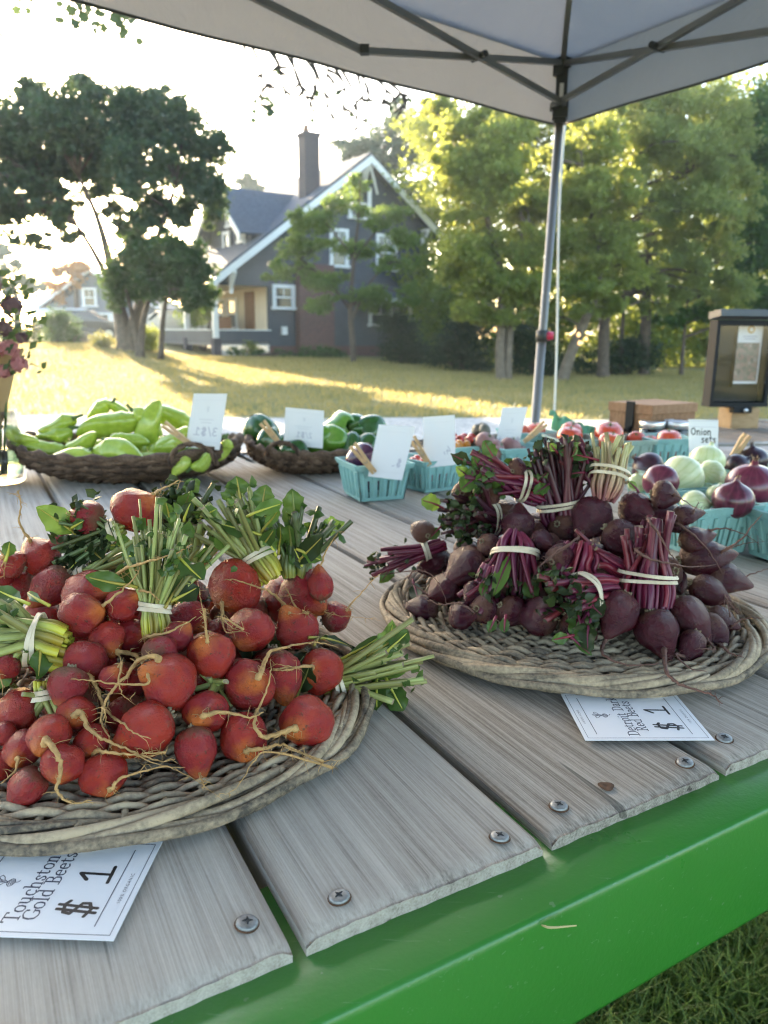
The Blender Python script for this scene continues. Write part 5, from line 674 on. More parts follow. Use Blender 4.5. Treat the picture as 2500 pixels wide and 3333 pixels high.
def shrub(name, label, key, leafmat, n, size, group=None):
    base, clumps = SHRUBS[key]; base = Vector(base); base.z = ground_z(base.x, base.y)-.03
    t = thing(name, label, 'shrub', base, group)
    cl2 = [(c[0], c[1], max(c[2], base.z+c[4]*.7), c[3], c[4]) for c in clumps]
    V, Fq, cen = leaf_cloud(cl2, n, size, droop=.0, cl=40, sig=.14)
    V[:, 2] = np.maximum(V[:, 2], base.z+.03)
    link('foliage', np_mesh('foliage', V-np.array(base), Fq, M[leafmat]), t)
    sb = MB()
    for i in range(7):
        c = Vector(cen[random.randrange(len(cen))]); b0 = base+Vector((random.uniform(-.15, .15), random.uniform(-.1, .1), 0)); sb.tube(spline([b0, b0.lerp(c, .5)+Vector((0, 0, .1)), c], 3), [.03, .027, .024, .02, .016, .012, .008][:7], 5)
    sb.build('stems', M['bark'], t, True)
shrub('round_shrub', 'rounded upright green shrub standing alone on the left lawn', 'round_shrub', 'lf_dogwood', 5000, .09)
shrub('yellow_shrub', 'low yellow leaved shrub beside the garden rock', 'hydrangea', 'lf_hydrangea', 1500, .09)
shrub('border_shrub', 'small bright shrub at the foot of the shade tree', 'border_shrub', 'lf_green', 2500, .09)
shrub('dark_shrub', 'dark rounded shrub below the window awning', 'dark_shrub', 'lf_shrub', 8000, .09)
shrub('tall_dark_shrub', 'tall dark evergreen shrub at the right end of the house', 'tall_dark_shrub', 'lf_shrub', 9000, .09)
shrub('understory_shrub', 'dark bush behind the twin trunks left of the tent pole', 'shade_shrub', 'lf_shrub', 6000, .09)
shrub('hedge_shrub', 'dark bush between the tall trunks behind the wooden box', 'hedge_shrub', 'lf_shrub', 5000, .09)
shrub('low_border_plants', 'low green border plants along the house foundation', 'low_shrub', 'lf_dogwood', 4000, .08)
shrub('slender_plant', 'small upright plant in front of the porch lattice', 'fern_shrub', 'lf_green', 500, .08)
shrub('far_left_shrub', 'pale bushy shrub behind the bouquet', 'left_shrub', 'lf_hydrangea', 2500, .1)
shrub('sunlit_shrub', 'sunlit green bush left of the porch post', 'yellow_shrub', 'lf_yard', 2500, .12)
# rock
rb = MB(); rb.lathe([(0, 0), (.38, .02), (.42, .16), (.34, .34), (.18, .44), (0, .46)], 12, (-11.7, 30.5, ground_z(-11.7, 30.5)-.03), lambda a, t: 1+.14*math.sin(3*a+1)+.08*math.sin(5*a))
tag(rb.build('garden_rock', M['rock'], None, True), 'tan boulder on the lawn beside the round shrub', 'rock')
# ------------------------------------------------------------------ houses
class Loc:      # a builder in a thing's own frame
    def __init__(s, root): s.r = root
    def part(s, name, mat, mb, parent=None, smooth=False): return link(name, mb.mesh(name, mat, smooth), parent or s.r)
def slab(mb, a, b, c, d, th):       # thick sheet through four corners
    a, b, c, d = map(Vector, (a, b, c, d)); n = (b-a).cross(d-a).normalized()*th
    mb.add([a, b, c, d, a-n, b-n, c-n, d-n], [(0, 1, 2, 3), (7, 6, 5, 4), (0, 4, 5, 1), (1, 5, 6, 2), (2, 6, 7, 3), (3, 7, 4, 0)]); return mb
def prism(mb, poly, v0, v1):        # polygon in (u, z) pushed from v0 to v1
    n = len(poly); vs = [(u, v0, z) for u, z in poly]+[(u, v1, z) for u, z in poly]
    mb.add(vs, [tuple(range(n)), tuple(range(2*n-1, n-1, -1))]+[(i, i+n, (i+1) % n+n, (i+1) % n) for i in range(n)]); return mb
def window(L, u0, u1, z0, z1, v, mull=1, axis='v'):
    w_, h_ = u1-u0, z1-z0; uc, zc = (u0+u1)/2, (z0+z1)/2; t = .13
    def bx(mb, cu, cv, cz, du, dv, dz):
        return mb.box((cu, cv, cz), (du, dv, dz)) if axis == 'v' else mb.box((cv, cu, cz), (dv, du, dz))
    p = MB(); bx(p, uc, v, zc, w_, .04, h_); o = L.part('window', M['pane'], p)
    fr = MB(); e = v-.045
    for s_ in (-1, 1): bx(fr, uc+s_*(w_/2+t/2-.01), e, zc, t, .07, h_+2*t-.02)
    bx(fr, uc, e, z1+t/2-.01, w_+.002, .068, t); bx(fr, uc, e-.012, z0-t/2+.01, w_+2*t+.1, .1, t*.8)
    L.part('frame', M['trim'], fr, o)
    sa = MB(); bx(sa, uc, v-.03, zc, w_-.02, .03, .06)
    for s_ in (-1, 1): bx(sa, uc+s_*(w_/2-.02), v-.032, zc, .045, .028, h_-.01)
    if mull > 1:
        for i in range(1, mull): bx(sa, u0+w_*i/mull, v-.034, zc+h_/4, .03, .02, h_/2-.04)
    L.part('sash', M['trim'], sa, o); return o
H = thing('grey_house', 'dark grey two storey house with steep white trimmed gable, porch and brick chimney', 'house', (-6.54, 30.0, .35)); H.rotation_euler.z = R(34)
L = Loc(H)
PK = (6.73, 7.86); LE = (.17, 3.03); RE = (10.35, 5.18); sl_ = (PK[1]-LE[1])/(PK[0]-LE[0]); sr_ = (PK[1]-RE[1])/(RE[0]-PK[0]); DEP = 9.0
L.part('front_wall', M['siding'], prism(MB(), [(2.35, .35), (10.1, .35), (10.1, 2.95), (2.35, 2.95)], 0, .2))
up = prism(MB(), [(.3, 2.62), (2.345, 2.62), (2.345, 2.96), (10.12, 2.96), (10.12, RE[1]+.1), (PK[0], PK[1]-.2), (.3, LE[1]-.05)], -.004, .2); L.part('gable_wall', M['shingle_wall'], up)
L.part('side_wall', M['siding'], MB().box((10.0, DEP/2+.1, 2.6), (.2, DEP-.25, 5.1)))
L.part('porch_back_wall', M['porchwall'], MB().box((2.45, DEP/2+.1, 1.6), (.2, DEP-.25, 2.5)))
L.part('foundation', M['brick'], MB().box((6.2, .13, .12), (7.66, .22, .46)).box((10.0, DEP/2, .12), (.22, DEP-.3, .46)))
ov = .55
def rz(u): return PK[1]-(PK[0]-u)*sl_ if u < PK[0] else PK[1]-(u-PK[0])*sr_
r1 = L.part('roof', M['roof'], slab(MB(), (LE[0]-.45, -ov, rz(LE[0]-.45)+.1), (PK[0], -ov, PK[1]+.1), (PK[0], DEP, PK[1]+.1), (LE[0]-.45, DEP, rz(LE[0]-.45)+.1), .14))
L.part('roof', M['roof'], slab(MB(), (PK[0], -ov, PK[1]+.098), (RE[0]+.35, -ov, rz(RE[0]+.35)+.098), (RE[0]+.35, DEP, rz(RE[0]+.35)+.098), (PK[0], DEP, PK[1]+.098), .14))
for (ua, ub) in ((LE[0]-.5, PK[0]+.02), (RE[0]+.4, PK[0]-.02)):
    a, b = Vector((ua, -ov-.03, rz(ua))), Vector((ub, -ov-.03, rz(ub))); mb = MB(); d = Vector((0, 0, -.3)); hn = Vector((0, -.05, 0))
    mb.add([a, b, b+d, a+d, a+hn, b+hn, b+d+hn, a+d+hn], [(0, 1, 2, 3), (7, 6, 5, 4), (4, 5, 1, 0), (3, 2, 6, 7), (0, 3, 7, 4), (1, 5, 6, 2)]); L.part('rake_board', M['trim'], mb)
L.part('soffit', M['trim'], slab(MB(), (LE[0]-.4, -ov+.01, rz(LE[0]-.4)-.06), (PK[0], -ov+.01, PK[1]-.06), (PK[0], -.006, PK[1]-.06), (LE[0]-.4, -.006, rz(LE[0]-.4)-.06), .02))
for u in (.75, 9.75, 6.73):          # knee brackets under the rake
    z = rz(u)-.3; mb = MB(); mb.tube([(u, -.02, z-.75), (u, -ov+.05, z-.1)], .07, 4); mb.box((u, -ov/2, z-.09), (.12, ov-.06, .12)); mb.box((u, -.07, z-.45), (.12, .1, .8)); L.part('bracket', M['trim'], mb)
for a in (-1, 1):
    mb = MB(); mb.tube([(PK[0], -.5, PK[1]-.35), (PK[0]+a*.65, -.06, PK[1]-1.35)], .06, 4); L.part('bracket', M['trim'], mb)
for q in ((6.1, 6.95, 5.55, 6.6), (7.45, 8.28, 3.58, 4.85), (5.2, 5.85, 3.6, 4.9), (2.6, 3.35, 1.87, 2.6), (7.1, 8.1, 1.28, 2.1), (9.35, 9.85, 1.6, 2.2), (8.5, 9.1, 1.28, 2.1)):
    window(L, *q, -.02, 2)
# awning roof over the lower windows
aw = slab(MB(), (6.1, -1.25, 2.32), (10.2, -1.25, 2.32), (10.2, -.01, 2.86), (6.1, -.01, 2.86), .08); ao = L.part('awning', M['roof'], aw); L.part('fascia', M['trim'], MB().box((8.15, -1.28, 2.22), (4.14, .05, .17)), ao)
# chimney: breast outside the wall, stack through the roof
ch = MB(); ch.box((4.3, -.2, 1.6), (1.6, .384, 3.9)); co_ = L.part('chimney_breast', M['brick'], ch)
st = MB(); st.box((4.62, .75, 6.9), (.66, .62, 3.4)); st.box((4.62, .75, 8.53), (.74, .70, .14)); so_ = L.part('chimney', M['darkbrick'], st); L.part('chimney_pot', M['terracotta'], MB().lathe([(.12, 8.58), (.13, 8.64), (.11, 8.84), (.13, 8.88), (.0, 8.88)], 10, (4.5, .75, 0)), so_)
# cross gable (dormer) facing the street side
DU, DV, DP, DH = 1.8, 2.4, 6.5, 2.35
def drz(v): return DP-abs(v-DV)*(DP-4.6)/DH
mb = MB(); n_ = [(DV-DH+.25, 3.9), (DV+DH-.25, 3.9), (DV+DH-.25, drz(DV+DH-.25)-.12), (DV, DP-.12), (DV-DH+.25, drz(DV-DH+.25)-.12)]
mb.add([(DU, v, z) for v, z in n_]+[(DU+3.2, v, z) for v, z in n_], [(4, 3, 2, 1, 0), (5, 6, 7, 8, 9)]+[(i, (i+1) % 5, (i+1) % 5+5, i+5) for i in range(5)]); dm = L.part('dormer', M['shingle_wall'], mb)
uR = 5.2
for s_ in (-1, 1):
    ve = DV+s_*(DH+.1); L.part('dormer_roof', M['roof'], slab(MB(), *( [(DU-.6, DV, DP+.05), (uR, DV, DP+.05), (uR, ve, drz(ve)+.05), (DU-.6, ve, drz(ve)+.05)] if s_ > 0 else [(DU-.6, ve, drz(ve)+.05), (uR, ve, drz(ve)+.05), (uR, DV, DP+.051), (DU-.6, DV, DP+.051)] ), .1), dm)
    a, b = Vector((DU-.62, ve+s_*.03, drz(ve+s_*.03)+.03)), Vector((DU-.62, DV-s_*.01, DP+.03)); d = Vector((0, 0, -.26)); hn = Vector((-.05, 0, 0)); mb = MB()
    mb.add([a, b, b+d, a+d, a+hn, b+hn, b+d+hn, a+d+hn], [(0, 1, 2, 3), (7, 6, 5, 4), (4, 5, 1, 0), (3, 2, 6, 7), (0, 3, 7, 4), (1, 5, 6, 2)]); L.part('dormer_rake_board', M['trim'], mb, dm)
    L.part('dormer_bracket', M['trim'], MB().tube([(DU-.02, DV+s_*1.9, 4.0), (DU-.5, DV+s_*1.9, 4.75)], .07, 4), dm)
for (v0, v1, z0, z1) in ((1.9, 2.4, 5.1, 5.75), (2.3, 2.8, 4.05, 4.75), (.85, 1.3, 4.4, 4.95)): window(L, v0, v1, z0, z1, DU-.02, 1, 'u')
# porch
pf = MB(); pf.box((1.17, DEP/2-.1, .42), (2.36, DEP-.4, .1)); L.part('porch_floor', M['porchfloor'], pf)
L.part('porch_ceiling', M['porchwall'], MB().box((1.17, DEP/2-.1, 2.66), (2.3, DEP-.45, .05)))
L.part('porch_skirt', M['siding'], MB().box((1.17, -.06, .71), (2.34, .1, .45)).box((.02, DEP/2-.2, .71), (.1, DEP-.7, .45)))
L.part('porch_rail', M['trim'], MB().box((1.17, -.07, .955), (2.36, .17, .045)).box((.0, DEP/2-.2, .955), (.15, DEP-.7, .045)))
for (u, v) in ((.07, -.06), (.07, 3.0), (.07, 6.0), (.07, 8.4)):
    mb = MB(); mb.box((u, v, 1.65), (.19, .19, 2.0)); mb.box((u, v, 2.58), (.28, .28, .1)); po_ = L.part('porch_post', M['trim'], mb); L.part('pier', M['darkbrick'], MB().box((u, v, .3), (.3, .3, .66)), po_)
lt = MB()
for i in range(22):
    u = -.2+i*.14
    for s_ in (-1, 1):
        a = [(u, -.05, .0), (u+s_*.42, -.05, .42)]
        lo, hi = max(.15, min(a[0][0], a[1][0])), min(2.3, max(a[0][0], a[1][0]))
        if hi-lo > .05:
            f0 = lambda q: (q-u)/(s_*.42)*.42
            lt.tube([(lo, -.05-.006*s_, f0(lo)), (hi, -.05-.006*s_, f0(hi))], .02, 4)
L.part('lattice', M['trim'], lt)
dr = MB(); dr.box((2.33, 1.8, 1.5), (.06, .9, 2.0)); L.part('door', M['boxwood'], dr)
for v in (3.2, 4.6, 6.2): window(L, v, v+.9, 1.1, 2.2, 2.36, 1, 'u')
bn = MB(); bn.box((1.3, 2.6, .95), (.5, 1.3, .07)); bn.box((1.55, 2.6, 1.25), (.06, 1.3, .5))
for v in (2.05, 3.15):
    for u in (1.1, 1.5): bn.box((u, v, .7), (.06, .06, .46))
L.part('porch_bench', M['boxwood'], bn)
L.part('rear_wing', M['siding'], MB().box((12.0, 3.4, 1.3), (3.8, 5.0, 2.6))); wr = slab(MB(), (10.1, .6, 2.55), (14.2, .6, 2.55), (14.2, 3.4, 3.9), (10.1, 3.4, 3.9), .12); L.part('wing_roof', M['roof'], wr)
L.part('utility_box', M['trim'], MB().box((2.95, -.08, .95), (.22, .14, .32)))
# neighbour house, blue grey
N = thing('neighbour_house', 'blue grey house with white window trim beyond the left trees', 'house', (-20.6, 48.0, .3)); L = Loc(N)
L.part('wall', M['bluesiding'], prism(MB(), [(0, 0), (6.6, 0), (6.6, 2.4), (4.4, 3.0), (4.2, 3.1), (3.0, 4.3), (1.6, 3.0), (0, 2.4)], 0, 7))
for (ua, za, ub, zb) in ((-.3, 2.3, 3.0, 4.45), (7.0, 2.3, 3.0, 4.45)):
    q = [(ua, -.4, za), (ub, -.4, zb), (ub, 7.2, zb), (ua, 7.2, za)]; q = q if ua < ub else [q[1], q[0], q[3], q[2]]; L.part('roof', M['roof'], slab(MB(), *q, .12))
    L.part('rake_board', M['trim'], MB().tube([(ua, -.44, za-.02), (ub, -.44, zb-.02)], .09, 4))
for q in ((2.45, 3.1, 2.45, 3.35), (3.1, 3.85, .7, 1.9), (4.1, 4.85, .7, 1.9), (.7, 1.5, .8, 1.9)): window(L, *q, -.02, 2)
L.part('chimney', M['brick'], MB().box((1.4, 3.0, 3.9), (.6, .6, 2.4)))
L.part('porch_roof', M['trim'], slab(MB(), (-.4, -1.6, 2.0), (2.6, -1.6, 2.0), (2.6, 0, 2.3), (-.4, 0, 2.3), .12))
# white outbuilding seen between the trunks
B = thing('white_outbuilding', 'white sided building glimpsed between tree trunks at the right', 'building', (13.0, 44.0, -.1)); L = Loc(B)
L.part('wall', M['whitesiding'], prism(MB(), [(0, 0), (9, 0), (9, 2.3), (4.5, 3.9), (0, 2.3)], 0, 6))
for (ua, za, ub, zb) in ((-.3, 2.2, 4.5, 4.05), (9.3, 2.2, 4.5, 4.05)):
    q = [(ua, -.3, za), (ub, -.3, zb), (ub, 6.2, zb), (ua, 6.2, za)]; q = q if ua < ub else [q[1], q[0], q[3], q[2]]; L.part('roof', M['roof'], slab(MB(), *q, .12))
for u in (1.2, 3.6, 6.4): window(L, u, u+1.0, .8, 1.9, -.02, 2)
# ------------------------------------------------------------------ parked cars
def car(name, label, loc, rz_, paint):
    t = thing(name, label, 'car', loc); t.rotation_euler.z = rz_; L = Loc(t)
    prof = [(-2.15, .35), (2.15, .35), (2.2, .62), (2.1, .86), (1.15, .98), (.45, 1.42), (-1.0, 1.46), (-1.85, 1.02), (-2.2, .92), (-2.22, .6)]
    mb = MB(); n = len(prof); rings = []
    for y, k in ((-.85, .93), (-.8, 1.0), (.8, 1.0), (.85, .93)): rings.append([(u*(1 if k == 1 else .985), y*(1.0 if z < 1.0 else .86), .35+(z-.35)*k) for u, z in prof])
    mb.add([p for r_ in rings for p in r_], [tuple(range(n)), tuple(range(4*n-1, 3*n-1, -1))]+[(r_*n+i, (r_+1)*n+i, (r_+1)*n+(i+1) % n, r_*n+(i+1) % n) for r_ in range(3) for i in range(n)]); L.part('body', M[paint], mb)
    for s_ in (-1, 1):
        for x0, x1 in ((-1.5, -.45), (-.38, .7)):
            g = MB(); g.add([(x0, s_*.745, 1.02), (x1, s_*.745, 1.02), (x1-.28 if x1 > .5 else x1, s_*.735, 1.36), (x0+.35 if x0 < -1 else x0, s_*.735, 1.38)], [(0, 1, 2, 3)]); L.part('side_window', M['pane'], g)
        for u in (-1.35, 1.35):
            q = MB(); c = Vector((u, s_*.74, .33)); q.tube([c-Vector((0, .11, 0)), c+Vector((0, .11, 0))], .33, 18); wo = L.part('wheel', M['tyre'], q); q = MB(); q.tube([c+Vector((0, s_*.112, 0)), c+Vector((0, s_*.12, 0))], .2, 12); L.part('rim', M['rim'], q, wo)
        L.part('headlight', M['trim'], MB().box((2.12, s_*.55, .72), (.1, .35, .14)))
    g = MB(); g.add([(1.13, -.66, 1.0), (1.13, .66, 1.0), (.5, .6, 1.39), (.5, -.6, 1.39)], [(0, 1, 2, 3)]); L.part('windscreen', M['pane'], g)
    g = MB(); g.add([(-1.84, -.66, 1.05), (-1.84, .66, 1.05), (-1.06, .6, 1.43), (-1.06, -.6, 1.43)], [(3, 2, 1, 0)]); L.part('rear_window', M['pane'], g)
car('parked_car', 'white car parked behind the porch of the grey house', (-9.6, 37.0, ground_z(-9.6, 37)), R(20), 'carpaint_white')
car('parked_car', 'dark car parked in front of the blue grey house', (-14.9, 39.0, ground_z(-14.9, 39)), R(8), 'carpaint_dark')
# ------------------------------------------------------------------ string lights between the trees
def bulbs(label, pts, ends):
    t = thing('string_lights', label, 'string lights', pts[0]); P = [Vector(ends[0])]+[Vector(p)+Vector((0, 0, .07)) for p in pts]+[Vector(ends[1])]
    MB().tube(spline(P, 3), .006, 4).build('wire', M['black'], t)
    for p in pts:
        q = MB(); q.lathe([(0, .055), (.02, .05), (.026, .02), (.045, -.01), (.045, -.035), (.03, -.06), (0, -.07)], 10, p); b = q.build('bulb', M['bulb'], t, True)
        q = MB(); q.lathe([(.0, .1), (.022, .1), (.022, .05), (.0, .05)], 8, p); q.build('socket', M['black'], b)
bulbs('short string of lit warm bulbs left of the tent pole', [(2.763, 20, 1.343), (3.935, 20, 1.318), (3.975, 20.1, 1.227), (4.044, 19.9, 1.251), (3.931, 20.1, 1.17)], [(1.8, 20.3, 1.9), (4.4, 20.2, 1.6)])
bulbs('string of three lit warm bulbs right of the tent pole', [(4.888, 20, 1.235), (5.083, 20, 1.134), (4.949, 20.1, 1.03)], [(4.5, 20.2, 1.7), (5.6, 20.2, 1.5)])
# ------------------------------------------------------------------ overhanging branches
def maple_leaf(mb, c, size, nrm, upd):
    n = Vector(nrm).normalized(); u = Vector(upd); u = (u-n*u.dot(n)).normalized(); v = n.cross(u); pts = []
    for a, r in ((0, 1), (18, .55), (42, .92), (62, .5), (95, .8), (130, .4), (165, .42), (195, .42), (230, .4), (265, .8), (298, .5), (318, .92), (342, .55)):
        a = R(a); pts.append(Vector(c)+(u*math.cos(a)+v*math.sin(a))*r*size)
    mb.add(pts, [tuple(range(len(pts)))])
def branch(label, stems, leaves, ls, leafmat='lf_maple'):
    t = thing('tree_branch', label, 'branch', stems[0][0]); mb = MB()
    for s_ in stems: sp = spline(s_, 5); mb.tube(sp, list(np.linspace(.014, .0045, len(sp))), 5)
    mb.build('twig', M['twig'], t, True)
    for c in leaves:
        q = MB(); maple_leaf(q, c, ls*random.uniform(.7, 1.2), (random.uniform(-.6, .6), -1, random.uniform(-.5, .5)), (random.uniform(-.7, .7), 0, -1)); q.build('leaf', M[leafmat], t)
lv = []
for i in range(46): lv.append((random.uniform(-2.34, -1.98), 6+random.uniform(-.2, .2), random.uniform(3.28, 3.55)))
for i in range(26):
    a = random.random(); lv.append((-2.0+.22*a+random.uniform(-.08, .08), 6+random.uniform(-.1, .1), 3.55-.32*a+random.uniform(-.06, .06)))
lv += [(-2.55+random.uniform(-.1, .1), 6, 3.42+random.uniform(-.05, .05)) for i in range(5)]
branch('leafy maple branch hanging in at the top left corner', [[(-2.5, 6, 3.75), (-2.2, 6, 3.5), (-2.12, 6, 3.32)], [(-2.2, 6, 3.6), (-1.95, 6, 3.45), (-1.8, 6, 3.24)], [(-2.75, 6, 3.25), (-2.62, 6, 3.1), (-2.56, 6, 2.95)]], lv, .055)
stems = []; tl = []
for i in range(16):
    x = -1.05+i*.07+random.uniform(-.02, .02); z0 = 3.25-(x+1.05)*.28; dz = random.uniform(.12, .5); p1 = (x+random.uniform(.02, .15), 6, z0-dz*.5); p2 = (x+random.uniform(.05, .22), 6, z0-dz); stems.append([(x, 6, z0), p1, p2])
    for k in range(3): q = Vector(p1).lerp(Vector(p2), random.random()); e = q+Vector((random.uniform(-.1, .13), 0, -random.uniform(.02, .12))); stems.append([q, q.lerp(e, .5)+Vector((.01, 0, .01)), e]); tl.append(tuple(e))
tl = tl[::5]+[(-.93+random.uniform(-.09, .12), 6, 2.74+random.uniform(-.07, .09)) for i in range(11)]
branch('bare hanging twigs with few leaves above the house roof', stems, tl, .04)

HZ = MB(); HZ.box((0, 100, 7.75), (290, 290, 18.5)); hz = HZ.build('haze', None); hz.data.materials.clear()  # haze volume added to lift the background like veiling lens glare
hm_, hn_, hp_ = new_mat('added glare haze'); hn_.nodes.remove(hp_); pv = nd(hn_, 'ShaderNodeVolumePrincipled'); pv.inputs['Density'].default_value = HAZE; pv.inputs['Color'].default_value = (.72, .86, 1, 1); pv.inputs['Anisotropy'].default_value = .55
hn_.links.new(pv.outputs[0], hn_.nodes['Material Output'].inputs['Volume']); hz.data.materials.append(hm_); tag(hz, 'added thin haze standing in for lens glare over the yard', 'haze', kind='stuff')
# ================================================================== trailer deck
UB = Vector((math.cos(R(118.3)), math.sin(R(118.3)), 0)); UR = Vector((math.cos(R(30.5)), math.sin(R(30.5)), 0)); YL = Vector((-UB.y, UB.x, 0))
A0 = Vector((-.044, .370, .85)); PW = .1895; FA, FB = Vector((-1.005, 2.089, .85)), Vector((1.214, 2.48, .85)); FD = (FB-FA).normalized(); FN = Vector((-FD.y, FD.x, 0))
TRL = thing('flatbed_trailer', 'weathered grey plank trailer deck with a glossy green steel side rail', 'trailer', (0.3, 1.3, 0))
def far_len(p): return (FA-p).dot(FN)/UB.dot(FN)
def screw_mesh():
    q = MB(); q.lathe([(0.0083, -.0004), (.0080, .0002), (.0074, .0004)], 18, mi=1)
    q.lathe([(.0071, -.0005), (.0071, .0013), (.0064, .0021), (.004, .0025), (0, .0026)], 18)
    for i in range(4):
        a = i*math.pi/2+.5; q.tube([(0, 0, .0027), (math.cos(a)*.0033, math.sin(a)*.0033, .0027)], [.0013, .0004], 4, mi=2)
    return q.mesh('screw', [M['screw'], M['rust'], M['slot']], True)
SCREW = screw_mesh()
for k in range(-3, 15):
    g = random.uniform(.0038, .0052); pl = A0+UR*(k*PW+g)+UB*.006; pr = A0+UR*((k+1)*PW-g)+UB*.006
    wv = (pr-pl); yl = wv.dot(YL); xoff = wv.dot(UB); Lf = far_len(pl); Lr = far_len(pr)
    ph = [random.uniform(0, 6) for _ in range(6)]; xsn = [0, .002, .005, .010, .018, .04, .1, .3, .6, 1.0, 1.4, 1.8]; ny = 28; V = []; rim = .0045; dzp = random.uniform(-.0022, -.0004)
    for i, x in enumerate(xsn+[None]):
        for j in range(ny+1):
            t = j/ny; e = min(t, 1-t)*abs(yl); y = yl*t
            rough = .0005*math.sin(t*5+ph[0])+.0003*math.sin(t*31+ph[1])+random.uniform(-.0003, .0003)
            xx = (x if x is not None else (Lf+(Lr-Lf)*t-0))+xoff*t*(1-(0 if x is not None else 1)); 
            if x is not None: xx += rough*max(0, 1-x/.012)
            z = dzp-(rim-math.sqrt(max(0, rim*rim-(rim-min(e, rim))**2)))+.0007*math.sin(t*3.1+ph[3])
            if x is not None and x < .012: z -= (1-x/.012)**2*(.0030+.0005*math.sin(t*13+ph[4])+.0004*math.sin(t*57+ph[5]))
            V.append((xx, y, z))
    n = ny+1; m_ = len(xsn)+1; F_ = [(i*n+j, (i+1)*n+j, (i+1)*n+j+1, i*n+j+1) for i in range(m_-1) for j in range(ny)]
    edge = [i*n for i in range(m_)]+[(m_-1)*n+j for j in range(1, n)]+[i*n+ny for i in range(m_-2, -1, -1)]+[j for j in range(ny-1, 0, -1)]
    b0 = len(V); V += [(V[q][0], V[q][1], -.036) for q in edge]; ne = len(edge)
    F_ += [(edge[i], edge[(i+1) % ne], b0+(i+1) % ne, b0+i) for i in range(ne)]; F_.append(tuple(b0+i for i in range(ne-1, -1, -1)))
    if yl < 0: F_ = [tuple(reversed(f)) for f in F_]; F_ = [tuple(reversed(f)) for f in F_]
    me = bpy.data.meshes.new('plank'); me.from_pydata(V, [], F_); me.materials.append(M['plank']); me.polygons.foreach_set('use_smooth', [True]*(len(F_)-ne-1)+[False]*(ne+1)); me.update()
    o = bpy.data.objects.new('plank', me); COL.objects.link(o); o.parent = TRL; o.location = pl-TRL.location; o.rotation_euler.z = R(118.3)
    for s_ in (.030, .163):
        q = A0+UR*(k*PW+s_+random.uniform(-.006, .006))+UB*random.uniform(.021, .034); d = q-pl
        sc_ = bpy.data.objects.new('screw', SCREW); COL.objects.link(sc_); sc_.parent = o; sc_.location = (d.dot(UB), d.dot(YL), .0006+dzp); sc_.rotation_euler = (random.uniform(-.1, .1), random.uniform(-.1, .1), random.uniform(0, 3)); sc_.scale = (.93, .93, .93)
        if Lf > .5:
            sc_ = bpy.data.objects.new('screw', SCREW); COL.objects.link(sc_); sc_.parent = o; sc_.location = (Lf-.05, d.dot(YL), .0006+dzp)
    if k == 1:  # rust coloured disc standing in for a knot hole
        q = MB(); q.lathe([(.0062, .0), (.005, .0007), (.0022, .0003), (0, -.0004)], 14, (0, 0, 0), lambda a, t: 1+.15*math.sin(3*a)); d = Vector((.175, .536, .85))-pl; kn = bpy.data.objects.new('rusty_nail_spot', q.mesh('rusty_nail_spot', M['rust'], True)); COL.objects.link(kn); kn.parent = o; kn.location = (d.dot(UB), d.dot(YL), dzp+.0007)
# steel side rail: channel with rounded crease
r0 = Vector((.002, .353, .837)); rd = UR; rn = Vector((UR.y, -UR.x, 0))
prof = [(-.10, .0), (-.004, .0), (-.0014, -.0006), (.0, -.0026), (.0012, -.006), (.0014, -.096), (.0008, -.0995), (-.003, -.1012), (-.10, -.1012)]
prof = [(-.11, .0)]+prof[1:-1]+[(-.11, -.1012)]
mb = MB(); a, b = r0-rd*1.2, r0+rd*2.6; vs = []
for e in (a, b): vs += [e+rn*p+Vector((0, 0, z)) for p, z in prof]
n = len(prof); mb.add(vs, [(i, i+n, i+n+1, i+1) for i in range(n-1)]+[tuple(range(n)), tuple(range(2*n-1, n-1, -1))]+[(n-1, 2*n-1, n, 0)])
mb.build('side_rail', M['green'], TRL, False).data.polygons.foreach_set('use_smooth', [True]*(n-1)+[False]*3)
mb = MB(); q = (FA+FB)/2-Vector((0, 0, .045)); mb.box(q+FN*.028, (2.9, .05, .1), Matrix.Rotation(math.atan2(FD.y, FD.x), 3, 'Z')); mb.build('far_rail', M['polesteel'], TRL)
for p in (Vector((-.3, .75, 0)), Vector((1.4, 1.7, 0)), Vector((-.9, 1.75, 0)), Vector((.9, 2.2, 0))):
    mb = MB(); c = p+Vector((0, 0, .26)); mb.tube([c-rd*.09, c+rd*.09], .26, 20); o = mb.build('wheel', M['tyre'], TRL, True); mb = MB(); mb.tube([c-rd*.094, c+rd*.094], .13, 12); mb.build('hub', M['rim'], o); mb = MB(); mb.tube([c, c+Vector((0, 0, .53))], .035, 8); mb.build('axle_post', M['green'], TRL)
mb = MB(); mb.box((.25, 1.5, .76), (.1, 2.2, .1), Matrix.Rotation(R(28), 3, 'Z')); mb.build('cross_member', M['green'], TRL)
# dry blade of grass lying on the rail
g0 = Vector((.100, .408, .8335)); mb = MB(); mb.tube(spline([g0, g0+Vector((.005, -.0045, .0022)), g0+Vector((.021, -.0025, .002))], 4), [.0005, .0006, .0007, .0008, .0008, .0007, .0006, .0005, .0004], 5)
tag(mb.build('grass_blade', M['straw'], None, True), 'short dry blade of grass lying on the green rail', 'grass blade')
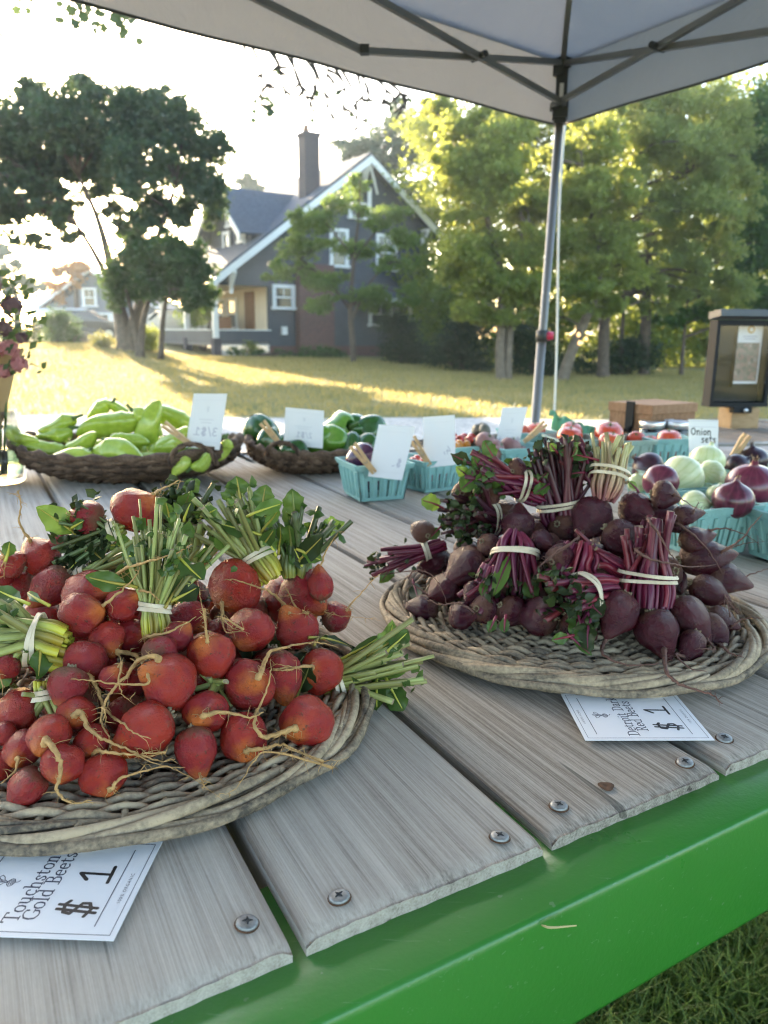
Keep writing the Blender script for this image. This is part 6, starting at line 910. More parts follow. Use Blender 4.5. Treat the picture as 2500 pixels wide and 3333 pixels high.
# ================================================================== tent
E0 = Vector((.534, 2.6, 0)); LT = Vector((math.cos(R(-142.5)), math.sin(R(-142.5)), 0)); RTd = Vector((math.cos(R(-57.5)), math.sin(R(-57.5)), 0)); SP = 3.06; ZE = 2.0; ZB = 1.834
T = thing('market_tent', 'grey fabric pop up market tent with scissor truss frame overhead', 'tent', E0)
E1 = E0+LT*SP; E2 = E0+RTd*SP; E3 = E1+E2-E0; pk = (E0+E3)/2+Vector((0, 0, ZE+.62)); cs = [E0, E1, E3, E2]
for i in range(4):
    a, b = cs[i]+Vector((0, 0, ZE)), cs[(i+1) % 4]+Vector((0, 0, ZE)); n = 14; V = []; F_ = []
    for j in range(n+1):
        for k in range(n+1):
            t = j/n; p = a.lerp(b, k/n).lerp(pk, t); sag = .07*math.sin(math.pi*t)*(math.sin(math.pi*k/n)); p.z -= sag+.012*math.sin(k*2.1)*math.sin(j*1.7); V.append(p)
    F_ = [(j*(n+1)+k, j*(n+1)+k+1, (j+1)*(n+1)+k+1, (j+1)*(n+1)+k) for j in range(n) for k in range(n)]
    mb = MB(); mb.add(V, F_); mb.build('roof_panel', M['canopy'], T, True)
    out = ((cs[i]+cs[(i+1) % 4])/2-(E0+E3)/2).normalized(); V = []; nn = 40
    for j in range(6):
        for k in range(nn+1):
            q = a.lerp(b, k/nn); z = ZE+.012-(ZE+.012-ZB)*j/5; w_ = .006*math.sin(k*.9+i)*(j/5); V.append(Vector((q.x, q.y, z))+out*(-.002+w_+.02*j/5))
    mb = MB(); mb.add(V, [(j*(nn+1)+k, (j+1)*(nn+1)+k, (j+1)*(nn+1)+k+1, j*(nn+1)+k+1) for j in range(5) for k in range(nn)]); vo = mb.build('valance', M['canopy'], T, True)
    hm = MB(); hm.tube([V[5*(nn+1)+k] for k in range(nn+1)], .0035, 5); hm.build('hem', M['darksteel'], vo, True)
    # scissor truss along this side
    dv = (b-a).normalized(); per = SP/4; ins = -out*.02
    def pt(s_, z): return Vector((a.x, a.y, 0))+dv*s_+ins+Vector((0, 0, z))
    for q in range(4):
        s0 = q*per; z0, z1 = (1.995, 1.875) if q % 2 == 0 else (1.875, 1.995); off = -out*.012
        m1 = MB(); m1.tube([pt(s0+(.02 if q == 0 else 0), z0), pt(s0+per, z1)], .0088, 4, phase=math.pi/4, flat=1.25); m1.build('truss_bar', M['steel'], T)
        m2 = MB(); m2.tube([pt(s0+(.02 if q == 0 else 0), z1)+off*1.6, pt(s0+per, z0)+off*1.6], .0088, 4, phase=math.pi/4, flat=1.25); m2.build('truss_bar', M['steel'], T)
        m3 = MB(); c = pt(s0+per/2, (z0+z1)/2); m3.tube([c+out*.012, c-out*.045], .009, 8); m3.build('pivot', M['plasticgrey'], T)
        m3 = MB(); c = pt(s0+per, min(z0, z1)); m3.box(c+off*.7, (.022, .022, .02)); m3.build('joint', M['plasticgrey'], T)
for i, c in enumerate(cs):
    ins = ((E0+E3)/2-c).normalized()*.012; top = c+ins; base = Vector((c.x-.05 if i == 0 else c.x, c.y, 0))
    mb = MB(); mb.tube([base, top+Vector((0, 0, 1.86))], .0135, 14); lg = mb.build('leg', M['polesteel'], T, True)
    mb = MB(); mb.tube([base.lerp(top, .0)+Vector((0, 0, .01)), base.lerp(top, .62)+Vector((0, 0, 1.19))], .0155, 14); mb.build('lower_leg', M['polesteel'], lg, True)
    mb = MB(); mb.box(base+Vector((0, 0, .006)), (.09, .09, .012)); mb.build('foot_plate', M['steel'], lg)
    br = MB(); rot = Matrix.Rotation(R(-10), 3, 'Z'); br.box(top+Vector((0, 0, 1.925)), (.034, .034, .19), rot); br.box(top+Vector((0, 0, 2.0)), (.05, .05, .035), rot)
    br.box(top+LT*.02*(1 if i in (0, 3) else -1)+Vector((0, 0, 1.985)), (.03, .03, .05), rot); br.box(top+Vector((0, 0, 1.868)), (.046, .046, .05), rot); br.box(top+Vector((0, 0, 1.838)), (.036, .036, .02), rot); bo = br.build('corner_bracket', M['plasticgrey'], T)
    mb = MB(); cc = top-Vector((math.sin(R(-10))*-.019, .019, 0)); mb.box(cc+Vector((0, 0, 1.915)), (.012, .003, .045), rot); mb.build('sticker', M['whitetape'], bo)
    mb = MB(); mb.tube([top+ins*2+Vector((0, 0, 2.005)), pk-Vector((0, 0, .05))], .011, 4, phase=math.pi/4); mb.build('rafter', M['steel'], T)
    if i == 0:
        cl = base.lerp(top, .63)+Vector((0, 0, 1.19)); mb = MB(); mb.tube([cl-Vector((0, 0, .018)), cl+Vector((0, 0, .018))], .02, 12); mb.build('leg_collar', M['plasticgrey'], lg, True)
        mb = MB(); mb.tube([cl+Vector((.015, -.004, 0)), cl+Vector((.036, -.008, 0))], [.016, .012], 8); mb.build('release_button', M['redplastic'], lg, True)
mb = MB(); mb.tube(spline([(.585, 2.75, 1.95), (.58, 2.75, 1.6), (.60, 2.75, 1.1), (.607, 2.75, .5), (.62, 2.8, .02)], 5), .0042, 6)
tag(mb.build('guy_cord', M['whitecord'], None, True), 'thin white cord hanging straight beside the tent leg', 'cord')
# ================================================================== notice case on a post
NC = thing('notice_case', 'black framed notice case with sloped lid on a wooden post behind the deck', 'notice case', (1.36, 3.0, 0)); rot = Matrix.Rotation(R(8), 3, 'Z'); c0 = Vector((1.353, 3.0, 1.098))
def nb(name, mat, off, dim, parent=NC, rx=0.0):
    q = MB(); r_ = rot @ Matrix.Rotation(rx, 3, 'X'); q.box(c0+rot @ Vector(off), dim, r_); return q.build(name, M[mat], parent)
Wc, Hc, Dc = .225, .31, .055
nb('back_panel', 'black', (0, Dc/2, 0), (Wc-.002, .008, Hc-.002))
for s_ in (-1, 1): nb('side_frame', 'black', (s_*Wc/2, 0, 0), (.014, Dc, Hc))
nb('bottom_frame', 'black', (0, -.001, -Hc/2-.005), (Wc+.016, Dc+.004, .016)); nb('top_frame', 'black', (0, 0, Hc/2-.01), (Wc-.016, Dc-.002, .02))
nb('lid', 'charcoal', (.005, -.006, Hc/2+.022), (Wc+.03, Dc+.03, .026), rx=R(-7))
po = nb('poster', 'paper', (.042, Dc/2-.012, .035), (.105, .002, .235))
def gen_photo():
    m, n, p = new_mat('poster photograph'); setp(p, Roughness=.4); v = nd(n, 'ShaderNodeTexVoronoi'); v.inputs['Scale'].default_value = 70; n.links.new(coords(n), v.inputs['Vector'])
    f = noise(n, coords(n), 25, 4); c = ramp(n, v.outputs['Color'], [(.15, (.08, .07, .06)), (.5, (.28, .22, .2)), (.75, (.4, .2, .2)), (.92, (.55, .5, .45))]); n.links.new(mixc(n, f, c, (.16, .15, .12)), p.inputs['Base Color']); return m
M['photo'] = gen_photo(); M['emblem'] = simple('gold emblem ink', (.55, .34, .08), .5, var=.2, scale=90)
nb('poster_photo', 'photo', (.040, Dc/2-.0138, .0), (.095, .001, .145), po)
q = MB(); cc = c0+rot @ Vector((.045, Dc/2-.0138, .122)); q.tube([cc, cc-rot @ Vector((0, .001, 0))], .0145, 20); q.build('poster_emblem', M['emblem'], po)
q = MB(); q.tube([cc-rot @ Vector((0, .0012, 0)), cc-rot @ Vector((0, .0018, 0))], .0085, 16); q.build('poster_emblem_centre', M['paper'], po)
for z, w_ in ((.092, .06), (.083, .045)): nb('poster_text_line', 'faint', (.044, Dc/2-.0138, z+.004), (w_, .0008, .004), po)
nb('pane', 'clearpane', (0, -Dc/2+.008, -.004), (Wc-.016, .003, Hc-.03))
nb('divider', 'black', (-.013, .015, .03), (.003, .016, Hc*.8))
nb('hasp', 'black', (.01, -.03, -Hc/2-.024), (.075, .03, .022)); q = MB(); cc = c0+rot @ Vector((.015, -.05, -Hc/2-.024)); q.tube([cc, cc-Vector((0, .012, 0))], .008, 10); q.build('lock', M['lid'], NC, True)
q = MB(); q.box((1.383, 3.02, .46), (.115, .09, .93), rot); q.build('post', M['postwood'], NC)
# ================================================================== wooden cash box, jars, tissue
CB = thing('wooden_box', 'brown wooden box with black hasp standing behind the jam jars', 'box', (.80, 2.33, .85)); rot2 = Matrix.Rotation(R(33), 3, 'Z'); c1 = Vector((.805, 2.325, .85))
def cbx(name, mat, off, dim, parent=CB):
    q = MB(); q.box(c1+rot2 @ Vector(off), dim, rot2); return q.build(name, M[mat], parent)
for (nm, off, dim) in (('side', (0, -.07, .062), (.20, .012, .12)), ('side', (0, .07, .062), (.20, .012, .12)), ('side', (-.094, 0, .062), (.012, .127, .12)), ('side', (.094, 0, .062), (.012, .127, .12)), ('bottom', (0, 0, .004), (.196, .15, .008))): cbx(nm, 'boxwood', off, dim)
cbx('lid', 'boxwood', (0, 0, .136), (.208, .16, .026)); cbx('hasp', 'black', (-.107, -.005, .118), (.006, .028, .075)); cbx('staple', 'black', (-.108, -.005, .075), (.012, .018, .02))
q = MB(); cc = c1+rot2 @ Vector((-.118, -.005, .04)); q.box(cc, (.016, .034, .036), rot2); q.tube([cc+rot2 @ Vector((0, .011*math.cos(t), .018+.02*math.sin(t))) for t in np.linspace(0, math.pi, 9)], .0035, 6); q.build('padlock', M['black'], CB)
def jar(x, y, label):
    t = thing('jam_jar', label, 'jar', (x, y, .85), 'jam jars on the deck'); c = (x, y, .85)
    q = MB(); q.lathe([(0, .001), (.032, .001), (.036, .006), (.036, .080), (.031, .090), (.031, .094)], 20, c); q.build('glass', M['glass'], t, True)
    q = MB(); q.lathe([(0, .004), (.0335, .006), (.0335, .078), (.029, .086), (0, .086)], 20, c); q.build('jam', M['jam'], t, True)
    q = MB(); q.lathe([(.0355, .086), (.0365, .087), (.0365, .103), (.035, .1055), (.0275, .106), (.027, .1045), (0, .1045)], 24, c, lambda a, s: 1+(.006*math.sin(a*24) if .1 < s < .4 else 0)); q.build('lid', M['lid'], t, True)
    q = MB(); vs = []
    for i in range(9):
        a = R(-130+i*10); vs += [(x+.0366*math.cos(a), y+.0366*math.sin(a), .862), (x+.0366*math.cos(a), y+.0366*math.sin(a), .912)]
    q.add(vs, [(2*i, 2*i+2, 2*i+3, 2*i+1) for i in range(8)]); q.build('label', M['paper'], t, True)
jar(.765, 2.2, 'dark jam jar with silver lid, leftmost of the row by the wooden box'); jar(.838, 2.2, 'dark jam jar with silver lid, middle one of the front row')
jar(.815, 2.275, 'dark jam jar behind the others, close to the wooden box'); jar(.905, 2.215, 'dark jam jar with silver lid beside the onion sets card')
tb = MB(); V = []; nx, ny = 12, 6
for j in range(ny+1):
    for i in range(nx+1): V.append((.515+.13*i/nx+.01*math.sin(j*2.0), 2.32+.03*math.sin(i*1.1)+.015*j, .853+.105*math.sin(math.pi*min(1, (j+.4)/ny)*.55)*(1-.5*i/nx)+.012*math.sin(i*2.3+j*1.9)))
tb.add(V, [(j*(nx+1)+i, j*(nx+1)+i+1, (j+1)*(nx+1)+i+1, (j+1)*(nx+1)+i) for j in range(ny) for i in range(nx)]); tag(tb.build('tissue_paper', M['greentissue'], None, True), 'crumpled green tissue paper behind the tomatoes', 'paper')
# ================================================================== bouquet at the left edge
VX, VY = -.885, 1.74
VA = thing('glass_vase', 'clear glass vase with greenish water at the left edge of the deck', 'vase', (VX, VY, .85))
q = MB(); q.lathe([(0, .002), (.05, .002), (.056, .008), (.058, .05), (.054, .12), (.05, .165), (.0475, .165), (.051, .12), (.054, .05), (.051, .012), (0, .01)], 24, (VX, VY, .85)); q.build('glass', M['clearpane'], VA, True)
q = MB(); q.lathe([(0, .0105), (.0505, .0125), (.0535, .05), (.0525, .075), (0, .075)], 24, (VX, VY, .85)); q.build('water', M['water'], VA, True)
BQ = thing('flower_bouquet', 'kraft wrapped bouquet of dusky and pink flowers in the glass vase', 'bouquet', (VX, VY, .87))
q = MB(); q.lathe([(.012, .12), (.03, .17), (.055, .26), (.075, .30)], 20, (VX, VY, .85), lambda a, s: 1+.06*math.sin(3*a)*s); q.build('kraft_wrap', M['kraft'], BQ, True)
q = MB()
for i in range(9):
    a = i*.7; q.tube([(VX+.01*math.cos(a), VY+.01*math.sin(a), .875), (VX+.05*math.cos(a), VY+.05*math.sin(a), 1.16)], .0025, 5)
q.build('stems', M['stem'], BQ, True)
q = MB(); 
for i in range(420):
    a = random.uniform(0, 6.28); r_ = .115*math.sqrt(random.random()); z = 1.10+.22*random.random(); c = Vector((VX+.01+r_*math.cos(a)*(1.1-.5*abs(z-1.2)/.1*.3), VY+r_*math.sin(a), z)); n_ = Vector((random.gauss(0, 1), random.gauss(0, 1), random.gauss(0, 1))).normalized(); u = n_.orthogonal().normalized()*random.uniform(.006, .016); v = n_.cross(u)*.6; q.add([c-u, c+v, c+u, c-v], [(0, 1, 2, 3)])
q.build('foliage', M['bouquetleaf'], BQ)
def bloom(c, r_, mat, n=26):
    q = MB(); c = Vector(c)
    for i in range(n):
        d = Vector((random.gauss(0, 1), random.gauss(0, 1)-.3, random.gauss(0, 1)+.3)).normalized(); u = d.orthogonal().normalized(); u.rotate(Quaternion(d, random.uniform(0, 6))); v = d.cross(u); p = c+d*r_*.55; s_ = r_*.55
        q.add([p-u*s_*.7, p+v*s_*.8+d*s_*.3, p+u*s_*.7, p-v*s_*.8+d*s_*.3, p+d*s_*.15], [(0, 1, 4), (1, 2, 4), (2, 3, 4), (3, 0, 4)])
    q.build('flower', M[mat], BQ, True)
for (dx, dz, r_, mt) in ((.075, .30, .03, 'pinkpetal'), (.095, .27, .024, 'pinkpetal'), (.07, .345, .022, 'darkbloom'), (.09, .39, .03, 'darkbloom'), (.05, .43, .03, 'darkbloom'), (.105, .325, .018, 'darkbloom'), (.03, .33, .03, 'pinkpetal'), (0, .4, .04, 'darkbloom'), (.06, .255, .02, 'pinkpetal'), (-.05, .37, .03, 'pinkpetal')): bloom((VX+dx, VY-.05, .85+dz), r_, mt)
# ================================================================== wicker trays
def tray(label, cx, cy, Rr, seed):
    rs = random.Random(seed); t = thing('wicker_tray', label, 'tray', (cx, cy, .85)); z0 = .8575; nsp = 44
    def lift(r): return z0+.007*sstep(.15*Rr/.226, .21*Rr/.226, r)
    sp = MB()
    for i in range(nsp):
        a = 2*math.pi*i/nsp; sp.tube([(cx+r*math.cos(a), cy+r*math.sin(a), lift(r)) for r in np.linspace(.02, .212, 9)], .0026, 5)
    sp.build('spokes', M['willow'], t, True); tag(t.children[-1], kind='stuff')
    nr = 31
    for i in range(nr):
        r0_ = .018+(.204-.018)*i/(nr-1); q = MB(); P = []; n = 132; ph = rs.uniform(0, 6)
        for j in range(n):
            a = 2*math.pi*j/n; w_ = math.cos(a*nsp/2+math.pi*(i % 2)); rr = r0_+.0011*math.sin(a*3+ph)+.0016*math.sin(a*nsp/4+i*.9)
            P.append((cx+rr*math.cos(a), cy+rr*math.sin(a), lift(rr)+w_*.0034*min(1, r0_/.06)+.0012*math.sin(a*5+ph)))
        q.ring(P, [.0029*(1+.18*math.sin(j*.37+ph)) for j in range(n)], 6); q.build('weaver', M['willow'], t, True)
    # rim: thick rods wound round one another
    nro = 11
    for i in range(nro):
        q = MB(); n = 170; P = []; ph = 2*math.pi*i/nro+rs.uniform(-.2, .2); turns = 5+rs.choice((0, 1)); a0 = rs.uniform(0, 6); span = rs.uniform(4.4, 6.1)
        for j in range(n):
            s_ = j/(n-1); a = a0+s_*span; th = ph+turns*a*.9; rw = .0058+.0016*math.sin(a*2+i)
            P.append((cx+(Rr-.012+1.35*rw*math.cos(th))*math.cos(a), cy+(Rr-.012+1.35*rw*math.cos(th))*math.sin(a), .8615+rw*.95*math.sin(th)))
        q.tube(P, [rs.uniform(.0042, .0046)*(1-.5*abs(2*j/(n-1)-1)**6) for j in range(n)], 7); q.build('rim_rod', M['willow'], t, True)
    for i in range(4):      # outer coils low against the deck
        q = MB(); n = 150; P = []
        for j in range(n):
            a = 2*math.pi*j/n; rr = Rr-.013+.005*i+.0022*math.sin(a*9+i*2); P.append((cx+rr*math.cos(a), cy+rr*math.sin(a), .8555+.0016*i+.002*math.sin(a*11+i)))
        q.ring(P, .0042, 6); q.build('coil', M['willow'], t, True)
tray('round grey wicker tray under the gold beets', -.235, .667, .226, 1)
tray('round grey wicker tray under the dark red beets', .228, .900, .226, 2)
# ================================================================== beets
def beet_mesh(name, mat, seed, tail):
    rs = random.Random(seed); q = MB(); N = 22; K = 26; ph = [rs.uniform(0, 6) for _ in range(8)]; V = []
    for i in range(N+1):
        t = i/N; th = math.pi*t; r = math.sin(th)**.92 if 0 < t < 1 else 0.0; z = math.cos(th)
        if z > .55: z = .55+(z-.55)*.72                       # flattened shoulder
        if z < -.45: k = (-.45-z)/.55; r *= 1-.30*k; z -= tail*k**2.2     # draws in to the root
        for j in range(K):
            a = 2*math.pi*j/K; d = 1+.06*math.sin(2*a+ph[0]+2*t)+.04*math.sin(3*a+ph[1]-3*t)+.028*math.sin(5*a+7*t+ph[2])+.016*math.sin(9*a+11*t+ph[3])
            if z > .6: d *= 1+.05*math.sin(7*a+ph[4])
            V.append((r*d*math.cos(a), r*d*math.sin(a), z*(1+.02*math.sin(2*a+ph[5]))))
    q.add(V, [(i*K+j, (i+1)*K+j, (i+1)*K+(j+1) % K, i*K+(j+1) % K) for i in range(N) for j in range(K)])
    # torn crown scar
    for i in range(9):
        a = i*.7+ph[6]; q.tube([(.16*math.cos(a), .16*math.sin(a), .84), (.2*math.cos(a), .2*math.sin(a), .97+.05*math.sin(i*2))], [.07, .045], 5, mi=1)
    return q.mesh(name, [mat, M['cutend']], True)
GM = [beet_mesh('beet', M['goldbeet'], s_, tl_) for s_, tl_ in ((1, .22), (2, .3), (3, .16), (4, .38))]
RM = [beet_mesh('beet', M['redbeet'], s_, tl_) for s_, tl_ in ((5, .35), (6, .5), (7, .25), (8, .6))]
def root_mesh(paths, mat, rs):
    q = MB()
    for k, (r0_, P) in enumerate(paths):
        sp = spline(P, 5); n = len(sp); s0 = r0_*(.66 if k == 0 else .6)
        rad = [s0*((1-.88*(i/(n-1))**.55)+(.3*(1-i/(n*.16)) if i < n*.16 and k == 0 else 0))*(1+.13*math.sin(i*1.9+k)) for i in range(n)]
        sp = [p+Vector((rs.gauss(0, 1), rs.gauss(0, 1), rs.gauss(0, 1)))*.00035 for p in sp]; q.tube(sp, rad, 7)
        L_ = sum((sp[i+1]-sp[i]).length for i in range(n-1))
        for h in range(int(6+L_*190)):          # hair roots
            i = rs.randrange(0, n-1) if rs.random() < .45 else rs.randrange(0, max(1, n//3)); p = sp[i]; d = Vector((rs.gauss(0, 1), rs.gauss(0, 1), rs.gauss(0, 1))).normalized(); l_ = rs.uniform(.003, .013)
            q.tube([p, p+d*l_*.5, p+d*l_*.85+Vector((rs.gauss(0, 1), rs.gauss(0, 1), -.6))*l_*.25], [.00035, .00025, .0001], 3, cap=False)
    return q
NAMES = {}
LAB = {
 'g1': 'gold beet bunch with upright pale green stalks, tied near the middle of the heap', 'g2': 'gold beet bunch with a broad fan of green stalks and curled leaves at the back',
 'g9': 'gold beet bunch with dark leafy top at the right back of the heap', 'g4': 'gold beet bunch whose banded stalks point off the left edge',
 'g5': 'gold beet bunch with stalks and leaves sticking out right over the tray rim', 'g6': 'gold beet bunch with one round leaf and the topmost beet of the heap',
 'g10': 'gold beet bunch showing only its bushy dark cut top at the back', 'g8': 'gold beet bunch at the far left of the heap with few stalks',
 'g7': 'gold beet bunch at the lower left front edge of the heap', 'g3': 'gold beet bunch in the front middle of the heap, the largest orange beets',
 'r1': 'dark red beet bunch lying with crimson stalks pointing left at the back', 'r2': 'dark red beet bunch standing upright with dark leafy cut tops',
 'r9': 'purple beet stalk bunch slanting behind the pale striped stalks', 'r3': 'dark red beet bunch with pale striped stalks standing up at the top of the heap',
 'r4': 'dark red beet bunch with magenta stalks and double band at the front right', 'r5': 'dark red beet bunch with stalks hanging down the front of the heap',
 'r6': 'dark red beet bunch with banded cut stalks pointing left at the front middle', 'r7': 'dark red beet bunch with a mass of blackish cut stalk ends facing left',
 'r8': 'dark red beet bunch at the left rim of the tray with thin stalks pointing left'}
BUN = {}
for s_ in STALKS:
    if s_[0][-1] == 'b': continue
    b = s_[0]; gold = b[0] == 'g'; p = s_[1]
    BUN[b] = thing('beet_bunch', LAB[b], 'beet bunch', (p[0], p[1], .868), 'gold beet bunches' if gold else 'dark red beet bunches')
for lst, meshes, rm, sd_ in ((GOLD_BEETS, GM, 'goldroot', 21), (RED_BEETS, RM, 'redroot', 22)):
    rs = random.Random(sd_)
    for i, (b, c, r_, el, ax, tone, roots) in enumerate(lst):
        o = link('beet', meshes[i % 4], BUN[b], c, align(ax, rs.uniform(0, 6)), (r_*rs.uniform(.95, 1.05), r_*rs.uniform(.95, 1.05), r_*el*.97)); o['tone'] = float(tone)
        if roots: 
            q = root_mesh(roots, rm, rs); mt = M[rm]; me = q.mesh('root', mt, True, c); ro = bpy.data.objects.new('root', me); COL.objects.link(ro); ro.parent = BUN[b]; ro.location = Vector(c)-BUN[b].location
# buried beets that carry the heap
def fill(lst, meshes, cx, cy, rx, keys, n, sd_, H=.085):
    rs = random.Random(sd_); got = [(Vector(l[1]), l[2]) for l in lst]; k = 0; tries = 0
    while k < n and tries < 4000:
        tries += 1; a = rs.uniform(0, 6.28); rr = rx*math.sqrt(rs.random()); r_ = rs.uniform(.016, .022); x, y = cx+rr*math.cos(a), cy+rr*math.sin(a); zt = .872+H*(1-(rr/rx)**2); z = rs.uniform(.872+r_, max(.873+r_, zt-.012)); p = Vector((x, y, z))
        if all((p-q).length > .84*(r_+w_) for q, w_ in got):
            got.append((p, r_)); b = rs.choice(keys); o = link('beet', meshes[k % 4], BUN[b], p, align((rs.gauss(0, 1), rs.gauss(0, 1), -.6), 0), r_); o['tone'] = .3; k += 1
fill(GOLD_BEETS, GM, -.245, .70, .165, ['g1', 'g2', 'g9', 'g10', 'g6', 'g8'], 46, 31); fill(RED_BEETS, RM, .232, .935, .165, ['r1', 'r2', 'r3', 'r9', 'r7'], 60, 32, .10)
# ------------------------------------------------------------------ stalks, bands, leaves
def stalk_mesh(P, r0_, r1_, mats, rs):
    sp = spline(P, 3); n = len(sp); k = 6; V = []; F_ = []; U_ = []
    t = [(sp[min(i+1, n-1)]-sp[max(i-1, 0)]).normalized() for i in range(n)]; u = t[0].orthogonal().normalized(); u.rotate(Quaternion(t[0], rs.uniform(0, 6)))
    for i in range(n):
        u = (u-t[i]*u.dot(t[i])).normalized(); v = t[i].cross(u); r_ = r0_+(r1_-r0_)*i/(n-1)
        for j in range(k):
            a = 2*math.pi*j/k; g = .55 if j == 0 else 1.0; V.append(sp[i]+(u*math.cos(a)*.85*g+v*math.sin(a)*1.1)*r_)
    for i in range(n-1):
        for j in range(k):
            F_.append((i*k+j, i*k+(j+1) % k, (i+1)*k+(j+1) % k, (i+1)*k+j)); U_ += [(j/k, i/(n-1)), ((j+1)/k, i/(n-1)), ((j+1)/k, (i+1)/(n-1)), (j/k, (i+1)/(n-1))]
    F_.append(tuple((n-1)*k+j for j in range(k))); U_ += [(0, 1)]*k
    me = bpy.data.meshes.new('stalk'); o = sp[0]; me.from_pydata([tuple(q-o) for q in V], [], F_)
    uv = me.uv_layers.new(name='UVMap'); uv.data.foreach_set('uv', [c for q in U_ for c in q])
    for mt in mats: me.materials.append(mt)
    me.polygons.foreach_set('material_index', [0]*(len(F_)-1)+[1]); me.polygons.foreach_set('use_smooth', [True]*(len(F_)-1)+[False]); me.update(); return me, o
def leaf_mesh(a, b, wid, rs, ruff=1.0):
    a, b = Vector(a), Vector(b); d = b-a; Ln = d.length; d.normalize(); view = (Vector((0, 0, 1.19))-a).normalized(); nr = (view+Vector((rs.uniform(-.5, .5), rs.uniform(-.5, .5), rs.uniform(-.2, .8)))).normalized(); s_ = d.cross(nr).normalized(); nr = s_.cross(d)
    V = []; nx, ny = 8, 6; ph = [rs.uniform(0, 6) for _ in range(4)]; bend = rs.uniform(-.25, .3)
    for i in range(nx+1):
        t = i/nx; w_ = wid/2*(math.sin(math.pi*min(1, .05+t*.945))**.55)*(.72+.42*math.sin(math.pi*min(1, t*.8+.12)))/1.05
        for j in range(-ny//2, ny//2+1):
            q = j/(ny/2); rf = .10*wid*ruff*(abs(q)**1.5)*math.sin(t*9+ph[0]+2*q)+.05*wid*ruff*abs(q)*math.sin(t*19+ph[1]); ed = 1+.08*math.sin(t*23+ph[2])*(abs(q) == 1)
            V.append(a+d*Ln*t+s_*w_*q*ed+nr*(rf+bend*Ln*t*t+.16*w_*abs(q)))
    n = ny+1; F_ = [(i*n+j, i*n+j+1, (i+1)*n+j+1, (i+1)*n+j) for i in range(nx) for j in range(ny)]
    q = MB(); q.add(V, F_, 0); q.tube(spline([a-d*Ln*.35-nr*.002, a, a+d*Ln*.45+nr*(bend*Ln*.2), a+d*Ln*.9+nr*bend*Ln*.81], 2), [.0016, .0016, .0015, .0013, .001, .0007, .0004], 5, mi=1); return q
rsS = random.Random(5); SM = {'r3': 'redstalk_pale', 'r2': 'redstalk_dark', 'r7': 'redstalk_dark', 'r6': 'redstalk', 'g9': 'goldstalk_dark', 'g10': 'goldstalk_dark', 'g6': 'goldstalk_dark'}
STUB = {'g6': 130, 'g10': 170, 'g9': 70, 'g2': 60, 'g1': 70, 'r1': 50, 'r2': 150, 'r5': 150, 'r6': 130, 'r7': 170, 'r8': 30, 'r9': 10, 'g4': 30, 'g5': 20}
